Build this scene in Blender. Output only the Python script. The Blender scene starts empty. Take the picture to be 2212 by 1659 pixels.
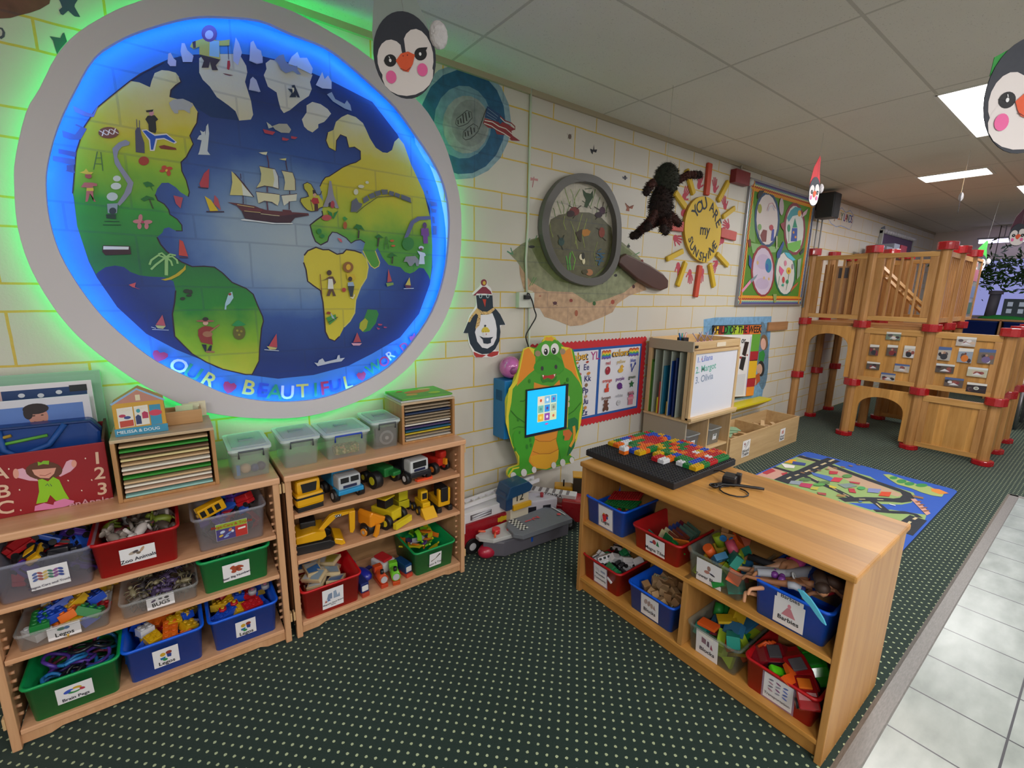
import bpy, bmesh, math, random
from math import sin, cos, pi, radians
from mathutils import Vector, Matrix, Euler
from mathutils.geometry import tessellate_polygon
random.seed(7)
SC = bpy.context.scene
COL = SC.collection
# ---------------------------------------------------------------- camera
cd = bpy.data.cameras.new('camera'); cam = bpy.data.objects.new('camera', cd); COL.objects.link(cam)
cd.sensor_width = 36.0; cd.sensor_fit = 'HORIZONTAL'; cd.lens = 993.112 * 36 / 2212; cd.clip_start = .03; cd.clip_end = 60
YAW, PITCH, ROLL = 0.6489725, -0.1998687, 0.0194162
fw = Vector((sin(YAW) * cos(PITCH), cos(YAW) * cos(PITCH), sin(PITCH)))
rt = Vector((cos(YAW), -sin(YAW), 0)); up = rt.cross(fw)
rt, up = cos(ROLL) * rt + sin(ROLL) * up, -sin(ROLL) * rt + cos(ROLL) * up
M = Matrix((rt, up, -fw)).transposed().to_4x4(); M.translation = (0.45898, -2.48961, 1.63442)
cam.matrix_world = M
SC.camera = cam
# ---------------------------------------------------------------- world, exposure
w = bpy.data.worlds.new('daylight'); SC.world = w; w.use_nodes = True
w.node_tree.nodes['Background'].inputs[0].default_value = (.36, .38, .80, 1)
w.node_tree.nodes['Background'].inputs[1].default_value = 1.0
SC.view_settings.view_transform = 'Standard'; SC.view_settings.look = 'None'
SC.view_settings.exposure = -0.46; SC.view_settings.gamma = 1.0; SC.view_settings.use_curve_mapping = False
SC.cycles.max_bounces = 7; SC.cycles.diffuse_bounces = 4; SC.cycles.transparent_max_bounces = 10
SC.cycles.sample_clamp_indirect = 6.0; SC.cycles.use_denoising = True
SC.cycles.caustics_reflective = False; SC.cycles.caustics_refractive = False
CEIL = 2.87
def area(name, loc, sx, sy, power, col=(1, .98, .955), rot=(0, 0, 0)):
    l = bpy.data.lights.new(name, 'AREA'); l.shape = 'RECTANGLE'; l.size = sx; l.size_y = sy; l.energy = power; l.color = col
    o = bpy.data.objects.new(name, l); COL.objects.link(o); o.location = loc; o.rotation_euler = rot
    o['label'] = 'light of a ceiling diffuser panel, some of them added unseen'; o['category'] = 'light'
    return o
# recessed ceiling panels: (x0, x1, y0, y1, watts); all after the third are unseen, the last two added to brighten shelf fronts
PANELS = [(4.42, 5.64, -2.15, -1.54, 44), (6.86, 7.22, -1.45, -.92, 12), (8.1, 9.3, -2.15, -1.5, 46),
          (.76, 1.98, -3.98, -3.37, 40), (-2.0, -.8, -3.98, -3.37, 75), (4.42, 5.64, -4.6, -3.98, 52), (8.1, 9.3, -4.6, -3.98, 50), (1.98, 3.2, -5.81, -5.2, 120), (-.8, .42, -5.81, -5.2, 100)]
for k, (x0, x1, y0, y1, pw) in enumerate(PANELS):
    area('ceiling_lamp', ((x0 + x1) / 2, (y0 + y1) / 2, CEIL - .012), x1 - x0 - .03, y1 - y0 - .03, pw)
# ---------------------------------------------------------------- materials
def lin(h):
    if not isinstance(h, str): return tuple(h)[:3] + (1,)
    c = [int(h[i:i + 2], 16) / 255 for i in (0, 2, 4)]
    return tuple(x / 12.92 if x <= .04045 else ((x + .055) / 1.055) ** 2.4 for x in c) + (1,)
MATS = {}
def mat(h, rough=.5, metal=0, emit=0, alpha=1, coat=0, name=None):
    key = (h, rough, metal, emit, alpha, coat)
    if key in MATS: return MATS[key]
    m = bpy.data.materials.new(name or 'paint_' + str(h)); m.use_nodes = True
    nt = m.node_tree; b = nt.nodes['Principled BSDF']
    b.inputs['Base Color'].default_value = lin(h); b.inputs['Roughness'].default_value = rough; b.inputs['Metallic'].default_value = metal
    b.inputs['Coat Weight'].default_value = coat
    if emit:
        b.inputs['Emission Color'].default_value = lin(h); b.inputs['Emission Strength'].default_value = emit
    if alpha < 1:
        t = nt.nodes.new('ShaderNodeBsdfTransparent'); x = nt.nodes.new('ShaderNodeMixShader'); x.inputs[0].default_value = alpha
        nt.links.new(t.outputs[0], x.inputs[1]); nt.links.new(b.outputs[0], x.inputs[2])
        nt.links.new(x.outputs[0], nt.nodes['Material Output'].inputs[0])
    elif not emit and not metal:       # slight unevenness of the surface
        n = nt.nodes.new('ShaderNodeTexNoise'); n.inputs['Scale'].default_value = 60
        g = nt.nodes.new('ShaderNodeNewGeometry'); nt.links.new(g.outputs['Position'], n.inputs['Vector'])
        r = nt.nodes.new('ShaderNodeMapRange'); r.inputs[3].default_value = max(.02, rough - .08); r.inputs[4].default_value = min(1, rough + .08)
        nt.links.new(n.outputs[0], r.inputs[0]); nt.links.new(r.outputs[0], b.inputs['Roughness'])
    MATS[key] = m
    return m
class NT:
    'small helper around a material node tree'
    def __init__(s, name, rough=.5):
        s.m = bpy.data.materials.new(name); s.m.use_nodes = True; s.nt = s.m.node_tree; s.b = s.nt.nodes['Principled BSDF']
        s.b.inputs['Roughness'].default_value = rough
    def n(s, t, **k):
        o = s.nt.nodes.new('ShaderNode' + t)
        for a, b in k.items(): setattr(o, a, b)
        return o
    def l(s, a, b): s.nt.links.new(a, b)
    def val(s, i, v):
        if hasattr(v, 'links'): s.l(v, i)
        else: i.default_value = v
    def math(s, op, a, b=0, c=None):
        o = s.n('Math', operation=op); s.val(o.inputs[0], a); s.val(o.inputs[1], b)
        if c is not None: s.val(o.inputs[2], c)
        return o.outputs[0]
    def mix(s, f, a, b):
        o = s.n('Mix', data_type='RGBA'); s.val(o.inputs[0], f); s.val(o.inputs[6], a); s.val(o.inputs[7], b)
        return o.outputs[2]
    def pos(s):
        g = s.n('NewGeometry'); x = s.n('SeparateXYZ'); s.l(g.outputs['Position'], x.inputs[0]); s.P = g.outputs['Position']
        return x.outputs
    def obj(s):
        g = s.n('TexCoord'); x = s.n('SeparateXYZ'); s.l(g.outputs['Object'], x.inputs[0]); s.P = g.outputs['Object']
        return x.outputs
    def noise(s, scale, vec=None, detail=3, sc=None):
        o = s.n('TexNoise'); o.inputs['Scale'].default_value = scale; o.inputs['Detail'].default_value = detail
        v = vec or s.P
        if sc:
            mm = s.n('Mapping'); mm.inputs['Scale'].default_value = sc; s.l(v, mm.inputs[0]); v = mm.outputs[0]
        s.l(v, o.inputs['Vector']); return o.outputs[0]
    def ramp(s, f, stops, interp='LINEAR'):
        o = s.n('ValToRGB'); e = o.color_ramp; e.interpolation = interp
        while len(e.elements) < len(stops): e.elements.new(.5)
        for k, (p, c) in enumerate(stops): e.elements[k].position = p; e.elements[k].color = lin(c)
        s.l(f, o.inputs[0]); return o.outputs[0]
    def bump(s, h, dist, strength=1):
        o = s.n('Bump'); o.inputs['Distance'].default_value = dist; o.inputs['Strength'].default_value = strength
        s.l(h, o.inputs['Height']); s.l(o.outputs[0], s.b.inputs['Normal'])
    def rng(s, f, a, b, c=0, d=1):
        o = s.n('MapRange'); s.val(o.inputs[0], f)
        for i, v in enumerate((a, b, c, d)): o.inputs[i + 1].default_value = v
        return o.outputs[0]
def joints(t, wj=.0085):
    'mask of the block joints (1 on a joint) from world x and z: courses of 102 and 203 mm, blocks 407 mm long'
    p = t.pos(); wob = t.noise(9, detail=2)
    wo = t.math('MULTIPLY', t.math('SUBTRACT', wob, .5), .006)
    x = t.math('ADD', p[0], wo); z = t.math('ADD', p[2], wo)
    zm = t.math('MODULO', t.math('ADD', z, 3.048), .3048)
    def near(v, c): return t.math('LESS_THAN', t.math('ABSOLUTE', t.math('SUBTRACT', v, c)), wj / 2)
    h = t.math('MAXIMUM', near(zm, .1016), t.math('MAXIMUM', near(zm, 0), near(zm, .3048)))
    xm = t.math('MODULO', t.math('ADD', x, 8.14), .407); xh = t.math('MODULO', t.math('ADD', x, 8.14 + .2035), .407)
    short = t.math('LESS_THAN', zm, .1016)
    vt = t.math('MAXIMUM', near(xm, 0), near(xm, .407)); vs = t.math('MAXIMUM', near(xh, 0), near(xh, .407))
    v = t.math('ADD', t.math('MULTIPLY', vs, short), t.math('MULTIPLY', vt, t.math('SUBTRACT', 1, short)))
    return t.math('MAXIMUM', h, v)
def wall_mat():
    t = NT('painted_block', .45); j = joints(t)
    base = t.mix(t.noise(2.5), lin('c7c2b8'), lin('d0cbc2'))
    yel = t.mix(t.noise(30), lin('c9a53a'), lin('d9bb5a'))
    t.l(t.mix(j, base, yel), t.b.inputs['Base Color'])
    hgt = t.math('SUBTRACT', t.math('MULTIPLY', t.noise(120), .25), j); t.bump(hgt, .003, .7)
    return t.m
def paint_on_block(name, col_fn, rough=.5):
    'mural paint: a colour field over the same block joints, which show as shallow grooves'
    t = NT(name, rough); j = joints(t, .008); c = col_fn(t)
    t.l(t.mix(t.math('MULTIPLY', j, .22), c, lin('1c2c50')), t.b.inputs['Base Color'])
    t.bump(t.math('SUBTRACT', t.math('MULTIPLY', t.noise(90), .25), j), .003, .6)
    return t.m
def wood(name, light, dark, axis='x', rough=.38, scale=1.0, plank=0):
    t = NT(name, rough); p = t.obj()
    sc = {'x': (1.2, 16, 16), 'y': (16, 1.2, 16), 'z': (16, 16, 1.2)}[axis]
    f = t.noise(1.6 * scale, sc=sc, detail=6); g = t.noise(9 * scale, sc=sc, detail=3)
    f2 = t.math('ADD', t.math('MULTIPLY', f, .75), t.math('MULTIPLY', g, .25))
    c = t.mix(t.rng(f2, .33, .67), lin(dark), lin(light))
    if plank:    # boards of slightly different tone glued side by side
        a = {'x': 1, 'y': 0, 'z': 1}[axis] if axis != 'z' else 1
        k = t.math('FLOOR', t.math('DIVIDE', p[a], plank)); wn = t.n('TexWhiteNoise', noise_dimensions='1D'); t.l(k, wn.inputs[1])
        hs = t.n('HueSaturation'); t.l(c, hs.inputs['Color']); t.l(t.rng(wn.outputs[0], 0, 1, .78, 1.15), hs.inputs['Value']); c = hs.outputs[0]
    t.l(c, t.b.inputs['Base Color']); t.b.inputs['Coat Weight'].default_value = .25; t.b.inputs['Coat Roughness'].default_value = .25
    t.bump(f2, .0006, .3)
    return t.m
# ---------------------------------------------------------------- mesh builder
class MB:
    def __init__(s): s.v = []; s.f = []; s.mi = []; s.ms = []; s.sm = []; s.T = Matrix()
    def slot(s, m):
        if m not in s.ms: s.ms.append(m)
        return s.ms.index(m)
    def add(s, vs, fs, m, smooth=False):
        k = len(s.v); s.v += [tuple(s.T @ Vector(v)) for v in vs]; i = s.slot(m)
        for f in fs: s.f.append([a + k for a in f]); s.mi.append(i); s.sm.append(smooth)
        return s
    def box(s, x0, x1, y0, y1, z0, z1, m, b=0):
        if b:
            bm = bmesh.new(); bmesh.ops.create_cube(bm, size=1)
            bmesh.ops.scale(bm, vec=(x1 - x0, y1 - y0, z1 - z0), verts=bm.verts)
            bmesh.ops.translate(bm, vec=((x0 + x1) / 2, (y0 + y1) / 2, (z0 + z1) / 2), verts=bm.verts)
            bmesh.ops.bevel(bm, geom=bm.edges[:], offset=b, segments=2, affect='EDGES', profile=.6)
            bm.verts.index_update(); r = s.add([v.co[:] for v in bm.verts], [[v.index for v in f.verts] for f in bm.faces], m); bm.free(); return r
        v = [(x, y, z) for x in (x0, x1) for y in (y0, y1) for z in (z0, z1)]
        return s.add(v, [(0, 1, 3, 2), (4, 6, 7, 5), (0, 4, 5, 1), (2, 3, 7, 6), (0, 2, 6, 4), (1, 5, 7, 3)], m)
    def cb(s, c, d, m, b=0): return s.box(c[0] - d[0] / 2, c[0] + d[0] / 2, c[1] - d[1] / 2, c[1] + d[1] / 2, c[2] - d[2] / 2, c[2] + d[2] / 2, m, b)
    def tube(s, pts, r, m, n=8, cap=True, smooth=True):
        pts = [Vector(p) for p in pts]; R = r if isinstance(r, (list, tuple)) else [r] * len(pts); vs = []; fs = []
        t0 = (pts[1] - pts[0]).normalized(); a = Vector((0, 0, 1)) if abs(t0.z) < .9 else Vector((1, 0, 0)); u = t0.cross(a).normalized()
        for i, p in enumerate(pts):
            t = (pts[min(i + 1, len(pts) - 1)] - pts[max(i - 1, 0)]).normalized(); u = (u - t * u.dot(t)).normalized(); w_ = t.cross(u)
            for k in range(n): vs.append(p + (u * cos(2 * pi * k / n) + w_ * sin(2 * pi * k / n)) * R[i])
        for i in range(len(pts) - 1):
            for k in range(n): fs.append((i * n + k, i * n + (k + 1) % n, (i + 1) * n + (k + 1) % n, (i + 1) * n + k))
        s.add(vs, fs, m, smooth)
        if cap: s.add(vs[:n], [list(range(n))[::-1]], m); s.add(vs[-n:], [list(range(n))], m)
        return s
    def cyl(s, p0, p1, r, m, n=16, smooth=True): return s.tube([p0, p1], r, m, n, True, smooth)
    def ball(s, c, r, m, n=12, rr=None):
        rr = rr or (r, r, r); vs = []; fs = []; h = n // 2
        for i in range(h + 1):
            a = pi * i / h
            for k in range(n): vs.append((c[0] + rr[0] * sin(a) * cos(2 * pi * k / n), c[1] + rr[1] * sin(a) * sin(2 * pi * k / n), c[2] + rr[2] * cos(a)))
        for i in range(h):
            for k in range(n): fs.append((i * n + k, (i + 1) * n + k, (i + 1) * n + (k + 1) % n, i * n + (k + 1) % n))
        return s.add(vs, fs, m, True)
    def lathe(s, prof, m, n=24, c=(0, 0, 0)):
        vs = [(c[0] + r * cos(2 * pi * k / n), c[1] + r * sin(2 * pi * k / n), c[2] + z) for r, z in prof for k in range(n)]
        fs = [(i * n + k, i * n + (k + 1) % n, (i + 1) * n + (k + 1) % n, (i + 1) * n + k) for i in range(len(prof) - 1) for k in range(n)]
        return s.add(vs, fs, m, True)
    def prism(s, pts, y0, y1, m, ax='y', side=None, holes=()):
        'outline in two axes pushed through the third: y -> (x,z), x -> (y,z), z -> (x,y)'
        P = {'y': lambda a, b, d: (a, d, b), 'x': lambda a, b, d: (d, a, b), 'z': lambda a, b, d: (a, b, d)}[ax]
        loops = [list(pts)] + [list(h) for h in holes]; allp = [p for l in loops for p in l]
        tri = tessellate_polygon([[Vector((p[0], p[1], 0)) for p in l] for l in loops]); n = len(allp)
        s.add([P(*p, y0) for p in allp], [list(t) for t in tri], m); s.add([P(*p, y1) for p in allp], [list(t)[::-1] for t in tri], m)
        k = 0
        for l in loops:
            q = len(l); s.add([P(*p, y0) for p in l] + [P(*p, y1) for p in l], [(i, (i + 1) % q, (i + 1) % q + q, i + q) for i in range(q)], side or m); k += q
        return s
    def build(s, name, parent=None, bevel=0, seg=2, sub=0, fix=True):
        me = bpy.data.meshes.new(name); me.from_pydata(s.v, [], s.f)
        for m in s.ms: me.materials.append(m)
        me.polygons.foreach_set('material_index', s.mi); me.polygons.foreach_set('use_smooth', s.sm)
        if fix:
            bm = bmesh.new(); bm.from_mesh(me); bmesh.ops.remove_doubles(bm, verts=bm.verts, dist=1e-5); bmesh.ops.recalc_face_normals(bm, faces=bm.faces); bm.to_mesh(me); bm.free()
        me.update(); o = bpy.data.objects.new(name, me); COL.objects.link(o)
        if parent: o.parent = parent
        if bevel:
            d = o.modifiers.new('bevel', 'BEVEL'); d.width = bevel; d.segments = seg; d.limit_method = 'ANGLE'; d.angle_limit = radians(40)
        if sub: d = o.modifiers.new('sub', 'SUBSURF'); d.levels = d.render_levels = sub
        return o
def tag(o, label, cat, group=None, kind=None):
    if label: o['label'] = label
    if cat: o['category'] = cat
    if group: o['group'] = group
    if kind: o['kind'] = kind
    return o
def struct(o): o['kind'] = 'structure'; return o
def thing(name, label, cat, loc=(0, 0, 0), rz=0, group=None, rot=None):
    o = bpy.data.objects.new(name, None); COL.objects.link(o); o.empty_display_size = .05
    o.location = loc; o.rotation_euler = rot or (0, 0, rz)
    return tag(o, label, cat, group)
def dup(root, loc=None, rot=None, label=None, group=None, scale=None):
    def cp(o, par):
        c = o.copy(); COL.objects.link(c)
        if par: c.parent = par
        for ch in o.children: cp(ch, c)
        return c
    c = cp(root, None)
    if loc is not None: c.location = loc
    if rot is not None: c.rotation_euler = rot if hasattr(rot, '__len__') else (0, 0, rot)
    if label: c['label'] = label
    if group: c['group'] = group
    if scale: c.scale = scale if hasattr(scale, '__len__') else (scale,) * 3
    return c
# ---------------------------------------------------------------- flat artwork (paint, print, cut paper) at its real size
TXT = {}
def text_polys(txt, size, align='CENTER'):
    key = (txt, align)
    if key not in TXT:
        cu = bpy.data.curves.new('t', 'FONT'); cu.body = txt; cu.size = 1; cu.align_x = align; cu.align_y = 'CENTER'; cu.resolution_u = 3; cu.offset = .017
        o = bpy.data.objects.new('t', cu); COL.objects.link(o); bpy.context.view_layer.update()
        me = bpy.data.meshes.new_from_object(o.evaluated_get(bpy.context.evaluated_depsgraph_get()))
        TXT[key] = ([(v.co.x, v.co.y) for v in me.vertices], [list(p.vertices) for p in me.polygons])
        bpy.data.objects.remove(o); bpy.data.curves.remove(cu); bpy.data.meshes.remove(me)
    v, f = TXT[key]
    return [(x * size, y * size) for x, y in v], f
def ribbon(pts, w_):
    P = [Vector(p) for p in pts]; L = []; R = []
    for i, p in enumerate(P):
        a = P[max(i - 1, 0)]; b = P[min(i + 1, len(P) - 1)]; d = b - a
        d = d.normalized() if d.length > 1e-9 else Vector((1, 0)); n = Vector((-d.y, d.x)) * w_ / 2; L.append(p + n); R.append(p - n)
    return L + R, [(i, i + 1, len(P) + i + 1, len(P) + i) for i in range(len(P) - 1)]
def art(mb, spec, put, step=.0003, mf=None, start=1, bold=.0):
    'draws the entries of spec, each a little in front of the one before; put(x, y, h) places a point at height h above the sheet'
    mf = mf or (lambda c: mat(c, .6)); k = start
    for line in spec.strip().split('\n'):
        t = line.split(); c = mf(t[1]); h = k * step; k += 1
        xy = lambda a: tuple(float(q) / 1000 for q in a.split(','))
        if t[0] == 'P':
            pts = [xy(a) for a in t[2:]]; tri = tessellate_polygon([[Vector((p[0], p[1], 0)) for p in pts]])
            mb.add([put(p[0], p[1], h) for p in pts], [list(q) for q in tri], c)
        elif t[0] == 'E':
            o, a, b = [Vector(xy(q)) for q in t[2:5]]; n = 18
            mb.add([put(*(o + a * cos(2 * pi * i / n) + b * sin(2 * pi * i / n)), h) for i in range(n)], [list(range(n))], c)
        elif t[0] == 'S':
            pts, fs = ribbon([xy(a) for a in t[3:]], float(t[2]) / 1000); mb.add([put(p[0], p[1], h) for p in pts], fs, c)
        elif t[0] == 'T':
            sz = float(t[2]) / 1000; o = xy(t[3]); an = radians(float(t[4])); v, f = text_polys(' '.join(t[5:]), sz * 1.38)
            mb.add([put(o[0] + x * cos(an) - y * sin(an), o[1] + x * sin(an) + y * cos(an), h) for x, y in v], f, c)
    return k
def flip_to(o, d):
    'turn the faces of a flat sheet towards direction d'
    bm = bmesh.new(); bm.from_mesh(o.data); bm.normal_update(); r = [f for f in bm.faces if f.normal.dot(Vector(d)) < 0]
    bmesh.ops.reverse_faces(bm, faces=r); bm.to_mesh(o.data); bm.free(); return o
# ================================================================ the room
WALL = wall_mat()
def floor_mats():
    t = NT('dotted_carpet', .95); p = t.pos()
    # small pale tufts in staggered rows
    D = .05; u = t.math('DIVIDE', p[0], D); v = t.math('DIVIDE', p[1], D)
    def cell(a, b):
        fa = t.math('SUBTRACT', t.math('FRACT', a), .5); fb = t.math('SUBTRACT', t.math('FRACT', b), .5)
        return t.math('SQRT', t.math('ADD', t.math('MULTIPLY', fa, fa), t.math('MULTIPLY', fb, fb)))
    d = t.math('MINIMUM', cell(u, v), cell(t.math('ADD', u, .5), t.math('ADD', v, .5)))
    d = t.math('ADD', d, t.math('MULTIPLY', t.math('SUBTRACT', t.noise(160), .5), .10))
    dot = t.math('LESS_THAN', d, .108)
    pile = t.noise(420, detail=2); big = t.noise(1.5)
    base = t.mix(pile, lin('061a15'), lin('12332a')); base = t.mix(t.math('MULTIPLY', big, .3), base, lin('1f3f33'))
    t.l(t.mix(dot, base, lin('b9c39a')), t.b.inputs['Base Color']); t.b.inputs['Sheen Weight'].default_value = .08
    t.bump(pile, .004, .8); carpet = t.m
    t = NT('grey_floor_tile', .28); p = t.pos()
    def ln(v, off, T):
        m = t.math('MODULO', t.math('ADD', v, off + 30 * T), T); return t.math('MAXIMUM', t.math('LESS_THAN', m, .006), t.math('GREATER_THAN', m, T - .001))
    g = t.math('MAXIMUM', ln(p[0], -4.0601, .3015), ln(p[1], 2.19, .2995))
    n = t.noise(5, detail=8, sc=(1, 2.2, 1)); c = t.mix(t.rng(n, .3, .7), lin('8c9490'), lin('adb4b1'))
    t.l(t.mix(g, c, lin('4a4a50')), t.b.inputs['Base Color']); t.bump(t.math('SUBTRACT', 1, g), .002, .5)
    return carpet, t.m
CARPET, TILE = floor_mats()
o = MB().box(-3, 13, -8, .0, -.06, 0, CARPET).build('floor'); struct(o)
o = MB().box(-3, 6.085, -8, -2.19, -.02, .0015, TILE).build('floor_tiles'); struct(o)
strip = NT('threshold_metal', .4); strip.pos(); strip.l(strip.mix(strip.noise(40, sc=(1, 6, 1)), lin('5d5a58'), lin('8f8b88')), strip.b.inputs['Base Color'])
mb = MB(); mb.prism([(-2.19 - .006, 0), (-2.19, .007), (-2.14, .007), (-2.125, .0)], -3, 6.12, strip.m, 'x'); mb.prism([(6.08, 0), (6.085, .007), (6.125, .007), (6.14, 0)], -8, -2.14, strip.m, 'y')
o = mb.build('trim_1'); struct(o)
# back wall; far wall with its window band; the walls behind the camera
o = MB().box(-3, 12.4, 0, .15, 0, 3.05, WALL).build('wall_back'); struct(o)
def ceil_mat():
    t = NT('ceiling_tile', .85); p = t.pos()
    def ln(v, off, T, wd):
        m = t.math('MODULO', t.math('ADD', v, off + 20 * T), T); return t.math('LESS_THAN', t.math('MINIMUM', m, t.math('SUBTRACT', T, m)), wd / 2)
    g = t.math('MAXIMUM', ln(p[0], -3.1, 1.2192, .016), ln(p[1], .33, .6096, .016))
    sp = t.math('GREATER_THAN', t.noise(150, detail=1), .70)
    c = t.mix(t.math('MULTIPLY', sp, .4), t.mix(t.noise(3), lin('d2cbc0'), lin('dcd5ca')), lin('8a8074'))
    t.l(t.mix(t.math('MULTIPLY', g, .45), c, lin('8f8678')), t.b.inputs['Base Color']); t.bump(t.math('SUBTRACT', 1, g), .004, .6)
    return t.m
CEILM = ceil_mat()
mb = MB(); xs = sorted({-3, 13} | {p[0] for p in PANELS} | {p[1] for p in PANELS}); ys = sorted({-8, .1} | {p[2] for p in PANELS} | {p[3] for p in PANELS})
for i in range(len(xs) - 1):
    for j in range(len(ys) - 1):
        cx, cy = (xs[i] + xs[i + 1]) / 2, (ys[j] + ys[j + 1]) / 2
        if not any(a < cx < b and c < cy < d for a, b, c, d, _ in PANELS): mb.add([(xs[i], ys[j], CEIL), (xs[i + 1], ys[j], CEIL), (xs[i + 1], ys[j + 1], CEIL), (xs[i], ys[j + 1], CEIL)], [(0, 3, 2, 1)], CEILM)
mb.box(-3, 13, -8, .1, CEIL + .1, CEIL + .14, CEILM)
o = mb.build('ceiling', fix=False); struct(o)
o = MB().box(-3, 12.4, -.018, 0, CEIL - .032, CEIL, mat('a89c84', .6)).build('trim_2'); struct(o)   # wall angle
LBL = ['large bright ceiling light panel beside the green-hatted penguin', 'narrow bright ceiling light over the wooden climber', 'bright ceiling light cut by the right edge of the photo']
for k, (x0, x1, y0, y1, pw) in enumerate(PANELS):
    t = thing('ceiling_light', LBL[k] if k < 3 else 'recessed ceiling light panel outside the picture', 'light', ((x0 + x1) / 2, (y0 + y1) / 2, CEIL), group='ceiling light panels')
    a, b = (x1 - x0) / 2, (y1 - y0) / 2
    MB().box(-a, a, -b, b, .0, .02, mat('ffffff', .5, emit=9 if k < 3 else 6)).build('diffuser', t)
    m = MB(); fr = mat('d8d4cc', .5)
    for q in (-1, 1): m.box(-a - .012, a + .012, q * b - .01, q * b + .01, -.006, 0, fr); m.box(q * a - .01, q * a + .01, -b, b, -.006, 0, fr)
    m.build('frame', t)
mw = mat('cbbfb4', .7)
o = MB().box(12.4, 12.55, -8, 0, 0, 1.35, mw).box(12.4, 12.55, -8, 0, 2.35, 3.05, mw).box(12.4, 12.55, -.45, 0, 1.35, 2.35, mw).build('wall_right'); struct(o)
o = MB().box(-3.15, -3, -8, .15, 0, 3.05, mw).build('wall_left'); struct(o)
o = MB().box(-3.15, 12.55, -8.15, -8, 0, 3.05, mw).build('wall_front'); struct(o)
mb = MB()
for yy in (-.5, -2.3, -4.1, -6, -7.9): mb.box(12.36, 12.42, yy - .03, yy + .03, 1.35, 2.35, mat('9a93b0', .4))
mb.box(12.3, 12.42, -8, -.45, 1.33, 1.36, mat('b0a6b0', .5))
o = mb.build('window_1'); struct(o)
# ================================================================ painted world map and its lit ring
CX, CZ = 1.008, 1.925
def mural_mats():
    D = {}
    def rad(cx, cz, stops, s=1):
        def f(t):
            p = t.P and t.pos(); a = t.math('SUBTRACT', p[0], cx); b = t.math('MULTIPLY', t.math('SUBTRACT', p[2], cz), s)
            d = t.math('SQRT', t.math('ADD', t.math('MULTIPLY', a, a), t.math('MULTIPLY', b, b)))
            return t.ramp(t.math('ADD', d, t.math('MULTIPLY', t.math('SUBTRACT', t.noise(6), .5), .14)), stops)
        return f
    def ax(i, a, b, stops, nz=.3):
        def f(t):
            p = t.pos(); v = t.rng(p[i], a, b); return t.ramp(t.math('ADD', v, t.math('MULTIPLY', t.math('SUBTRACT', t.noise(7), .5), nz)), stops)
        return f
    D['ocean'] = paint_on_block('ocean_paint', rad(1.0, 1.86, [(0, '97a6b0'), (.24, '8198ae'), (.36, '5578aa'), (.47, '1f4a90'), (.7, '052a68')], 1.2))
    D['sky'] = paint_on_block('pale_blue_paint', rad(CX, CZ, [(.6, '4a8ccc'), (.85, '2f78d0')]))
    D['land'] = paint_on_block('land_paint', ax(2, 1.1, 2.6, [(.02, 'cfc890'), (.10, 'b4b428'), (.19, '7aa818'), (.29, '15802a'), (.42, '0c6a34'), (.55, '1f8e2a'), (.66, '86b01c'), (.76, 'c8b82c'), (.9, 'cfc593'), (.98, 'cdc8b0')], .14))
    D['east'] = paint_on_block('east_land_paint', ax(2, 1.7, 2.6, [(0, '3f8e2c'), (.22, '4d962a'), (.34, '9fb022'), (.5, 'c4b51e'), (.66, 'c9bb3e'), (.85, 'cbc49a')], .2))
    D['south'] = paint_on_block('south_land_paint', ax(0, 1.28, 1.62, [(.1, 'c9ba2c'), (.45, 'a8ac1e'), (.6, '3f8f2c'), (.9, '1f7a2e')], .3))
    D['ice'] = paint_on_block('ice_paint', ax(2, 2.2, 2.6, [(0, 'c9bd80'), (.6, 'c9c6b4')], .3))
    return D
MUR = mural_mats()
def mural_mf(c): return MUR[c] if c in MUR else mat(c, .6)
n = 72
mb = MB(); R0 = .862
mb.add([(CX - .03 + R0 * cos(2 * pi * k / n), -.0008, CZ - .015 + R0 * sin(2 * pi * k / n)) for k in range(n)], [list(range(n))], MUR['sky'])
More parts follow.
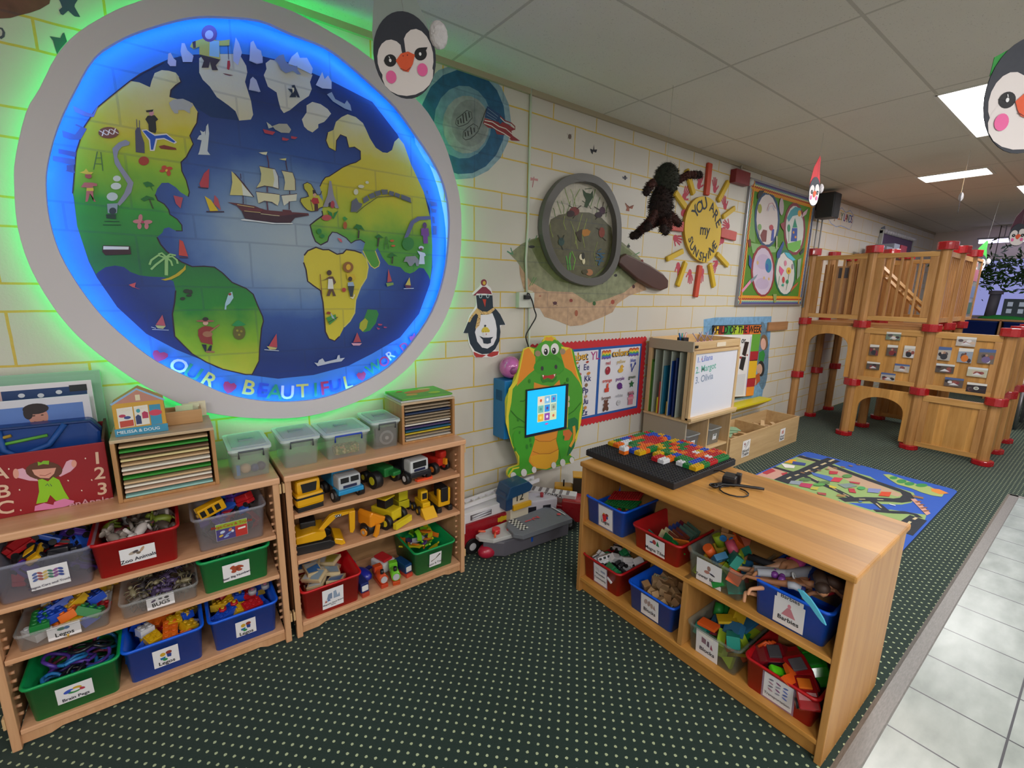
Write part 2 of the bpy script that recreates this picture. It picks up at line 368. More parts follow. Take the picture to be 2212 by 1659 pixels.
k0 = art(mb, """P ocean 677,2561 636,2542 596,2518 570,2504 491,2441 455,2406 411,2359 344,2286 299,2212 264,2115 236,1965 237,1954 234,1846 251,1716 268,1654 316,1539 397,1427 492,1354 572,1307 638,1259 749,1218 887,1184 1054,1187 1236,1221 1369,1278 1535,1360 1657,1493 1728,1661 1748,1761 1747,1906 1736,2085 1700,2167 1626,2301 1555,2433 1423,2560 1234,2602 1140,2615 1031,2632 926,2626 840,2611
P 0d2f5c 458,2403 487,2437 539,2483 583,2516 612,2532 628,2541 666,2526 687,2536 687,2497 720,2453 742,2418 807,2378 818,2343 713,2334 650,2365 577,2378 583,2405 614,2443 583,2476 536,2455 515,2399 483,2408
P land 455,2406 483,2408 515,2399 523,2424 536,2455 560,2472 583,2476 606,2475 616,2461 620,2445 601,2427 583,2405 577,2378 651,2374 668,2342 660,2300 645,2274 630,2244 639,2214 620,2179 610,2159 589,2135 588,2100 600,2065 606,2019 600,2000 575,2015 561,2032 538,2047 515,2043 497,2018 488,1994 494,1972 514,1961 527,1940 529,1921 552,1905 566,1882 565,1858 543,1857 520,1869 503,1862 496,1845 476,1825 485,1797 502,1770 524,1750 550,1729 586,1711 629,1715 668,1713 697,1688 730,1648 784,1622 811,1596 826,1542 842,1492 844,1469 833,1436 823,1375 817,1336 810,1279 792,1246 775,1216 750,1218 658,1252 597,1290 548,1331 511,1385 493,1412 494,1457 495,1508 508,1558 517,1608 513,1647 482,1663 435,1664 401,1668 373,1681 356,1699 328,1704 298,1696 275,1677 267,1668 252,1716 234,1846 238,1953 236,1965 264,2115 299,2211 344,2286 411,2359
P ice 692,2551 710,2569 732,2578 841,2610 864,2571 866,2545 854,2505 871,2434 875,2379 864,2357 818,2343 807,2378 783,2395 742,2418 720,2453 697,2473 687,2497
P ice 942,2602 962,2622 1020,2628 1093,2620 1139,2607 1126,2574 1132,2546 1117,2513 1074,2477 1030,2433 1002,2414 990,2429 983,2461 978,2494 944,2509 936,2535 931,2552 944,2580
P ice 1079,2404 1102,2439 1104,2470 1131,2491 1168,2490 1200,2476 1215,2459 1197,2435 1180,2415 1152,2399 1151,2383 1123,2357 1102,2363 1087,2375
P east 1194,2371 1222,2388 1236,2427 1265,2455 1295,2474 1335,2470 1370,2450 1386,2421 1403,2386 1432,2347 1469,2331 1495,2333 1521,2352 1536,2395 1560,2419 1589,2393 1627,2300 1701,2166 1742,2020 1749,1879 1745,1774 1732,1687 1721,1713 1692,1752 1663,1754 1633,1730 1604,1719 1576,1727 1549,1752 1481,1761 1449,1797 1431,1832 1421,1847 1408,1831 1417,1807 1431,1771 1424,1752 1401,1739 1382,1751 1364,1780 1352,1797 1341,1827 1355,1869 1331,1882 1306,1877 1281,1861 1258,1885 1212,1907 1189,1908 1171,1884 1164,1861 1129,1841 1105,1856 1093,1889 1085,1932 1114,1957 1148,1983 1145,2004 1150,2022 1153,2071 1147,2094 1142,2117 1155,2143 1171,2164 1189,2171 1222,2196 1257,2223 1295,2245 1325,2258 1350,2277 1351,2316 1322,2329 1293,2321 1283,2368 1255,2373 1234,2342 1228,2293 1195,2303 1183,2333
P south 1048,1786 1066,1809 1106,1828 1139,1819 1167,1821 1207,1801 1237,1808 1255,1827 1298,1824 1334,1814 1358,1786 1366,1744 1354,1688 1320,1638 1291,1571 1282,1503 1255,1460 1223,1430 1196,1381 1170,1358 1141,1371 1126,1409 1125,1499 1123,1558 1115,1617 1083,1640 1056,1662 1052,1718 1043,1752
P 2f7f38 1353,1521 1405,1517 1414,1495 1395,1444 1361,1406 1328,1398 1303,1421 1304,1446 1331,1471
P a3a428 1303,1421 1311,1452 1338,1474 1353,1458 1342,1420 1321,1401
S 2a1a2e 6.7 1048,1786 1066,1809 1106,1828 1139,1819 1167,1821 1207,1801 1237,1808 1255,1827 1298,1824 1334,1814
S 2a1a2e 6.8 1043,1752 1052,1718 1056,1662 1083,1640 1115,1617 1123,1558 1125,1499 1126,1409 1141,1371 1170,1358 1196,1381
S c9c060 6.1 1358,1786 1366,1744 1354,1688 1320,1638 1291,1571 1282,1503 1255,1460 1223,1430
S 2a1a2e 6.3 1164,1861 1129,1841 1105,1856 1093,1889 1085,1932 1114,1957 1148,1983 1145,2004
S 2a1a2e 5.1 1164,1861 1171,1884 1189,1908 1212,1907 1258,1885 1281,1861 1306,1877 1331,1882 1355,1869
S 2a1a2e 4.4 1142,2117 1155,2143 1171,2164 1189,2171 1222,2196 1257,2223 1295,2245 1325,2258 1350,2277 1351,2316 1322,2329 1293,2321 1283,2368 1255,2373 1234,2342 1228,2293 1195,2303 1183,2333 1194,2371
S c9c060 4.9 1408,1831 1417,1807 1431,1771 1424,1752 1401,1739 1382,1751 1364,1780 1341,1827
S 2a1a2e 4.4 616,2461 620,2445 601,2427 583,2405 577,2378
S 2a1a2e 4.1 668,2342 660,2300 645,2274 630,2244 639,2214 620,2179 610,2159 589,2135 588,2100 600,2065 606,2019 600,2000
S 2a1a2e 4.2 488,1994 494,1972 514,1961 527,1940 529,1921 552,1905 566,1882 565,1858 543,1857
S 2a1a2e 5.2 476,1825 485,1797 502,1770 524,1750 550,1729 586,1711 629,1715 668,1713 697,1688 730,1648 784,1622 811,1596 826,1542 842,1492 844,1469 833,1436 823,1375 817,1336 810,1279 792,1246 775,1216 750,1218 658,1252 597,1290 548,1331 511,1385 493,1412 494,1457 495,1508 508,1558 517,1608
S 33223a 3.4 236,1965 264,2115 299,2211 344,2286 411,2359 455,2406 491,2441 571,2504
P 6a6ea8 275,2276 284,2274 312,2262 328,2260 345,2290 349,2295 330,2250 304,2248 279,2257
P 4d5c98 235,2184 269,2177 288,2205 273,2210 277,2215 305,2204 283,2163 253,2157 235,2162
P 4d5c98 198,2091 258,2089 256,2072 226,2043 239,2041 252,2039 249,2067 196,2074
P 4a4f8c 217,2118 264,2115 261,2098 215,2102
P 4a4f8c 232,2064 252,2068 242,2043 230,2043
P b9b2c9 582,2503 588,2538 596,2544 604,2526 612,2520 609,2499 589,2494
P aeb4d4 630,2558 637,2590 647,2593 654,2570 673,2554 666,2530 634,2521
P aeb4d4 819,2613 833,2670 844,2651 852,2618 832,2563 816,2576
P aeb4d4 877,2593 895,2671 906,2642 932,2627 930,2599 906,2588
P aeb4d4 867,2476 875,2519 885,2531 896,2520 907,2476
P b8ac50 674,2605 712,2629 775,2640 792,2647 810,2655 806,2631 769,2620 768,2607 768,2567 729,2554 694,2564 697,2595 675,2580 664,2585
P 8fb4c4 736,2628 770,2638 765,2575 729,2570
P 3a2c34 694,2566 735,2567 768,2567 749,2540 756,2524 734,2518 729,2548 722,2524 697,2517 708,2546
E 6a3f72 737,2655 28,8 -3,-32
E b79fb0 736,2650 15,5 -2,-17
P 4a3038 674,2605 686,2613 684,2587 675,2582
S 3a2c44 2.3 801,2630 799,2576
P b02f3a 794,2570 803,2573 803,2555 797,2535 789,2538
P 6d3a40 772,2517 811,2519 797,2513 780,2513
P a8a8a4 571,2355 588,2372 620,2382 643,2376 654,2366 641,2349 639,2331 631,2334 620,2340 600,2335 598,2322 586,2319 576,2335
P 262626 487,2276 496,2291 519,2298 529,2285 520,2275 519,2244 514,2230 504,2232 493,2230 495,2260
E c98a90 509,2304 8,2 -1,-11
P 2c2c2c 492,2309 518,2319 513,2309 494,2303
P 4c4a5c 443,2147 450,2226 457,2240 467,2242 468,2216 474,2187 471,2148
S 4c4a5c 2.2 457,2240 459,2270
S 4c4a5c 2.2 465,2241 468,2268
E 7c4634 368,2203 31,6 -3,-21
T e8dccf 18.9 369,2204 20.0 XXX
P d9d4cc 470,2234 487,2239 511,2225 551,2237 583,2210 574,2202 540,2213 517,2206 504,2162 489,2160 490,2199
P 1a4fae 474,2231 486,2235 511,2220 550,2232 578,2211 571,2206 541,2218 513,2210 500,2166 493,2165 494,2203
P 7c2f22 520,2183 538,2191 576,2187 579,2180 552,2176 525,2175
E a33a2a 465,2118 17,3 -2,-17
P bfc6c8 652,2175 658,2190 670,2234 654,2235 663,2251 672,2257 668,2272 680,2268 686,2274 685,2255 692,2293 700,2306 700,2267 687,2195 696,2181
S 4b6a3c 2.6 326,2128 307,2060
S 4b6a3c 2.6 336,2128 334,2060
S 4b6a3c 2.2 319,2104 335,2107
S 4b6a3c 2.2 313,2082 335,2085
P 8c8c9a 372,2147 393,2172 416,2187 429,2181 424,2169 402,2159 389,2141 383,2119 393,2087 408,2059 423,2030 412,1993 385,1954 369,1935 363,1943 389,1986 404,2023 390,2056 373,2092
E b8452c 529,2104 9,2 -1,-8
E b8452c 546,2103 11,2 -1,-7
E b8452c 522,2090 10,2 -1,-6
E b8452c 542,2085 7,1 -1,-12
E e0b23a 536,2094 4,1 -1,-5
E c9d0c4 373,2038 12,2 -1,-11
E c9d0c4 367,2009 16,2 -2,-13
E bfc8c0 351,1968 17,2 -2,-16
P 8b9aa0 332,1939 365,1945 358,1907 330,1904
E 2b3a40 346,1914 11,1 -2,-13
P 1d3a2c 324,1899 354,1902 352,1884 324,1884
S 1d3a2c 2.2 316,1872 362,1876
S 1d3a2c 2.2 310,1858 366,1863
P b5625a 274,2009 298,2012 311,2010 310,2001 298,1999 293,1943 300,1942 286,1972 276,1941 269,1938 279,1992 262,1990
P d4b838 279,1990 299,1993 298,1982 277,1979
E a54a44 289,2034 10,1 -1,-9
P d9b83a 265,2043 279,2051 286,2061 292,2049 306,2051 298,2042 285,2040
E c07a80 421,1882 17,2 -1,-8
E c07a80 452,1883 15,2 -1,-8
E c07a80 430,1897 7,1 -2,-14
E c07a80 446,1866 7,1 -1,-12
E c07a80 423,1864 7,1 -1,-12
E a8405a 435,1881 5,1 -1,-6
P 1f6b2c 453,2034 469,2041 480,2038 490,2026 478,2025 484,2003 474,2024 462,2018
P 1f6b2c 439,1970 459,1986 481,1980 484,1971 465,1973 449,1962
S 3a4a2a 4.6 467,1974 475,1938
P 3a1f24 301,1780 384,1783 384,1751 304,1742 296,1755
P d4d6d4 302,1777 380,1780 378,1769 300,1764
S 8fbf78 11.8 491,1671 499,1744
S 8fbf78 7.3 497,1743 472,1752 447,1731 439,1712
S 8fbf78 7.3 497,1746 477,1728 460,1713 442,1693
S 8fbf78 7.3 499,1746 520,1750 534,1736 535,1721
S 8fbf78 7.3 499,1746 485,1762 473,1756
S 8fbf78 6.8 499,1746 513,1730 516,1711
S 8fbf78 6.8 499,1746 512,1759 532,1755
P b9a428 471,1653 498,1661 524,1677 552,1702 563,1718 561,1698 536,1672 506,1654 485,1649
E 26352a 556,1606 13,0 -1,-9
E 26352a 569,1603 7,0 -1,-10
E 26352a 562,1588 10,0 -1,-6
E 26352a 538,1574 9,0 -1,-7
P 9fc4d4 712,1600 726,1606 729,1579 712,1553 698,1542 696,1526 689,1526 694,1553
E 8a3a30 716,1595 6,0 -1,-6
P 8a2f2a 595,1449 608,1454 626,1451 643,1442 628,1427 629,1368 586,1381 578,1413 581,1439
E 9c6a4c 614,1417 19,-1 -1,-13
S 9c6a4c 5.3 624,1427 663,1458
E c9a08c 611,1467 10,0 -1,-10
E 9c5a50 611,1476 34,-1 0,-5
E 2c2626 612,1484 11,0 -1,-9
P 1d2230 587,1373 605,1370 602,1338 618,1366 626,1366 620,1337 606,1337 597,1338
E 9a6a44 609,1337 10,-1 0,-5
E 9a6a44 624,1336 10,-1 0,-5
E 5f5a24 738,1420 25,-1 -3,-34
E 8f8a2c 731,1429 5,0 0,-5
E 8f8a2c 747,1425 5,0 0,-5
E 8f8a2c 737,1409 5,0 0,-5
P 1f8a4a 711,1454 729,1472 739,1477 752,1469 768,1455 751,1450 731,1448
P b03a4a 645,2058 666,2103 687,2125 677,2046 648,2044
S 3a2440 3.8 639,2043 675,2043
P d0b422 659,2010 681,1996 704,1955 673,1949
P b04a58 696,2019 708,2004 714,1958 689,1982
S 3a2440 4.9 659,1946 726,1953
P c0453f 551,1821 563,1815 575,1753 543,1756
S 4a2a44 3.9 544,1748 575,1748
P b05058 460,1506 466,1458 433,1464
P b0b070 431,1462 467,1458 456,1446 438,1449
S cfd8dc 2.0 417,1455 432,1449
S cfd8dc 2.0 419,1445 475,1440
P c65358 363,1629 387,1639 381,1620 399,1611 373,1620
P b04858 549,1998 581,1993 568,1949 554,1966
P a8a89a 948,2346 976,2362 1011,2369 1027,2348 1018,2331 983,2326 959,2334
P b8bcb0 925,2359 941,2350 950,2342 932,2333
P b03c4c 908,2326 934,2324 958,2324 947,2309 914,2310
P b03c4c 986,2307 1016,2305 1005,2296 985,2294
P b03c4c 1025,2320 1053,2320 1042,2310 1024,2309
P 8fa0b4 1198,2537 1221,2553 1236,2526 1280,2515 1292,2534 1308,2517 1313,2491 1279,2494 1224,2513
P aeb4d4 877,2593 887,2664 899,2675 911,2648 926,2644 930,2603 906,2588
P aeb4d4 865,2475 875,2519 885,2531 898,2521 911,2477
P aebcd8 1034,2623 1051,2656 1077,2683 1086,2661 1096,2664 1117,2670 1140,2632 1133,2606 1093,2615 1063,2621
P b8bcd0 1149,2565 1164,2594 1182,2629 1191,2601 1208,2621 1223,2599 1221,2566 1178,2558
P 76809c 997,2645 1017,2656 1024,2630 1043,2616 1073,2624 1072,2609 1086,2594 1071,2590 1052,2599 1021,2581 1002,2590 990,2615 976,2621
P 1e2a40 1024,2519 1059,2523 1057,2491 1029,2484 1040,2504
P 1e2a40 1042,2536 1055,2542 1066,2515 1075,2493 1064,2493 1051,2511
P d9cfb0 1044,2527 1052,2529 1052,2517 1045,2505
P 5a2a34 741,1995 780,1995 847,1992 871,1984 897,1979 964,1980 964,1989 1000,1990 1005,1982 1079,1985 1081,1975 1017,1958 996,1933 930,1928 846,1929 804,1933 794,1964 776,1984
P 3c2030 794,1964 870,1965 949,1959 1033,1977 1078,1977 1017,1958 996,1933 930,1928 846,1929 804,1933
S c9b878 2.7 779,1989 846,1985
S c9b878 2.2 804,1965 870,1965
S d9cfa8 2.2 870,1960 949,1959
S 7a2a34 3.8 820,1975 876,1976
P c9c27a 769,2127 778,2118 850,2030 800,2031 754,2026 768,2080
P cdd2cc 804,2085 815,2066 847,2031 805,2031
P 42243a 776,2123 783,2119 814,2082 850,2030 845,2030 809,2078
P c4c08c 881,2166 901,2164 945,2163 956,2135 955,2080 926,2084 895,2084 860,2069 881,2102 886,2135
P cdd2d0 935,2161 945,2163 956,2135 955,2082 931,2085 939,2119
P d0cca8 859,2054 956,2056 954,2030 944,2003 921,2017 890,2018 865,2002 862,2026
P c8c49c 972,2162 1020,2160 1029,2129 1027,2083 1001,2080 976,2077 984,2111 981,2139
P d0d0c0 964,2052 1033,2068 1027,2036 1000,2030 971,2007 967,2031
S 42243a 2.5 860,2069 895,2084 926,2084 955,2078
S 42243a 2.5 857,2054 957,2055
S 42243a 2.5 972,2162 1020,2160 1029,2129 1027,2083
S 42243a 2.4 881,2166 945,2163 956,2135 955,2080
S 42243a 2.2 865,2004 890,2018 921,2017 944,2003
S 42243a 2.5 961,2051 1033,2068
S 5a3048 5.5 906,2081 905,2059
S 5a3048 5.6 900,2018 901,1979
S 5a3048 4.4 919,2164 920,2188 916,2217
S 42243a 3.9 997,2166 994,2190 994,2209
S 42243a 4.6 996,2029 993,1992
S 42243a 4.0 1001,2078 1000,2062
S 42243a 3.8 805,2030 803,1995
S 42243a 3.2 803,2122 803,2101
P d9d6b8 883,2223 919,2232 913,2218 898,2218
P cfcb88 965,2210 997,2219 994,2209 978,2208
S 6a7a94 0.8 803,2016 838,2015
S 6a7a94 0.8 803,2006 843,2005
S 6a7a94 0.8 848,2076 862,2059
P d5dbe0 786,1926 801,1930 846,1928 930,1925 1001,1932 1007,1928 919,1920 841,1923 791,1923
P b4b03a 1067,2118 1082,2126 1099,2120 1109,2101 1122,2077 1131,2075 1150,2048 1148,2023 1130,2014 1120,2001 1091,1995 1074,1999 1058,2014 1045,2035 1049,2050 1072,2057 1085,2063 1079,2080 1066,2095
S 2a1a2e 3.3 1148,2022 1130,2014 1120,2001 1091,1995 1074,1999 1058,2014 1045,2035 1049,2050 1072,2057 1085,2063 1079,2080 1066,2095 1064,2115 1082,2126 1099,2120 1109,2101 1125,2074 1140,2079 1147,2095
P a62a34 1104,2060 1127,2060 1132,2037 1119,2033 1105,2028 1093,2044
P 4a2428 1108,2032 1125,2034 1125,2001 1107,1999
P 2a2030 1104,2095 1118,2096 1118,2079 1105,2076
E c99a8c 1112,2073 7,1 -1,-8
S 3a2a30 2.6 1091,2050 1099,2001
P 8b8a98 1186,2149 1195,2148 1203,2084 1226,2025 1209,2023 1195,2048 1180,2046 1172,2025 1148,2022 1173,2081
P 2a1a2e 1177,2025 1175,2040 1183,2049 1192,2048 1182,2026
E a63a48 1195,2039 10,1 -1,-18
P 1f7a3c 1166,2009 1189,2000 1194,1976 1202,2001 1221,2012 1197,1970 1176,1989
E b04a4c 1163,1973 24,3 -1,-14
P 5c6270 1283,2014 1291,2066 1316,2086 1327,2065 1346,2061 1339,2043 1313,2017
P 5c6270 1350,2088 1372,2105 1384,2083 1352,2062
P 5c6270 1379,2109 1407,2124 1419,2102 1390,2090
P 5c6270 1411,2127 1443,2140 1448,2118 1422,2106
P 5c6270 1449,2144 1485,2148 1484,2125 1455,2119
P 5c6270 1495,2144 1521,2142 1517,2121 1490,2123
P 5c6270 1527,2140 1554,2135 1550,2116 1523,2119
P 5c6270 1561,2135 1615,2124 1618,2100 1560,2111
S 2e3440 2.9 1313,2012 1357,2051 1429,2104 1520,2121 1621,2098
E c9c9b4 1375,2168 9,1 0,-7
E c9c9b4 1343,2144 16,2 0,-8
E c9c9b4 1315,2114 12,2 -1,-14
P 5c6288 1571,1910 1597,1969 1612,2001 1655,2030 1735,2042 1734,2023 1669,2013 1633,1991 1610,1945 1588,1906
P 74407c 1675,1970 1719,1974 1725,1936 1714,1928 1717,1890 1688,1888 1685,1932 1674,1931
E 5a3a5c 1697,1987 13,1 0,-17
P c4ccd0 1647,1846 1694,1837 1701,1824 1690,1817 1693,1775 1656,1773 1664,1822
E c9ccd0 1673,1864 16,1 0,-10
E 6a4438 1672,1856 10,1 0,-8
P 84888c 1578,1810 1635,1817 1656,1796 1656,1763 1641,1762 1634,1782 1612,1761 1598,1760 1585,1782 1564,1781
E 2f7a34 1594,1881 35,3 -1,-35
S 3a6a34 3.7 1466,1908 1454,1840
S 3a6a34 3.7 1470,1908 1480,1842
S 3a6a34 2.4 1458,1871 1478,1872
E b85a30 1500,1889 12,1 0,-6
E b85a30 1506,1863 12,1 0,-5
P 1f6b2c 1291,1934 1310,1957 1334,1953 1352,1928 1328,1938 1321,1926 1309,1936
S 3a3a2a 8.2 1321,1926 1316,1887
P 1f6b2c 1404,1903 1427,1917 1453,1901 1433,1899 1426,1893
S 3a3a2a 8.5 1427,1899 1418,1853
P 1f6b2c 1472,1804 1497,1827 1530,1808 1503,1812 1496,1799
S 3a3a2a 7.5 1501,1806 1496,1768
E 1f7a3c 1123,1905 11,1 -1,-13
E 1f7a3c 1136,1883 11,1 -1,-9
E a3542c 1251,1945 10,1 -1,-18
P 2f8a3c 1240,1981 1252,1988 1266,1978 1251,1965
P c05a64 1208,1881 1228,1877 1233,1860 1222,1862
E 8a5a2a 1256,1739 27,1 -1,-27
E d4a828 1257,1739 12,1 -1,-15
P c9ac28 1246,1709 1286,1704 1294,1680 1278,1671 1260,1679 1248,1679
P d4d6d0 1154,1688 1174,1688 1176,1627 1147,1626
P 5a4034 1112,1663 1141,1676 1157,1688 1177,1689 1190,1660 1178,1647 1173,1677 1153,1676
E 4a342c 1159,1707 12,0 -1,-13
P 5a4034 1153,1626 1173,1627 1186,1591 1171,1591 1167,1618 1154,1591 1139,1591
S 7a4030 3.5 1114,1698 1117,1599
P 8fa8c4 1250,1661 1277,1665 1283,1644 1249,1643
P 2c3844 1249,1643 1283,1644 1271,1589 1258,1589
E 3a2c2c 1263,1679 11,0 -1,-12
E a83a34 1228,1623 11,0 -1,-11
P d9d4cc 1255,1586 1274,1586 1281,1604 1283,1595 1273,1577
P 3f8a3c 1130,1481 1178,1498 1183,1474 1145,1444
P 9fb4bc 1152,1510 1171,1480 1176,1468 1159,1480
E 8a3a2c 1144,1505 11,0 0,-7
S 33302a 3.6 1140,1457 1189,1483
P b04a50 1473,1739 1491,1674 1464,1667
P 7a9a50 1457,1663 1498,1667 1501,1655 1463,1644
P c4b450 1596,1699 1602,1654 1570,1656
P 5a2c4c 1563,1656 1606,1654 1598,1637 1573,1640
S cfd8e0 3.2 1559,1635 1620,1638
P b0404c 894,1409 892,1343 854,1348 877,1384
P b8b070 846,1351 892,1340 883,1332 858,1333
S cfd8e0 2.8 835,1334 898,1325
P a8434c 1286,1400 1305,1348 1262,1347
P cf9aa8 1252,1344 1309,1341 1296,1329 1261,1331
P b8bcc0 1058,1254 1075,1250 1082,1265 1100,1273 1111,1253 1171,1264 1178,1283 1187,1285 1188,1266 1214,1268 1195,1250 1140,1245 1074,1234
P b03c5c 1402,1444 1428,1440 1421,1433 1405,1434
P b03c5c 1435,1427 1455,1423 1448,1418 1434,1420
P b03c5c 1394,1425 1414,1414 1401,1411
P 4a6aa8 1708,2173 1719,2175 1719,2156 1711,2158
P 4a6aa8 1729,2120 1773,2119 1777,2097 1736,2096
P 4a6aa8 1735,2083 1773,2081 1768,2062 1742,2062
P 4a6aa8 1742,2040 1757,2038 1760,2003 1745,2005
P 4a6aa8 1745,1989 1771,1991 1770,1943 1748,1941
P a82a50 409,1342 415,1356 427,1357 435,1345 449,1347 461,1339 461,1327 448,1316 421,1305 412,1321
T c4cee4 60.1 494,1280 -29.3 O
T 1f8a6a 67.4 540,1245 -34.0 U
T c4be5a 65.7 597,1206 -36.3 R
P a82a50 652,1181 659,1195 672,1195 682,1183 696,1186 705,1172 702,1160 681,1142 665,1138 653,1159
T c4be5a 71.6 753,1153 -17.9 B
T 2548b4 69.9 811,1134 -14.5 E
T 1f8a5a 74.1 865,1119 -11.2 A
T c4cee4 69.0 921,1110 -6.7 U
T c4be5a 70.2 992,1110 -2.2 T
T 1f8a5a 71.3 1055,1109 -2.2 I
T a82a50 72.1 1101,1111 2.1 F
T 2548b4 69.7 1158,1118 4.3 U
T c4be5a 70.6 1222,1131 8.6 L
P a82a50 1270,1170 1281,1182 1298,1177 1311,1186 1323,1172 1316,1148 1302,1133 1279,1149
T 1f8a5a 62.7 1371,1200 27.5 W
T a82a50 55.6 1432,1229 30.6 O
T c4cee4 50.0 1467,1261 35.8 R
T 2548b4 50.5 1515,1269 33.6 L
T a82a50 48.7 1553,1306 35.7 D
P a82a50 1584,1361 1592,1366 1605,1366 1614,1383 1620,1381 1619,1353 1608,1336 1591,1343""", lambda x, y, h: (x, -.0008 - h, y), step=.00006, mf=mural_mf)
o = mb.build('world_map_mural', fix=False); flip_to(o, (0, -1, 0))
tag(o, 'painted world map mural with ships and animals inside the glowing ring', 'mural')
# ring of white foam board standing off the wall, with light strips behind both edges
OUT = [(0.095,1.965),(0.110,2.054),(0.156,2.206),(0.201,2.293),(0.259,2.412),(0.328,2.506),(0.437,2.608),(0.521,2.669),(0.620,2.740),(0.725,2.790),(0.838,2.813),(0.937,2.809),(1.059,2.807),(1.208,2.778),(1.303,2.755),(1.399,2.720),(1.494,2.683),(1.591,2.620),(1.695,2.548),(1.790,2.419),(1.852,2.265),(1.891,2.123),(1.896,1.907),(1.864,1.672),(1.779,1.457),(1.656,1.303),(1.510,1.168),(1.309,1.058),(1.122,1.007),(0.953,0.993),(0.772,1.016),(0.616,1.058),(0.495,1.117),(0.364,1.224),(0.269,1.328),(0.193,1.431),(0.138,1.545),(0.097,1.685),(0.084,1.825)]
INN = [(0.187,2.040),(0.231,2.176),(0.297,2.318),(0.360,2.433),(0.432,2.507),(0.506,2.564),(0.621,2.636),(0.699,2.674),(0.781,2.700),(0.917,2.731),(1.034,2.719),(1.181,2.708),(1.284,2.668),(1.395,2.608),(1.511,2.537),(1.612,2.439),(1.718,2.322),(1.787,2.203),(1.818,2.064),(1.814,1.901),(1.782,1.709),(1.704,1.512),(1.571,1.335),(1.429,1.206),(1.261,1.128),(1.092,1.080),(0.937,1.076),(0.788,1.100),(0.652,1.150),(0.523,1.238),(0.420,1.317),(0.340,1.408),(0.270,1.509),(0.217,1.623),(0.181,1.739),(0.169,1.849),(0.172,1.945)]
def smooth(P, n=3):
    out = []; N = len(P)
    for i in range(N):
        p = [Vector(P[(i + j) % N]) for j in (-1, 0, 1, 2)]
        for k in range(n):
            u = k / n; out.append(tuple(.5 * (2 * p[1] + (p[2] - p[0]) * u + (2 * p[0] - 5 * p[1] + 4 * p[2] - p[3]) * u * u + (3 * p[1] - p[0] - 3 * p[2] + p[3]) * u ** 3)))
    return out
def inset(P, d):
    c = Vector((CX, CZ)); r = []
    for q in P: v = Vector(q) - c; r.append(tuple(c + v * (1 - d / v.length)))
    return r
OUTS, INNS = smooth(OUT), smooth(INN)
t = thing('lit_ring', 'big pale ring around the world map with green and blue glowing edges', 'wall decoration', (CX, 0, CZ))
def band(a, b, y0, y1, m):
    'ring between outline a (outer) and b (inner)'
    mb = MB(); mb.prism([(x - CX, z - CZ) for x, z in a], y0, y1, m, holes=[[(x - CX, z - CZ) for x, z in b][::-1]])
    return mb
band(OUTS, INNS, -.082, -.058, mat('cbc6cb', .6)).build('ring_board', t, .002)
band(inset(OUTS, .034), inset(INNS, -.034), -.058, -.006, mat('a8a8a8', .6)).build('light_divider', t)  # unseen core, added to keep the green and blue light apart
GREEN = mat((.0, 1, .20), emit=15.0, name='green_led'); BLUE = mat((.0, .16, 1), emit=24.0, name='blue_led')
band(inset(OUTS, .016), inset(OUTS, .022), -.050, -.040, GREEN).build('green_light_strip', t)
mb = band(inset(INNS, -.022), inset(INNS, -.016), -.050, -.042, BLUE)
dots = mat((.25, .85, 1), emit=45, name='led_dot')
D_ = inset(INNS, -.0145)
L_ = 0
for i in range(len(D_)):
    a, b = Vector(D_[i]), Vector(D_[(i + 1) % len(D_)])
    while L_ < (b - a).length: p = a.lerp(b, L_ / (b - a).length); mb.cb((p.x - CX, -.046, p.y - CZ), (.007, .006, .007), dots); L_ += .035
    L_ -= (b - a).length
mb.build('blue_light_strip', t)
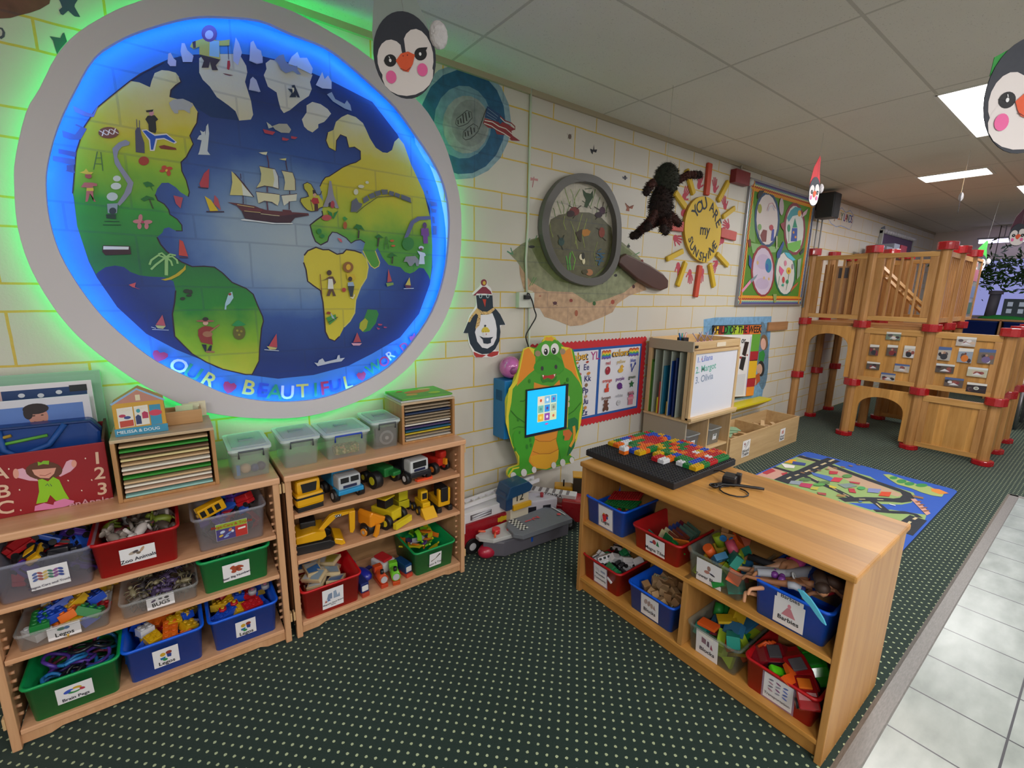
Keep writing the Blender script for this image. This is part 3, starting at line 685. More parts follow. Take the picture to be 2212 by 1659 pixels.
# ================================================================ shelf units
WA = wood('pale_birch', 'dcab86', 'cb966e', 'x', .35); WAV = wood('pale_birch_upright', 'd3a47c', 'bf8d64', 'z', .4)
WB = wood('honey_birch', 'cf964c', 'bb8038', 'y', .45, plank=.11); WBV = wood('honey_birch_upright', 'c28f50', 'a87238', 'z', .4)
DARKW = wood('brown_ply', 'a88258', '8f6c46', 'x', .6)  # brown wood of the shelf backs
def wall_shelf(x0, x1, label, levels, yf=-.385, yb=-.012, top=.822):
    t = thing('shelf_unit', label, 'shelf', ((x0 + x1) / 2, yf, 0)); W_ = (x1 - x0) / 2; D = yb - yf
    for s in (-1, 1):
        mb = MB(); e = s * W_
        mb.box(min(e, e - s * .02), max(e, e - s * .02), 0.006, D, .055, top - .03, WAV)
        mb.box(min(e, e - s * .026), max(e, e - s * .026), 0, .032, 0, top - .03, WAV, .004); mb.box(min(e, e - s * .026), max(e, e - s * .026), D - .035, D, 0, top - .03, WAV)
        mb.build('side_panel', t)
        for yy in (.05, D - .05):      # notched strip that carries the shelves
            pk = MB().box(min(e - s * .0195, e - s * .022), max(e - s * .0195, e - s * .022), yy - .009, yy + .009, .10, .735, WAV)
            for k in range(19): pk.cyl((e - s * .02, yy, .11 + k * .034), (e - s * .036, yy, .11 + k * .034), .0065, WA, 8)
            pk.build('peg_strip', t)
        for zz in (.12, top - .06): MB().box(e - .009 if s < 0 else e, e if s < 0 else e + .009, .002, .03, zz - .022, zz + .022, mat('c9a678', .5), .003).build('connector', t)
    MB().box(-W_ - .004, W_ + .004, -.012, D, top - .03, top, WA, .007).build('top_board', t)
    for z in levels: MB().box(-W_ + .028, W_ - .028, .004, D - .012, z - .019, z, WA, .003).build('shelf', t)
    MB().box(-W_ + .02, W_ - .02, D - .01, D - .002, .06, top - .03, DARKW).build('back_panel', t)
    pts = [(-W_ + .024, .052), (-W_ + .024, .012), (-W_ + .10, .012), (-W_ + .13, .024), (W_ - .13, .024), (W_ - .10, .012), (W_ - .024, .012), (W_ - .024, .052)]
    MB().prism(pts, .014, .03, WAV).build('toe_board', t)
    return t
wall_shelf(-.125, .789, 'pale birch toy shelf under the world map with red, green and blue bins', [.552, .358, .074])
wall_shelf(.812, 1.732, 'pale birch toy shelf full of yellow construction toys, left of the fire trucks', [.622, .394, .070])
ZA = (.552, .358, .074); ZB = (.622, .394, .070)
# middle unit, open towards the camera's left; front face in the plane x = 2.155
t = thing('shelf_unit', 'honey coloured low shelf in mid room with a smooth wooden top', 'shelf', (2.155, -1.49, 0))
CYa, CYb, CD, CT = -.615, .605, .585, .758      # local y of both ends, depth, height
MB().box(-.012, CD + .01, CYa - .008, CYb + .008, CT - .026, CT, WB, .007).build('top_board', t)
for y0, y1 in ((CYa, CYa + .024), (CYb - .024, CYb)): MB().box(0, CD, y0, y1, 0, CT - .026, WBV, .003).build('side_panel', t)
MB().box(.004, CD / 2, -.048, -.026, .094, .425, WBV).build('divider', t)
MB().box(.002, CD / 2, CYa + .024, CYb - .024, .425 - .02, .425, WB, .003).build('shelf', t)
MB().box(.002, CD, CYa + .024, CYb - .024, .07, .09, WB, .003).build('shelf', t)
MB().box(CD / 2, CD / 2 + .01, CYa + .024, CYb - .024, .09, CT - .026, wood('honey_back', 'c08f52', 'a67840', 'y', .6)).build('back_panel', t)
MB().box(.03, .048, CYa + .024, CYb - .024, .0, .07, WB).build('toe_board', t)
ZC = (.425, .09)
# ---------------------------------------------------------------- storage bins
def rr(w_, d, r, n=4):
    r = min(r, w_ / 2, d / 2); out = []
    for cx, cy, a0 in ((w_ / 2 - r, d / 2 - r, 0), (-w_ / 2 + r, d / 2 - r, 90), (-w_ / 2 + r, -d / 2 + r, 180), (w_ / 2 - r, -d / 2 + r, 270)):
        for k in range(n + 1): a = radians(a0 + 90 * k / n); out.append((cx + r * cos(a), cy + r * sin(a)))
    return out
def tub(w_, d, h, m, taper=.84, r=.022, lip=.008, wall=.003, dip=0):
    mb = MB(); tw, td = w_ * taper, d * taper if d > .2 else d * .8
    iw, idd = w_ - 2 * lip, d - 2 * lip
    L = [(tw, td, 0, r * .7), (iw, idd, h - .012, r), (w_, d, h - .012, r + lip), (w_ + .003, d + .003, h - .003, r + lip), (w_ - .006, d - .006, h, r + lip), (iw - 2 * wall, idd - 2 * wall, h - .004, r), (tw - 2 * wall, td - 2 * wall, wall, r * .7)]
    vs = [(x, y, z - (dip * max(0, 1 - abs(x) / (w_ * .28)) if y < 0 and z > h * .7 else 0)) for a, b, z, q in L for x, y in rr(a, b, q)]; n = 20
    fs = [(i * n + k, i * n + (k + 1) % n, (i + 1) * n + (k + 1) % n, (i + 1) * n + k) for i in range(6) for k in range(n)]
    mb.add(vs, fs, m, True); mb.add(vs[:n], [list(range(n))[::-1]], m); mb.add(vs[-n:], [list(range(n))], m)
    return mb
def label_card(par, w_, d, h, taper, lw, lh, lz, spec, lx=0, tape=None):
    'paper card taped on the sloping front of a bin'
    td = d * taper if d > .2 else d * .8; sl = ((d - .016) / 2 - td / 2) / (h - .012)
    def put(x, y, q): z = lz + y; return (lx + x, -(td / 2 + sl * z) - .0015 - q, z)
    mb = MB(); hw, hh = lw / 2 * 1000, lh / 2 * 1000
    if tape: mb.add([put(x * lw * .56, y * lh * .56, .0) for x, y in ((-1, -1), (1, -1), (1, 1), (-1, 1))], [(0, 1, 2, 3)], mat('c8c4e8', .2, alpha=.35))
    art(mb, 'P e4e2e6 %d,%d %d,%d %d,%d %d,%d\n' % (-hw, -hh, hw, -hh, hw, hh, -hw, hh) + spec, put, .0003)
    return mb.build('paper_label', par, fix=False)
BINW, BIND, BINH = .272, .33, .158
def make_bin(name, label, col, loc, rz, lab, w_=BINW, d=BIND, h=BINH, group=None, lw=.085, lh=.085, lz=None, taper=.86, clear=False, tape=None, lx=0, dip=0, z=0):
    t = thing(name, label, 'bin', loc, rz, group)
    m = mat(col, .12, alpha=.33 if clear is True else clear) if clear else mat(col, .38, coat=.05)
    tub(w_, d, h, m, taper, dip=dip).build('tub', t)
    if lab: label_card(t, w_, d, h, taper, lw, lh, lz if lz is not None else h * .46, lab, lx, tape)
    return t
BLUE_, RED_, GRN_ = '0c5ce0', 'b8121c', '0a9650'
figs = 'E c9a02c -10,14 9,0 0,9\nP 2c6f9c -20,0 -2,2 -4,-12 -18,-10\nE 8a3a2c 10,18 10,0 0,8\nP 2a3f8c 2,12 18,10 16,-6 4,-4\nE 2f8a4c -4,-12 8,0 0,6\n'
def bricks_label(s=1.0): return figs + 'T 1a1a1a 17 0,-27 0 Legos'
PL = ZA
bx = lambda a, b: (a + b) / 2
make_bin('storage_bin', 'green bin with a tangled purple and blue toys, bottom left of the left wall shelf', GRN_, (.055, -.225, PL[2]), 0, 'E 3a55b8 -16,10 14,4 -3,7\nE c8a030 8,16 12,-3 3,6\nE b03a4a 18,6 10,-4 3,5\nE 3f8a4c -2,2 16,0 0,5\nE e4e2e6 2,9 13,0 0,5\nT 2a2a3a 13 0,-22 0 Brain Pegs', lw=.10, lh=.07, dip=.012)
make_bin('storage_bin', 'blue bin of plastic bricks at the bottom middle of the left wall shelf', BLUE_, (.327, -.215, PL[2]), 0, bricks_label(), dip=.006)
make_bin('storage_bin', 'blue bin of pink and yellow bricks, bottom right of the left wall shelf', BLUE_, (.612, -.215, PL[2]), 0, bricks_label(), dip=.006, lw=.078, lh=.078)
make_bin('storage_bin', 'green bin of bear number toys on the left wall shelf', GRN_, (.600, -.215, PL[1]), 0, 'E a5482e 0,12 17,0 0,12\nE a5482e 16,18 12,-6 2,5\nE a5482e -14,22 9,3 0,7\nE a5482e -10,0 9,-3 3,6\nE a5482e 12,2 10,0 0,6\nE 8a3a26 4,10 5,0 0,8\nT 23233a 10.5 0,-22 6 Bear Big Numbers', lw=.10, lh=.082)
make_bin('storage_bin', 'red bin of zoo animals on the second shelf of the left wall unit', RED_, (.290, -.215, PL[0]), 0, 'E a9998a -14,10 13,4 -2,6\nE 4a4448 -6,14 9,2 0,5\nE b9977c 14,18 7,10 -3,4\nE 7a6a5c 2,6 7,0 0,6\nT 151528 15 0,-17 5 Zoo Animals', lw=.106, lh=.066, h=.15)
make_bin('storage_bin', 'clear tub of red and blue magnetic cars at the left edge', 'b4b8d0', (.035, -.215, PL[0]), 0, '\n'.join('E %s %d,%d 7,%d 0,5' % (('5a6aa0', 'a05a58', 'c8b070', '4a7a6a', '8a5a90', '3a4a90')[k % 6], -34 + 13 * (k % 6), 22 - 11 * (k // 6), (-1) ** k * 3) for k in range(18)) + '\nT 555064 8.5 0,-26 4 Magna Cars and Trucks', clear=.30, lw=.10, lh=.085, h=.15, lx=.012)
make_bin('storage_bin', 'clear tub of toy cars with a printed green and purple label', 'c0c0cc', (.600, -.215, PL[0]), 0, 'P 8fa82c -56,14 56,14 56,38 -56,38\nT a8321e 13 2,26 0 Mega-Cars & Trucks\nP 4a3f7c -56,14 12,14 12,-38 -56,-38\nP b8302a 12,14 56,14 56,-38 12,-38\nP e8e4e0 22,2 50,4 50,-4 22,-6\nE b8c4e0 -34,0 9,3 -2,6\nE c8a83a -40,-16 8,2 0,5\nE 6f8ac8 -12,-12 14,8 -2,3\nE c87a4a -6,4 5,6 -4,4\nE 8fa4d8 -22,-24 10,2 0,4\nE d8d8e4 2,-4 5,0 0,6', clear=.30, lw=.115, lh=.078, h=.155)
# shallow clear trays on the third shelf
def tray(label, x, spec, lx=0):
    t = thing('clear_tray', label, 'tray', (x, -.205, PL[1])); m = mat('c9cdd0', .08, alpha=.22)
    tub(.255, .32, .068, m, .94, lip=.003).build('tub', t); label_card(t, .255, .32, .068, .94, .088, .05, .034, spec, lx); return t
tray('clear shallow tray of yellow and red bricks at the left of the wall shelf', .055, 'E 2f6f5c -6,12 12,0 0,6\nE 3a6a9c 8,12 8,0 0,6\nT 1a1a1a 16 0,-9 0 Legos')
tray('clear shallow tray of dark plastic insects beside the green bear bin', .335, 'E 4a3a5c -22,10 8,3 0,5\nE 2f2a30 20,12 8,0 0,5\nE 5a5a60 0,13 7,0 0,4\nT 151515 17 0,-8 4 BUGS')
# right wall shelf
make_bin('storage_bin', 'red bin of wooden picture blocks at the bottom left of the construction toy shelf', 'c0141c', (.985, -.225, ZB[2]), 0, 'P 7a8aa4 -30,-4 -22,26 -4,30 -4,-4\nP 8fa0b8 2,-6 2,34 14,38 22,4 30,20 34,-6\nP 3f5f9c -32,-14 -20,-2 -10,-12\nP b05a48 -40,-18 -34,-4 -28,-18\nT 4a4a58 8 0,-28 4 Magnetic Story Board\nT 4a4a58 7 0,-38 4 Game', lw=.10, lh=.108, w_=.29, h=.16)
make_bin('storage_bin', 'green bin of purple and lime track pieces at the right end of the bottom shelf', GRN_, (1.55, -.215, ZB[2]), 0, 'P 4a4038 -28,-4 0,8 24,30 30,30 30,24 6,6 -24,-8\nP c9c0a8 -22,-2 2,6 24,24 8,12 -20,0\nT 3a3a40 12 0,-24 5 Trains & Track', lw=.075, lh=.085, w_=.262, h=.15, dip=.008)
# middle unit: bins face the camera's left (-x)
R9 = -pi / 2
def cbin(label, col, y, z, lab, **k): return make_bin('storage_bin', label, col, (2.155 + .165, y, z), R9, lab, d=.30, **k)
cbin('blue bin of bricks and base plates at the top left of the middle shelf', '0c5ce0', -1.03, ZC[0], bricks_label(), lw=.092, lh=.118, tape=1, lz=.068, lx=.01, h=.15)
cbin('red bin of magnetic tiles on the upper shelf of the middle unit', 'b0161c', -1.345, ZC[0], 'P 2a3a80 -30,14 -14,18 -12,10 -28,8\nE a83a3a -4,20 10,0 0,12\nP 2f7a50 6,8 14,34 24,6\nT 1a1a2a 17 0,-24 0 Magna Tiles', lw=.104, lh=.085, h=.118)
cbin('red bin of white toy cars at the bottom left of the middle shelf', 'b0161c', -1.03, ZC[1], 'S 8a8a94 2 -34,40 -32,20\nS 8a8a94 2 -26,38 -22,16\nS 8a8a94 2 -16,38 -10,14\nP 9aa0b8 4,22 34,22 34,34 4,34\nT 3a3a44 13 0,2 0 Wooden\nT 3a3a44 12 0,-24 0 Community', lw=.088, lh=.112, tape=1, h=.142)
cbin('blue bin of natural wooden blocks left of the divider in the middle shelf', '0c5ce0', -1.345, ZC[1], 'E b09a94 -22,22 10,4 0,14\nE a89088 -4,20 8,0 3,16\nE b39c90 12,16 8,0 0,14\nP a88c88 20,6 26,30 34,2\nT 151528 19 0,-22 0 Blocks', lw=.10, lh=.112, h=.142)
cbin('clear tub of coloured tower blocks on the upper shelf of the middle unit', '9aa8a0', -1.632, ZC[0], 'E 9a7a70 0,24 8,0 0,12\nE b07a70 -8,4 12,4 -3,7\nE 3a3a48 16,2 12,-3 2,4\nT 101018 15 0,-26 0 Tower Blocks', clear=.24, lw=.112, lh=.108, h=.132, w_=.258, lx=-.02, lz=.058)
cbin('clear tub of coloured blocks on the lower shelf of the middle unit', '9aa8a0', -1.66, ZC[1], 'P f0eee8 -38,58 26,58 26,40 -38,40\nP 8a6a78 -24,6 -24,34 -4,30 -4,4\nP 6a5a68 0,2 2,28 10,28 12,0\nP a04a68 16,-4 20,22 28,-6\nT 151528 19 2,-28 0 Blocks', clear=.24, lw=.10, lh=.12, h=.132, lx=-.02, lz=.062, w_=.24)
b = cbin('blue bin heaped with fashion dolls at the top right of the middle shelf', '0c5ce0', -1.925, ZC[0], 'E d88a98 0,34 6,0 0,9\nP c8808c -6,26 6,26 24,-10 -24,-10\nT 101018 18 0,-26 0 Barbies', lw=.105, lh=.108, h=.15, lz=.062, lx=.0, dip=.01)
label_card(b, BINW, .30, .15, .86, .09, .026, .128, 'T 2a2a30 16 0,0 0 Barbies')
cbin('red bin of toy vehicles at the bottom right of the middle shelf', 'b8141c', -1.93, ZC[1], '\n'.join('E %s %d,%d 9,%d 0,4' % (('7a7a88', '8a5a80', '5a6aa8', 'b08a9c', '9a9aa8', '6a7ac0')[k % 6], -26 + 26 * (k % 3), 36 - 15 * (k // 3), (-1) ** k * 2) for k in range(12)) + '\nT 4a4a54 11 0,-32 0 Transportation', lw=.105, lh=.115, h=.142, tape=1)
# small clear lidded boxes on top of both wall shelves
def lidded(label, x, y, w_, d, h, col='b8c4c8', handle='4a5056'):
    t = thing('lidded_box', label, 'box', (x, y, .823), 0, 'clear lidded boxes under the ring')
    m = mat('d4e0e0', .12, alpha=.26); tub(w_ * .96, d * .96, h, m, .86, lip=.004).build('tub', t)
    mb = MB(); p = rr(w_, d, .02); mb.prism(p, h, h + .012, mat('dce8e8', .15, alpha=.6), 'z'); q = rr(w_ * .8, d * .8, .015); mb.prism(q, h + .012, h + .016, mat('c8d4d4', .15, alpha=.5), 'z')
    mb.box(-.03, .03, -.02, .02, h + .016, h + .02, mat('9ab0b0', .3, alpha=.6)); mb.build('lid', t)
    y0 = -d / 2
    MB().tube([(-w_ * .28, y0 - .001, h - .028), (-w_ * .28, y0 - .006, h + .001), (w_ * .28, y0 - .006, h + .001), (w_ * .28, y0 - .001, h - .028)], .0042, mat(handle, .4), 6).build('handle', t)
    return t
lidded('clear lidded box of small blue pieces at the right end of the left shelf top', .700, -.215, .165, .26, .125)
lidded('clear lidded box with grey handle at the left end of the right shelf top', .905, -.205, .17, .25, .125)
lidded('wide clear lidded box with a blue handle and green contents', 1.115, -.205, .225, .25, .118, handle='123cb0')
lidded('clear lidded box with a dark disc inside beside the wooden puzzle rack', 1.32, -.185, .155, .24, .135)
def inside(name, label, cat, mb, loc): o = mb.build(name); o.location = loc; return tag(o, label, cat)
inside('toy_pile', 'small blue and cream pieces inside the leftmost lidded box', 'toys', MB().box(-.055, -.042, -.01, 0, 0, .045, mat('3f7fc0')).ball((-.02, 0, .025), .022, mat('c9a884')).ball((.015, 0, .02), .018, mat('2a3a7c')).ball((.04, .005, .022), .02, mat('40305a')), (.70, -.29, .83))
inside('bean_pile', 'heap of mottled green beads inside the blue-handled lidded box', 'beads', MB().box(-.06, .06, -.02, .04, 0, .045, mat('8f9a3c', .8), .012), (1.12, -.27, .83))
o = bpy.data.objects['bean_pile']; mt = NT('mottled_beads', .7); mt.obj(); mt.l(mt.ramp(mt.noise(90, detail=1), [(.4, '5a7a2c'), (.5, 'a8b04a'), (.56, 'b05a3a'), (.62, 'c8c880')], 'CONSTANT'), mt.b.inputs[0]); o.data.materials[0] = mt.m
mb = MB(); mb.box(-.055, .055, .0, .02, 0, .095, mat('1c222a', .5)); mb.cyl((.0, -.004, .045), (0, .0, .045), .038, mat('8a8488', .3), 24); mb.cyl((0, -.007, .045), (0, -.003, .045), .026, mat('403c44', .3), 20); mb.cyl((0, -.009, .045), (0, -.006, .045), .010, mat('b0a8a8', .3), 16)
inside('wheel_toy', 'dark square toy with a grey wheel inside the fourth lidded box', 'toy', mb, (1.325, -.275, .83))
# ================================================================ things painted on and fixed to the back wall
def wallart(name, label, cat, spec, y=-.0012, step=.00008, mf=None, parent=None, start=1):
    mb = MB(); art(mb, spec, lambda a, b, h: (a, y - h, b), step=step, mf=mf, start=start)
    o = mb.build(name, parent, fix=False); flip_to(o, (0, -1, 0))
    return tag(o, label, cat) if not parent else o
def pm(rng_=.25):
    'paint materials: patchy colour, block joints showing through'
    cache = {}
    def f(c):
        if c.startswith('~'):
            if c not in cache:
                h = c[1:]; cache[c] = paint_on_block('patchy_paint_' + h, lambda t: t.mix(t.rng(t.noise(22, t.pos() and t.P, 6), .3, .7), tuple(x * (1 - rng_) for x in lin(h)[:3]) + (1,), lin(h)))
            return cache[c]
        return mat(c, .6)
    return f
PM = pm(.35)
wallart('moon_mural', 'painted grey moon with boot prints in blue rings and a striped flag', 'mural', """E ~8fb0c0 1969,2577 332,70 0,-305
E ~1f5f88 1972,2578 287,61 0,-277
E ~6f98ac 1963,2578 193,41 0,-193
E ~9aa4a4 1982,2570 158,33 0,-154
E ~8a9292 2004,2583 125,26 0,-126
S 3a4040 4.1 1907,2557 1914,2588 1944,2612 1981,2646 2011,2644 2019,2616 1988,2580 1958,2562 1929,2550 1910,2558
S 2a2e2e 8.2 1925,2561 1922,2584
S 2a2e2e 8.2 1944,2571 1940,2596
S 2a2e2e 8.2 1962,2575 1955,2620
S 2a2e2e 8.3 1981,2590 1973,2633
S 2a2e2e 8.3 2000,2612 1994,2641
S 3a4040 4.2 1955,2496 1958,2527 1988,2557 2026,2585 2057,2577 2061,2554 2034,2524 2004,2500 1973,2488 1955,2496
S 2a2e2e 8.4 1973,2506 1970,2529
S 2a2e2e 8.4 1992,2513 1988,2539
S 2a2e2e 8.4 2015,2526 2007,2563
S 2a2e2e 7.2 2034,2542 2030,2565
P 1f4470 2121,2702 2225,2674 2205,2635 2104,2635
P 8a2f35 2104,2632 2205,2632 2218,2623 2234,2639 2277,2635 2333,2618 2303,2603 2312,2579 2374,2559 2304,2549 2269,2571 2194,2562 2177,2589 2129,2586 2093,2602
S d8d0c8 5.4 2104,2620 2160,2623 2210,2609 2260,2607 2312,2585
S d8d0c8 5.4 2100,2604 2153,2600 2194,2587 2244,2578 2295,2563
S d8d0c8 4.9 2217,2660 2251,2642 2302,2640 2329,2621
S 8a2f35 6.1 2215,2668 2251,2651 2302,2647 2330,2634 2329,2614
S 9ab0c4 1.8 2127,2688 2201,2662
S 9ab0c4 1.8 2120,2669 2193,2648
S 9ab0c4 1.8 2116,2653 2185,2637
S 33302c 4.2 2116,2686 2065,2563""", mf=PM)
wallart('airplane_mural', 'small painted dark airplanes and a brown planet edge, top left corner', 'mural', """P ~7a4a40 104,2601 273,2661 255,2601 228,2575 202,2556 174,2539 148,2522 122,2512 90,2504
P 3f4a68 280,2630 340,2651 324,2622 322,2614 334,2585 319,2582 313,2586 303,2595 287,2576 281,2577 278,2589 288,2601 285,2615
P 3c5560 242,2495 270,2498 278,2515 283,2519 287,2492 265,2460 254,2441 251,2464 249,2483
S 4a4a5c 6.4 115,2481 123,2482 126,2472 123,2459 114,2450""", mf=PM)
MF = lambda c: PM(c)
wallart('meadow_mural', 'painted grassy soil patch with bugs behind the magnifying glass', 'mural', """P ~c9a684 2383,1831 2526,1808 2978,1787 3631,1804 3756,1664 3532,1613 3394,1547 3344,1482 3236,1447 3006,1389 2883,1384 2739,1430 2625,1458 2579,1516 2526,1524 2511,1635 2429,1650 2396,1741
P ~8f9470 2305,1871 2400,1937 2479,1973 2622,2015 2958,2076 3403,2027 3616,1933 3733,1855 3639,1738 3471,1640 3252,1583 3070,1556 2891,1633 2639,1637 2488,1698 2364,1830
P ~6f7a4a 2459,1956 2580,2004 2957,2084 3391,2009 3540,1947 3449,1851 3316,1774 2986,1677 2724,1712 2567,1810
S 5a8a4c 6.3 2479,1666 2518,1730
S 5a8a4c 6.3 2499,1674 2539,1727
S 4a8a6a 8.8 2286,1885 2324,1869
S 4a8a6a 7.3 2314,1909 2334,1866
S 5a8a5c 6.7 2459,1956 2473,1980
S 5a8a5c 6.8 2519,1976 2534,2004
S 5a8a5c 8.1 3463,1987 3489,2021
S 5a8a5c 8.3 3571,1940 3628,1962
E 2a2c2c 2490,1927 27,2 0,-9
E 5a2f3a 2719,1554 20,0 1,-12
S 3a2a2a 2.5 2693,1564 2745,1535
S 3a2a2a 2.5 2700,1535 2743,1568
E 8a3a30 2877,1573 17,0 1,-12
E 2f5a2c 3125,1552 18,0 1,-16
E a04a38 3336,1563 22,0 2,-18
S a04a38 2.8 3296,1542 3376,1584
E a05a40 2937,1480 17,0 1,-23
E 2a2c2a 3200,1721 19,1 2,-21
E 4a2a2a 3581,1689 18,0 2,-15
E 2f2f2f 3351,1770 19,1 1,-11
E 7a3a30 3666,1894 18,1 2,-15
E 33332f 3484,2000 17,1 1,-12
E a86a58 2576,1603 10,0 0,-6""", mf=PM)
# insects painted on the blocks: each its own little painting
def bug(label, spec): return wallart('insect_painting', label, 'painting', spec, mf=PM)
bug('small brown beetle painted above the magnifying glass', """E 6a5a54 2799,2669 15,3 1,-16
S 6a5a54 1.9 2772,2683 2821,2655
S 6a5a54 1.9 2778,2653 2819,2689""")
bug('black butterfly painted high above the magnifying glass', """P 22242e 2999,2630 3030,2629 3036,2665 3042,2632 3071,2638 3062,2615 3031,2616 3028,2597 3011,2606""")
bug('red dragonfly painted beside the green lit conduit', """S b0505a 4.9 2495,2368 2483,2301
P c08a88 2464,2360 2493,2358 2528,2360 2528,2345 2494,2346 2464,2339""")
bug('small dark fly painted left of the big spider', """E 34343e 3392,2497 14,2 2,-16
P 55586a 3358,2503 3388,2496 3417,2504 3418,2494 3389,2491 3366,2486""")
bug('orange butterfly painted right of the magnifying glass rim', """P 9a5a44 3407,2317 3463,2298 3516,2316 3501,2284 3464,2284 3467,2262 3425,2261 3434,2284
S 33302e 3.6 3413,2318 3466,2288
S 33302e 3.0 3464,2287 3510,2314""")
# magnifying glass: raised wooden ring, painted lens scene, brown handle
MAGO = smooth([(2.541,2.011),(2.550,2.178),(2.625,2.307),(2.730,2.394),(2.885,2.442),(3.063,2.439),(3.198,2.370),(3.305,2.227),(3.338,2.062),(3.328,1.890),(3.254,1.765),(3.135,1.696),(2.957,1.685),(2.768,1.732),(2.632,1.836)], 4)
MAGC = Vector((sum(p[0] for p in MAGO) / len(MAGO), sum(p[1] for p in MAGO) / len(MAGO)))
def sc_(P, c, k): return [tuple(c + (Vector(p) - c) * k) for p in P]
t = thing('magnifying_glass', 'giant magnifying glass with dark grey rim and brown handle on the wall', 'wall decoration', (MAGC.x, 0, MAGC.y))
def loc_(P, c): return [(x - c.x, z - c.y) for x, z in P]
mb = MB(); mb.prism(loc_(MAGO, MAGC), -.05, -.004, mat('5a5854', .45), side=mat('6a6865', .4), holes=[loc_(sc_(MAGO, MAGC, .855), MAGC)[::-1]]); mb.build('rim', t, .004)
lens = wallart('lens_painting', None, None, """P ~c9c2b0 2616,2045 2636,2184 2715,2307 2844,2386 2958,2418 3092,2398 3213,2316 3286,2173 3294,2019 3229,1841 3105,1757 2970,1727 2812,1772 2706,1856 2636,1954
P ~5f5c3c 2650,2117 2723,2155 2856,2189 3021,2204 3148,2184 3271,2121 3294,2019 3229,1841 3105,1757 2970,1727 2812,1772 2706,1856 2636,1954 2626,2046
S ~7f9a4c 7.0 2831,2222 2781,2308 2769,2337
S ~7f9a4c 7.0 2855,2209 2873,2289 2915,2350
S ~8fa860 6.3 2890,2213 2849,2302 2824,2337
S ~6f8a44 6.9 2745,2165 2721,2209 2702,2245
S ~6f8a44 7.0 2767,2168 2770,2207 2740,2249
S ~6f8a44 6.2 2790,2163 2820,2228 2829,2260
S ~6a8a44 8.0 3030,2245 3061,2329 3070,2371
S ~6a8a44 6.5 3095,2204 3103,2270 3124,2321
S ~5f7a3c 6.9 2692,2137 2679,2181 2667,2195
S ~5f7a3c 7.5 3199,2190 3200,2248 3216,2284
S ~9aa84a 5.7 2893,1973 2911,2071 2950,2188
S ~9aa84a 5.7 2919,1942 2876,2068 2837,2128
S ~9aa84a 5.8 2991,1955 2960,2043 3000,2161
S ~9aa84a 5.5 2796,2061 2771,2106 2779,2154
S ~8a9a3c 5.4 2677,2004 2653,2048 2645,2094
S ~7a8a3a 6.0 3125,1836 3093,1920 3124,2006
S ~4a9a34 16.5 2858,1790 2842,1855 2850,1913
S ~6faa34 10.0 2881,1791 2900,1867 2861,1922
S ~4a9a34 11.5 2834,1790 2819,1854 2806,1886
P 2f4a2c 2939,2353 2976,2334 3024,2333 3046,2360 3050,2312 3017,2268 2995,2233 2965,2237 2979,2287 2953,2315
S 2f4a2c 4.7 2962,2356 3033,2370
S 2f4a2c 4.8 2993,2257 2944,2275
S 2f4a2c 4.8 3005,2258 3038,2230
E 7a3430 2870,2195 49,5 2,-30
E 3a2426 2834,2175 39,4 1,-22
S 2f2022 5.4 2808,2227 2855,2217
S 2f2022 5.5 2935,2242 2890,2213
S 2f2022 5.4 2800,2171 2845,2184
S 2f2022 5.5 2859,2146 2881,2172
E 4a2a40 3156,2231 31,3 2,-28
E 33202e 3119,2198 40,4 2,-20
S 2f2022 5.7 3067,2249 3131,2232
S 2f2022 5.7 3164,2294 3155,2251
S 2f2022 5.8 3209,2224 3158,2210
S 2f2022 5.7 3086,2162 3122,2190
P b87a24 2946,2075 3005,2088 3043,2075 3027,2045 2973,2032 2954,2051
P 3a2f1c 2888,2053 2957,2084 2952,1993 2927,2000
E 8a3a28 3163,2077 33,3 3,-37
S 3a2a22 5.8 3103,2105 3143,2092
S 3a2a22 6.0 3213,2022 3172,2044
E 2c4a44 2755,1979 29,2 1,-27
S 22302c 5.5 2719,2023 2749,1986
S 22302c 5.5 2781,2028 2760,1987
S 22302c 5.6 2775,1924 2756,1955
E e0d8b8 2959,1887 22,1 1,-22
E d8d0a8 2985,1859 15,1 2,-22
E 2a2a20 2976,1896 17,1 2,-25
S 2f5a74 17.1 3144,1923 3185,1899 3161,1872 3144,1837
S 2f5a74 7.7 3118,1921 3208,1927
S 2f5a74 7.7 3114,1895 3204,1901
S 2f5a74 7.7 3109,1870 3200,1870
S 2f5a74 7.7 3129,1939 3167,1958
E a87048 3050,1781 38,1 2,-24
E 4a4428 3003,1784 32,1 1,-17""", y=-.0022, mf=PM, parent=None)
lens.name = 'lens_painting'; lens.parent = t; lens.location = (-MAGC.x, 0, -MAGC.y)
HND = [(3.339,1.905),(3.413,1.937),(3.713,1.867),(3.898,1.807),(3.992,1.748),(3.995,1.685),(3.899,1.660),(3.749,1.680),(3.578,1.736),(3.397,1.824),(3.333,1.856)]
hm = NT('dark_brown_handle', .35); hm.obj(); hm.l(hm.mix(hm.noise(4, sc=(1, 1, 1)), lin('3f2820'), lin('5c3c2e')), hm.b.inputs[0])
MB().prism(loc_(HND, MAGC), -.05, -.004, hm.m).build('handle', t, .014, 3)
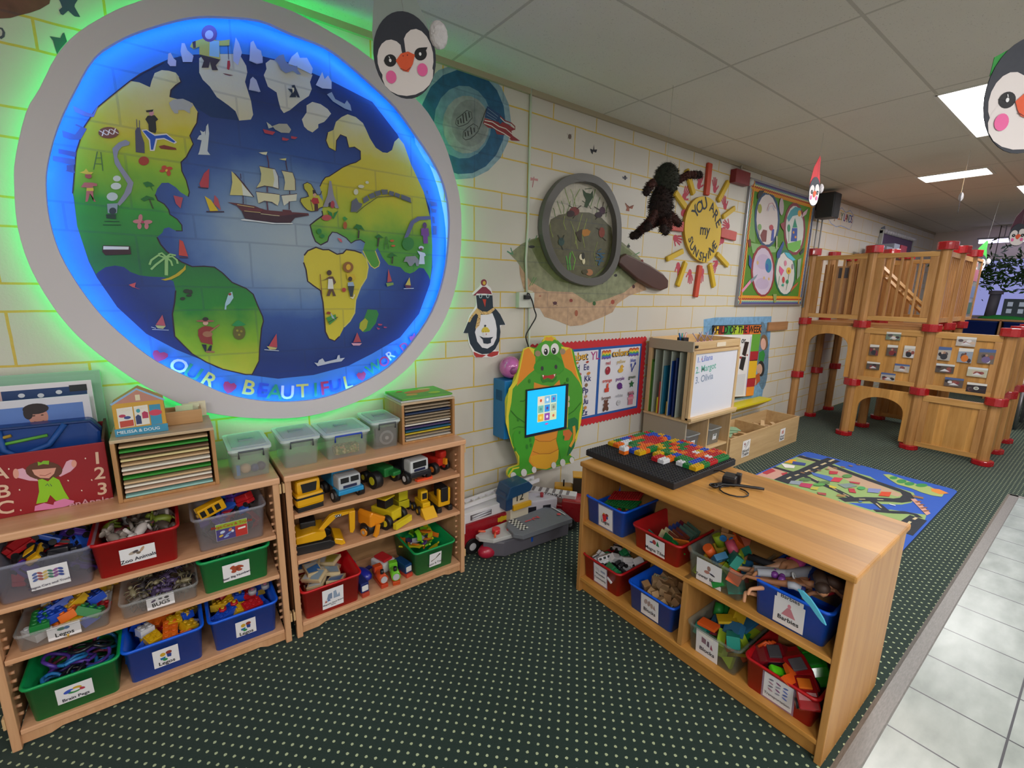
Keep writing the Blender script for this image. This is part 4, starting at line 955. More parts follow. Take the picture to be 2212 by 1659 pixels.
# penguin cut-out beside the ring
def cutout(name, label, cat, outline, spec, y, th, border, mfn=None, smoothn=3, edge=None):
    P = smooth(outline, smoothn) if smoothn else outline; c = Vector((sum(p[0] for p in P) / len(P), sum(p[1] for p in P) / len(P)))
    t = thing(name, label, cat, (c.x, 0, c.y)); MB().prism(loc_(P, c), y, y + th, mat(border, .6), side=mat(edge or border, .6)).build('board', t)
    o = wallart('drawing', None, None, spec, y=y, step=.00012, mf=mfn, parent=t); o.location = (-c.x, 0, -c.y); return t
cutout('paper_penguin', 'tall paper penguin with a checked scarf and red cap right of the ring', 'wall decoration', [(2.102,1.703),(2.130,1.690),(2.134,1.667),(2.159,1.650),(2.170,1.615),(2.175,1.545),(2.205,1.503),(2.247,1.448),(2.285,1.411),(2.244,1.406),(2.237,1.351),(2.223,1.290),(2.201,1.245),(2.231,1.240),(2.228,1.215),(2.183,1.200),(2.113,1.205),(2.042,1.210),(2.024,1.247),(1.993,1.308),(1.986,1.367),(1.952,1.368),(1.976,1.419),(1.996,1.474),(2.034,1.522),(2.047,1.545),(2.044,1.602),(2.023,1.605),(2.023,1.619),(2.074,1.660),(2.081,1.683)], """P 1c2c3c 2047,1603 2172,1604 2178,1532 2208,1510 2235,1483 2280,1412 2234,1411 2240,1365 2233,1307 2201,1255 2158,1227 2095,1227 2038,1252 2003,1301 1993,1344 1988,1368 1954,1369 1988,1437 2022,1487 2057,1524
P e6e4ec 2083,1481 2134,1481 2173,1491 2198,1441 2210,1388 2208,1326 2184,1283 2137,1261 2095,1270 2058,1311 2040,1372 2048,1393 2073,1414 2081,1443
P 8a2f45 2025,1603 2042,1615 2087,1651 2097,1657 2122,1656 2159,1629 2168,1610 2112,1614 2052,1613 2044,1601
E 8a2f45 2105,1682 23,1 0,-21
E d8b048 2108,1680 12,0 0,-12
P c23a2c 2095,1580 2124,1578 2116,1528
E b8d0d8 2081,1598 12,0 0,-13
E b8d0d8 2135,1599 12,0 0,-13
E 1a2430 2081,1597 7,0 0,-8
E 1a2430 2136,1598 7,0 0,-8
P d8b478 2055,1524 2093,1502 2134,1500 2186,1529 2192,1514 2155,1485 2114,1481 2083,1486 2078,1443 2073,1414 2045,1391 2043,1402 2063,1478 2047,1490 2023,1470 2003,1437 1988,1437 1998,1462 2027,1495
S 6a3420 2.1 2062,1520 2093,1486
S 6a3420 2.1 2093,1502 2114,1481
S 6a3420 2.1 2124,1500 2145,1483
S 6a3420 2.1 2165,1515 2176,1497
S 6a3420 2.1 2058,1469 2078,1452
S 6a3420 2.1 2058,1444 2075,1460
S 6a3420 2.1 2053,1423 2073,1435
S 6a3420 2.1 2048,1410 2068,1414
S 6a3420 2.1 2003,1466 2018,1457
S 6a3420 2.1 2013,1478 2027,1478
P b03434 2028,1248 2074,1228 2126,1220 2095,1207 2049,1210 2033,1226
P b03434 2132,1220 2179,1239 2228,1238 2218,1214 2169,1204 2142,1210
P 1c2c3c 2073,1347 2102,1335 2146,1333 2181,1336 2162,1319 2163,1297 2136,1292 2105,1298 2099,1322
E e8e6ea 2125,1358 24,-1 0,-20
P d8c040 2088,1377 2096,1394 2114,1404 2135,1399 2154,1377 2149,1368 2094,1368
E 1c2c3c 2116,1410 8,0 0,-7
S 6a5a20 1.7 2102,1378 2104,1368
S 6a5a20 1.7 2120,1378 2121,1367
S 6a5a20 1.7 2138,1379 2140,1368
P a83a2c 2121,1360 2129,1360 2124,1347""", -.004, .003, 'ece8ea')
# conduit, socket box, black cord
t = thing('electrical_conduit', 'thin pale conduit running down the wall to a socket box', 'conduit', (2.46, 0, 1.6))
cp = [(2.442,2.877),(2.445,2.583),(2.446,2.079),(2.434,1.843),(2.450,1.619)]; mb = MB().tube([(x - 2.46, -.012, z - 1.6) for x, z in cp], .008, mat('c9cdc0', .5), 8); mb.build('conduit', t)
cp = [(2.473,1.526),(2.484,1.186),(2.501,0.572)]; MB().tube([(x - 2.46, -.012, z - 1.6) for x, z in cp], .008, mat('c9cdc0', .5), 8).build('conduit', t)
(bx0, bz1), (bx1, bz0) = [(2.364,1.627),(2.495,1.524)]; MB().box(bx0 - 2.46, bx1 - 2.46, -.04, 0, bz0 - 1.6, bz1 - 1.6, mat('c8ccc2', .5), .004).build('socket_box', t)
c2 = [(2.416,1.595),(2.456,1.583),(2.483,1.515),(2.501,1.465),(2.455,1.397),(2.416,1.335),(2.443,1.252),(2.438,1.179)]; t = thing('black_cord', 'thin black power cord hanging from the socket box', 'cord', (c2[0][0], -.055, c2[0][1]))
cs = smooth(c2, 4)[:-4]; MB().tube([(x - c2[0][0], 0, z - c2[0][1]) for x, z in cs], .0045, mat('15151a', .5), 6).build('cable', t); MB().box(-.02, .022, -.012, .012, -.014, .014, mat('15151a', .4), .004).build('plug', t)
# little sun made of a yellow disc with painted lettering, wooden rays and hand prints
SUNO = smooth([(4.185,2.191),(4.198,2.327),(4.279,2.436),(4.415,2.492),(4.585,2.482),(4.732,2.386),(4.782,2.225),(4.763,2.075),(4.671,1.964),(4.535,1.927),(4.375,1.964),(4.249,2.060)], 3)
SC_ = Vector((sum(p[0] for p in SUNO) / len(SUNO), sum(p[1] for p in SUNO) / len(SUNO)))
t = thing('sun_sign', 'round yellow sun sign with painted lettering and red and yellow rays', 'sign', (SC_.x, 0, SC_.y))
MB().prism(loc_(SUNO, SC_), -.03, -.002, mat('d9b52c', .5), side=mat('b8922a', .5)).build('disc', t, .004)
o = wallart('lettering', None, None, """T 26303c 103.7 4329,2349 53.5 Y
T 26303c 99.1 4386,2395 40.0 O
T 26303c 99.8 4455,2428 29.7 U
T 26303c 86.6 4585,2414 -9.7 A
T 26303c 93.4 4653,2354 -33.4 R
T 26303c 94.9 4714,2293 -53.9 E
T 26303c 98.0 4502,2211 1.9 my
T 26303c 70.5 4287,2112 -63.2 S
T 26303c 75.5 4324,2055 -39.1 U
T 26303c 76.7 4389,2008 -23.7 N
T 26303c 77.9 4471,1977 -10.5 S
T 26303c 78.8 4540,1970 -2.1 H
T 26303c 75.0 4602,1995 11.6 I
T 26303c 79.5 4647,2040 28.8 N
T 26303c 79.6 4693,2091 49.6 E""", y=-.031, parent=t); o.location = (-SC_.x, 0, -SC_.y)
for c, a, b, w_ in (('c0452c', '1534,352', '1527,422', 11), ('d0ad24', '1484,366', '1499,420', 8), ('d0ad24', '1574,392', '1552,434', 7), ('d0ad24', '1459,415', '1482,448', 7), ('d0ad24', '1588,449', '1562,469', 6), ('c05048', '1443,485', '1476,490', 14), ('c05048', '1557,500', '1588,512', 12), ('d0ad24', '1441,560', '1476,542', 7), ('d0ad24', '1549,548', '1573,574', 7), ('d0ad24', '1482,566', '1464,618', 7), ('d0ad24', '1534,570', '1543,620', 7), ('c0452c', '1513,573', '1503,642', 10)): pass
RAYS = [('c0452c', [(4.498,2.784),(4.496,2.512)], .065), ('d0ad24', [(4.156,2.675),(4.293,2.493)], .048), ('d0ad24', [(4.838,2.679),(4.697,2.489)], .05), ('d0ad24', [(4.020,2.475),(4.192,2.373)], .05), ('d0ad24', [(5.005,2.464),(4.806,2.358)], .045), ('c05048', [(3.954,2.209),(4.177,2.211)], .085), ('c05048', [(4.793,2.218),(5.082,2.204)], .085), ('d0ad24', [(3.981,1.926),(4.209,2.010)], .045), ('d0ad24', [(4.767,2.021),(4.993,1.919)], .045), ('d0ad24', [(4.267,1.918),(4.172,1.704)], .05), ('d0ad24', [(4.664,1.921),(4.779,1.708)], .05), ('c0452c', [(4.502,1.901),(4.476,1.609)], .06)]
for c, (a, b), w_ in RAYS:
    a, b = Vector(a) - SC_, Vector(b) - SC_; d = (b - a).normalized(); n_ = Vector((-d.y, d.x)) * w_ / 2
    MB().prism([tuple(a + n_), tuple(b + n_), tuple(b - n_), tuple(a - n_)], -.028, -.002, mat(c, .5)).build('ray', t, .008)
HANDS = [(4.389,2.586),(4.648,2.591),(4.181,2.462),(4.853,2.466),(4.941,2.293),(4.105,2.110),(4.869,2.149),(4.182,1.878),(4.373,1.825),(4.577,1.841),(4.804,1.929),(4.188,2.330)]
HL = ['just left of the top orange ray', 'just right of the top orange ray', 'between the spider and the upper left yellow ray', 'on the upper right, below the right slanting yellow ray', 'right of the sun, just above the right red ray', 'left of the sun, below the left red ray', 'right of the sun, below the right red ray', 'on the lower left beside the slanting yellow ray', 'left of the bottom orange ray, near the yellow ray', 'closest to the bottom orange ray', 'on the lower right between two yellow rays', 'half hidden behind the spider legs']
HA = [10, -12, 30, -30, -80, 100, -100, 150, 165, 190, 215, 70]
for (hx, hz), a in zip(HANDS, HA):
    sp = ['E b8384c 0,0 30,0 0,36']
    for k, (fx, fy, tx, ty) in enumerate(((-24, 24, -40, 80), (-9, 32, -14, 100), (8, 32, 12, 98), (22, 26, 36, 82), (28, -8, 62, 22))): sp.append('S b8384c 15 %d,%d %d,%d %d,%d' % (fx, fy, (fx + tx) // 2, (fy + ty) // 2, tx, ty))
    mb = MB(); ca, sa = cos(radians(a)), sin(radians(a)); art(mb, '\n'.join(sp), lambda x, y, h: (x * ca + y * sa, -.001 - h, -x * sa + y * ca), step=.00008, mf=lambda c: mat('b8485a', .7))
    o = mb.build('hand_print', fix=False); flip_to(o, (0, -1, 0)); o.location = (hx, 0, hz)
    tag(o, 'red painted hand print ' + HL.pop(0), 'hand print', 'red hand prints around the sun sign')
# red alarm sounder with a clear lamp
(ax, az), (bx_, bz_) = [(4.887,2.797),(5.153,2.677)]; t = thing('fire_alarm', 'dark red fire alarm box high on the wall near the ceiling', 'alarm', (ax, 0, bz_))
MB().box(0, bx_ - ax, -.06, 0, 0, az - bz_, mat('7a1a22', .4), .006).build('housing', t); MB().cyl(((bx_ - ax) / 2, -.03, az - bz_), ((bx_ - ax) / 2, -.03, az - bz_ + .05), .01, mat('a09a90', .4), 8).build('bracket', t)
MB().ball((bx_ - ax + .03, -.05, .04), .035, mat('c8c8c4', .15, alpha=.7)).build('lamp', t)
# cork board with magnifier drawings
(x0, z0), (x1, z1) = [(5.233,1.539),(6.756,2.729)]
X0, X1, Z0, Z1 = 5.255, 6.80, 1.545, 2.755
t = thing('notice_board', 'green notice board with four round drawings and a wavy rainbow border', 'notice board', ((X0 + X1) / 2, 0, Z0))
hw = (X1 - X0) / 2; H_ = Z1 - Z0
MB().box(-hw, hw, -.015, -.002, 0, H_, mat('4f7f22', .7)).build('board', t)
mb = MB(); al = mat('9a9aa0', .35, metal=.6)
for a in ((-hw - .02, -hw, -.025, 0, -.02, H_ + .02), (hw, hw + .02, -.025, 0, -.02, H_ + .02), (-hw, hw, -.025, 0, -.02, 0), (-hw, hw, -.025, 0, H_, H_ + .02)): mb.box(*a, al)
mb.build('frame', t)
def wavy(c, d, w_, amp):    # one scalloped colour of the border, all the way round
    out = []; 
    for side in range(4):
        L = 2 * hw if side % 2 == 0 else H_; n = int(L / .02); pts = []
        for k in range(n + 1):
            u = k / n; v = d + amp * (1 if k % 2 else -1)
            p = ((-hw + 2 * hw * u, v), (hw - v, H_ * u), (hw - 2 * hw * u, H_ - v), (-hw + v, H_ - H_ * u))[side]; pts.append('%d,%d' % (p[0] * 1000, p[1] * 1000))
        out.append('S %s %d %s' % (c, w_ * 1000, ' '.join(pts)))
    return '\n'.join(out)
mb = MB(); art(mb, wavy('d88a24', .045, .09, .0) + '\n' + wavy('5a4a8a', .008, .016, 0) + '\n' + wavy('4a8a9a', .022, .012, .004) + '\n' + wavy('c8c890', .036, .012, .005) + '\n' + wavy('b8402c', .052, .012, .006) + '\n' + wavy('e0a02c', .07, .014, .006), lambda x, y, h: (x, -.0155 - h, y), .0002)
o = mb.build('border', t, fix=False); flip_to(o, (0, -1, 0))
o = wallart('drawings', None, None, """P 6f9a50 5296,2472 5354,2552 5490,2175 5386,2186 5310,2254
P 7faa6a 5391,2167 6038,2165 5962,2109 5456,2067
E 23466a 5692,2422 280,28 76,-276
E cfc4c2 5688,2421 235,24 68,-248
E 7a2a34 6368,2387 281,25 91,-281
E c8ccc8 6368,2387 230,21 81,-249
E 8a2c30 5736,1895 271,11 73,-272
E c4b4c8 5737,1890 230,9 66,-247
E 1f6a50 6275,1895 276,10 79,-258
E d0ccc8 6276,1890 235,9 72,-235
E 9a9a3c 5494,2513 44,5 12,-45
E b8a4c0 5705,1994 152,8 21,-79
E b8a4c0 5745,1764 154,4 16,-61
E 1f7a9c 5837,1960 75,4 21,-76
E 2a5aa0 5808,1939 35,2 11,-40
E c8a878 5586,1978 25,1 6,-21
E c8a878 5772,1826 22,1 4,-16
E c8a878 5885,1819 22,1 5,-16
P 3a8f9a 6129,2486 6197,2574 6302,2627 6454,2624 6450,2561 6263,2521 6188,2452
E d89a2c 6427,2569 44,5 11,-34
P 1f8a6a 6301,2401 6329,2507 6423,2413
P 2a4a9c 6291,2395 6424,2407 6459,2263 6300,2251
E c88a3c 6341,2353 24,2 5,-14
E c88a3c 6407,2306 25,2 5,-14
P 6ab048 6212,2218 6568,2287 6574,2191 6411,2137 6255,2159
E 2f8a5a 6208,2387 38,3 12,-40
S 3a7a3c 6.3 6219,2353 6253,2242
P 7a3a3a 5572,2257 5618,2319 5704,2317 5714,2201 5630,2195
P 3a4aa0 5818,2219 5815,2347 5861,2341 5884,2224
E b0404c 5791,2354 47,4 8,-29
S 6a5a3c 6.7 5527,2311 5556,2199
E 7aa060 5535,2335 40,4 8,-31
S c08a9a 7.6 5650,2512 5674,2581 5754,2600 5834,2552
S b8b8d0 9.6 5673,2506 5702,2556 5762,2573 5818,2531
P d05a8a 6095,1972 6229,1925 6176,1860 6102,1910
E c87a90 6236,2005 34,2 10,-31
E d8b02c 6347,1925 60,2 12,-38
E b05a24 6349,1920 25,1 5,-17
E c04a4c 6242,1819 34,1 11,-36
E 8a7a8a 6429,1977 25,1 10,-32
S 2f8a5a 6.5 6129,1858 6136,1752
S 2f8a5a 6.7 6246,1787 6263,1734
S 2f8a5a 6.7 6364,1888 6363,1812 6346,1702
E 2f8a5a 6346,1801 35,1 7,-24
E 3aa08a 6242,1760 34,1 4,-13
P 4ab0c8 6169,2122 6292,2119 6488,2056 6416,2041 6256,2075
P d88aa8 5463,1797 5490,1768 5334,1662 5309,1686
P 7a8a94 5463,1797 5612,1861 5581,1820 5500,1768
P 2a4a8a 5987,2100 6109,2241 6141,2213 6071,2054 6002,2050
P 2a4a8a 5379,2053 5453,2000 5456,1904 5395,1949
P 6a2c28 5316,2190 5372,2203 5398,2140 5364,2114
P 33302c 5440,2681 5538,2694 5476,2622 5422,2597 5403,2630
P 8a3a3c 6072,2440 6102,2342 6022,2375 5988,2412
P c0a0a8 6517,2589 6630,2644 6600,2577 6488,2524
P 2a3a34 6575,2147 6674,2208 6666,2153 6599,2116
P b85a3c 6510,1750 6648,1809 6610,1763 6454,1682
P 8a9a8a 6539,2058 6636,2085 6653,1876 6588,1829
E b0a0a8 5959,2586 53,6 26,-85
P 8a9a5c 6023,1655 6116,1656 6121,1560 6073,1560
P 9aa07c 5914,2276 5958,2280 5984,2151 5951,2148""", y=-.0175, step=.0001, parent=t); o.location = (-(X0 + X1) / 2, 0, -Z0)
# alphabet and colours chart with scalloped red border
AX0, AX1, AZ0, AZ1 = 2.50, 3.80, .585, 1.265
t = thing('learning_chart', 'red scalloped wall chart of the alphabet and colours beside the dragon', 'poster', ((AX0 + AX1) / 2, 0, AZ0)); hw = (AX1 - AX0) / 2; H_ = AZ1 - AZ0
pts = []; n = 31
for side in range(4):
    L, m_ = ((2 * hw, n), (H_, 16), (2 * hw, n), (H_, 16))[side]
    for k in range(m_ * 2):
        u = k / (m_ * 2); v = .007 * (1 if k % 2 else -1)
        pts.append(((-hw + 2 * hw * u, -v), (hw + v, H_ * u), (hw - 2 * hw * u, H_ + v), (-hw - v, H_ - H_ * u))[side])
MB().prism(pts, -.006, -.002, mat('c4222c', .55)).build('backing', t)
MB().box(-hw + .06, hw - .06, -.008, -.006, .055, H_ - .055, mat('1f55a0', .5)).build('blue_border', t)
MB().box(-hw + .08, .045, -.009, -.008, .075, H_ - .075, mat('dcdae0', .45)).build('alphabet_poster', t)
MB().box(.075, hw - .08, -.009, -.008, .075, H_ - .075, mat('dcdae0', .45)).build('colors_poster', t)
sp = []
AL = ['Aa Bb Cc Dd Ee', 'Ff Gg Hh Ii Jj Kk', 'Ll Mm Nn Oo Pp', 'Qq Rr Ss Tt Uu', 'Vv Ww Xx Yy Zz']
sp.append('T 2a1a1c 66 -222,%d 0 alphabet' % (H_ * 1000 - 118)); sp.append('T e0a82c 60 -224,%d 0 alphabet' % (H_ * 1000 - 116)); sp.append('T a83a7c 66 10,%d 0 YL' % (H_ * 1000 - 122))
for r, row in enumerate(AL):
    L = row.split(); 
    for k, g in enumerate(L):
        x = -hw * 1000 + 110 + k * (570 / len(L)) ; y = H_ * 1000 - 205 - r * 92
        sp.append('T 2a2a6a 48 %d,%d 0 %s' % (x, y, g)); c = ('8a6a4a', 'a8402c', '4a6a3c', 'b08a6a', 'c04a6a', '3a3a3c', 'c8843c')[(r * 3 + k * 2) % 7]
        sp.append('E %s %d,%d %d,4 -4,%d' % (c, x + 8, y + 42, 14 + (k * 5) % 9, 9 + (r * 3) % 7))
cx = [165, 325, 480]
rb = ('b8402c', 'e08a2c', 'd8c83c', '4aa04c', '3a6ac0', '6a4aa0')
for q, c in enumerate(rb):
    for a, b in ((88, 190), (420, 545)): sp.append('S %s 12 %s' % (c, ' '.join('%d,%d' % (a + (b - a) * i / 6, H_ * 1000 - 92 - q * 11 + (6 if i % 2 else -4)) for i in range(7))))
sp.append('T 2a1a1c 62 312,%d 0 colors' % (H_ * 1000 - 118)); sp.append('T e0a82c 55 310,%d 0 colors' % (H_ * 1000 - 116))
items = [('red', 'b02a34'), ('yellow', 'c8b070'), ('blue', '3a4aa8'), ('orange', 'c8402c'), ('purple', '6a2f80'), ('green', '4a5a3c'), ('brown', '6a4030'), ('white', 'b4b4b8'), ('black', '2a2a30')]
for k, (nm, c) in enumerate(items):
    x, y = cx[k % 3], H_ * 1000 - 190 - (k // 3) * 145; sp.append('T %s 30 %d,%d 0 %s' % (c, x, y, nm)); y -= 62
    if k == 0: sp += ['E 9a2434 %d,%d 30,0 0,34' % (x, y), 'E c86a6c %d,%d 8,0 0,9' % (x - 8, y + 14)]
    elif k == 1: sp += ['E d8a83c %d,%d 32,0 0,20' % (x, y - 12), 'E d8a83c %d,%d 17,0 0,17' % (x + 12, y + 18), 'P c86a2c %d,%d %d,%d %d,%d' % (x + 26, y + 22, x + 42, y + 16, x + 26, y + 10)]
    elif k == 2: sp += ['S 3a4aa0 8 %d,%d %d,%d' % (x - 22, y + 34, x - 6, y - 36), 'S 3a4aa0 8 %d,%d %d,%d' % (x + 30, y + 30, x - 14, y - 36), 'E 3a4aa0 %d,%d 10,0 0,13' % (x + 30, y + 32), 'P 3a4aa0 %d,%d %d,%d %d,%d %d,%d' % (x - 30, y + 36, x - 14, y + 36, x - 14, y + 10, x - 28, y + 10)]
    elif k == 3: sp += ['P c8402c %d,%d %d,%d %d,%d %d,%d' % (x - 26, y - 34, x + 26, y - 34, x + 26, y, x - 26, y), 'P d0482f %d,%d %d,%d %d,%d %d,%d' % (x - 4, y, x + 18, y, x + 18, y + 38, x - 4, y + 38)]
    elif k == 4: sp += ['E 5c2a78 %d,%d 30,-14 12,26' % (x, y), 'P 5c2a78 %d,%d %d,%d %d,%d' % (x + 10, y + 6, x + 40, y - 22, x + 4, y - 26)]
    elif k == 5: sp.append('P 2f6a3c ' + ' '.join('%d,%d' % (x + 36 * (1 if i % 2 == 0 else .45) * sin(i * pi / 5), y + 36 * (1 if i % 2 == 0 else .45) * cos(i * pi / 5)) for i in range(10)))
    elif k == 6: sp += ['E 6a4030 %d,%d 24,0 0,30' % (x, y - 12), 'E 6a4030 %d,%d 20,0 0,19' % (x, y + 26), 'E 6a4030 %d,%d 8,0 0,8' % (x - 17, y + 40), 'E 6a4030 %d,%d 8,0 0,8' % (x + 17, y + 40), 'E 5c3628 %d,%d 12,0 0,18' % (x - 22, y - 34), 'E 5c3628 %d,%d 12,0 0,18' % (x + 22, y - 34), 'S 6a4030 14 %d,%d %d,%d' % (x - 34, y + 8, x + 34, y + 8)]
    elif k == 7: sp += ['E c4c4c8 %d,%d 24,0 0,24' % (x, y), 'S 9a9aa0 4 %d,%d %d,%d %d,%d' % (x - 20, y + 8, x, y, x + 20, y + 8)]
    else: sp += ['P 26262c %d,%d %d,%d %d,%d %d,%d' % (x - 26, y - 20, x + 22, y - 26, x + 28, y + 24, x - 20, y + 30)]
sp += ['P c8808c 448,150 510,150 510,100 448,100', 'P d890a0 440,170 520,170 520,148 440,148', 'E d05a80 470,180 18,6 -5,10', 'E d05a80 494,180 18,-6 5,10', 'T c87a8a 30 480,210 0 pink']
mb = MB(); art(mb, '\n'.join(sp), lambda x, y, h: (x, -.0091 - h, y), .00008); o = mb.build('print', t, fix=False); flip_to(o, (0, -1, 0))
# child of the week display, yellow ledge
t = thing('weekly_display', 'colourful weekly child display with painted children on a blue patch', 'display', (5.4, 0, .5))
o = wallart('blue_patch', None, None, """P ~7fb0d8 4682,1397 4890,1412 5476,1407 6108,1402 6156,1048 6154,685 6131,441 5362,491 4827,560 4742,1026
E ~6a8aa0 6011,938 153,-11 109,-409
E 7a5a3c 6004,1103 96,-5 25,-93
E d8a898 5991,1086 65,-3 19,-69
P 2f8a3c 5911,992 6015,1014 6068,958 6052,875 5924,897
E 2a2624 6012,795 87,-7 25,-96
E c8a088 5976,792 71,-6 17,-66
P b0542c 5906,733 5987,749 6026,649 5928,599 5888,664
E c8a088 5878,842 29,-2 9,-36
E c8a088 5903,650 30,-3 11,-44""", mf=PM, parent=t); o.location = (-5.4, 0, -.5)
def wp2(a): return [(x - 5.4, z - .5) for x, z in a]
MB().prism(wp2([(4.845,1.335),(5.846,1.316),(5.860,0.495),(5.172,0.518),(4.985,0.533)]), -.02, -.004, mat('26242a', .5)).build('frame', t)
o = wallart('display_sheet', None, None, """P e0b030 4861,1325 4946,1324 4953,1241 4867,1244
P c8402c 4946,1324 5043,1322 5051,1237 4953,1241
P 2f8a3c 5043,1322 5203,1321 5213,1230 5051,1237
P a8c02c 5203,1321 5445,1317 5446,1221 5213,1230
P c8402c 5445,1317 5588,1315 5590,1217 5446,1221
P e07a2c 5588,1315 5838,1311 5850,1211 5590,1217
P e4e0e0 4775,1243 5654,1212 5672,508 4823,597
P 5fa038 5654,1214 5850,1209 5849,1015 5656,1022
P a8222c 5656,1022 5849,1015 5851,917 5659,920
P e0b024 5660,914 5849,905 5857,706 5668,713
P a8222c 5669,710 5859,700 5859,605 5665,614
P e08a2c 5665,614 5855,603 5857,497 5672,508
S 8a90d0 9.3 5630,1191 5667,526
P 2a1a1a 5509,1141 5600,1131 5560,972 5476,1000
P 8a3a30 5348,1090 5402,1087 5402,994 5359,997
P 222226 5471,978 5573,965 5542,816 5447,847
P 3a2426 5353,976 5407,972 5408,828 5365,826
P 3a2a34 5347,767 5390,763 5405,604 5362,603
P d0d0d4 5407,783 5607,776 5609,534 5418,545
E 9a3a3c 5451,969 27,-2 3,-14
E 9a3a3c 5590,987 18,-1 3,-11
T 2a2a34 68.5 5473,1154 -6.7 or
T 1a1a1a 79.6 5327,1273 -1.5 CHILD OF THE WEEK""", y=-.0215, step=.00015, parent=t); o.location = (-5.4, 0, -.5)
(lx0, lz0), (lx1, lz1) = [(5.039,0.457),(5.968,0.465)]; MB().prism([(-.02, lz1 - .5 + .0), (-.16, lz1 - .5), (-.16, lz1 - .5 - .02), (-.02, lz1 - .5 - .12)], -.55, .62, mat('d0c01c', .45), 'x').build('ledge', t)
MB().box(6.02, 6.52, -.022, -.004, 1.235, 1.335, wood('board_strip', 'b08058', '8f6440', 'x', .5)).build('wooden_plaque'); tag(bpy.data.objects['wooden_plaque'], 'plain brown wooden plaque on the wall left of the climber', 'plaque')
# speaker, pipes, far wall drawings
t = thing('wall_speaker', 'dark grey wall speaker on a bracket above the wooden climber', 'speaker', (6.90, -.13, 2.70))
MB().box(-.10, .10, -.09, .09, -.15, .13, mat('2c2c30', .5), .01).build('cabinet', t); MB().box(-.09, .09, -.094, -.09, -.14, .12, mat('1c1c20', .7)).build('grille', t); MB().box(-.03, .03, .09, .13, -.04, .04, mat('3a3a3e', .5)).build('bracket', t)
for k, (dx, lb) in enumerate(((6.93, 'left of two grey cables hanging under the wall speaker'), (7.06, 'right of two grey cables hanging under the wall speaker'))):
    o = MB().tube([(dx, -.03, 2.56), (dx + .02, -.025, 2.2), (dx - .03, -.02, 2.0), (dx - .05, -.02, 1.5)], .009, mat('8a8a8e', .5), 6).build('cable'); tag(o, lb, 'cable')
o = wallart('lettering_sign', 'wavy cloud outline with colourful capital letters beyond the speaker', 'sign', """S 8aa0c8 10.6 7392,2734 7583,2732 7694,2780 7847,2738 8001,2780 8169,2725 8168,2650 8074,2542 7928,2553 7755,2561 7601,2535 7434,2554 7322,2601 7330,2658 7392,2734
T 8a6a4a 94.5 7521,2665 3.1 J
T 6a8ab0 95.1 7572,2666 3.1 O
T c0703c 95.8 7630,2667 3.1 L
T c08a3c 96.5 7685,2669 3.1 L
T 4a6a4a 97.1 7741,2670 3.1 Y
T 3a4a9a 98.3 7836,2670 3.1 L
T a8404c 99.1 7897,2670 3.1 A
T 4a5a3a 99.9 7966,2670 3.0 N
T 4a6aa0 100.8 8036,2671 3.0 D
T 6a4a7a 101.6 8100,2672 3.0 S""")
o = wallart('rocket_drawing', 'grey drawing of a figure on a ladder on the far wall', 'drawing', """P 6a7080 9323,2680 9496,2727 9568,2630 9471,2591 9360,2612
S 8a8a9c 15.6 9232,2429 9344,2642
S 7a7a8c 15.8 9492,2614 9577,2402
S 8a8a9c 11.1 9293,2495 9553,2504
S 8a8a9c 11.1 9293,2556 9520,2564
S 7a7a8c 11.1 9303,2597 9518,2387""")
t = thing('notice_board', 'distant purple notice board with silvery edging behind the climber', 'notice board', (10.1, 0, 1.6))
MB().box(-.75, .85, -.03, -.002, .1, 1.0, mat('5a4468', .6)).build('board', t)
mb = MB()
for a in ((-.8, -.75, 0.05, 1.06), (.85, .9, .05, 1.06)): mb.box(a[0], a[1], -.045, -.004, a[2], a[3], mat('b8bcb8', .4))
for k in range(14): mb.ball((-.72 + k * .12, -.045, 1.03), .036, mat('c8c8d4', .3), 8)
mb.box(-.8, .9, -.04, -.004, 1.0, 1.04, mat('b8bcb8', .4)); mb.build('edging', t)
# ================================================================ climber of posts, panels and red connectors
OAK = wood('climber_oak', 'd29c57', 'b47e3c', 'z', .4, plank=.085); OAKP = wood('climber_post', 'bd8c56', '9c6c3a', 'z', .4); OAKY = wood('climber_rail', 'c99a5c', 'ad7c40', 'y', .4)
REDC = mat('a3141e', .25, coat=.4)
t = thing('wooden_climber', 'big two storey wooden climber with arches, railings and red corner connectors', 'play structure', (6.94, 0, 0))
YS = (-.03, -.645, -1.262, -1.85); XS = (.0, .62, 1.27)
def post(x, y, z0, z1): MB().prism([(x + .05 * cos(pi / 8 + k * pi / 4), y + .05 * sin(pi / 8 + k * pi / 4)) for k in range(8)], z0, z1, OAKP, 'z').build('post', t, .004)
def conn(x, y, z, h=.075):
    mb = MB(); P = []
    for k in range(24): a = 2 * pi * k / 24; r = .084 * (1.0 if k % 6 in (0, 1, 2, 3) else .93); P.append((x + r * cos(a), y + r * sin(a)))
    mb.prism(P, z - h / 2, z + h / 2, REDC, 'z'); mb.build('connector', t, .008)
for i, x in enumerate(XS):
    for j, y in enumerate(YS):
        topz = 2.16 if (j < 3 and i < 3) else 1.33
        if i == 2 and j == 3: topz = 1.33
        post(x, y, .04, topz)
        for z in (.025, .655, 1.335) + ((2.17,) if topz > 2 else ()): conn(x, y, z, .05 if z < .1 else .08)
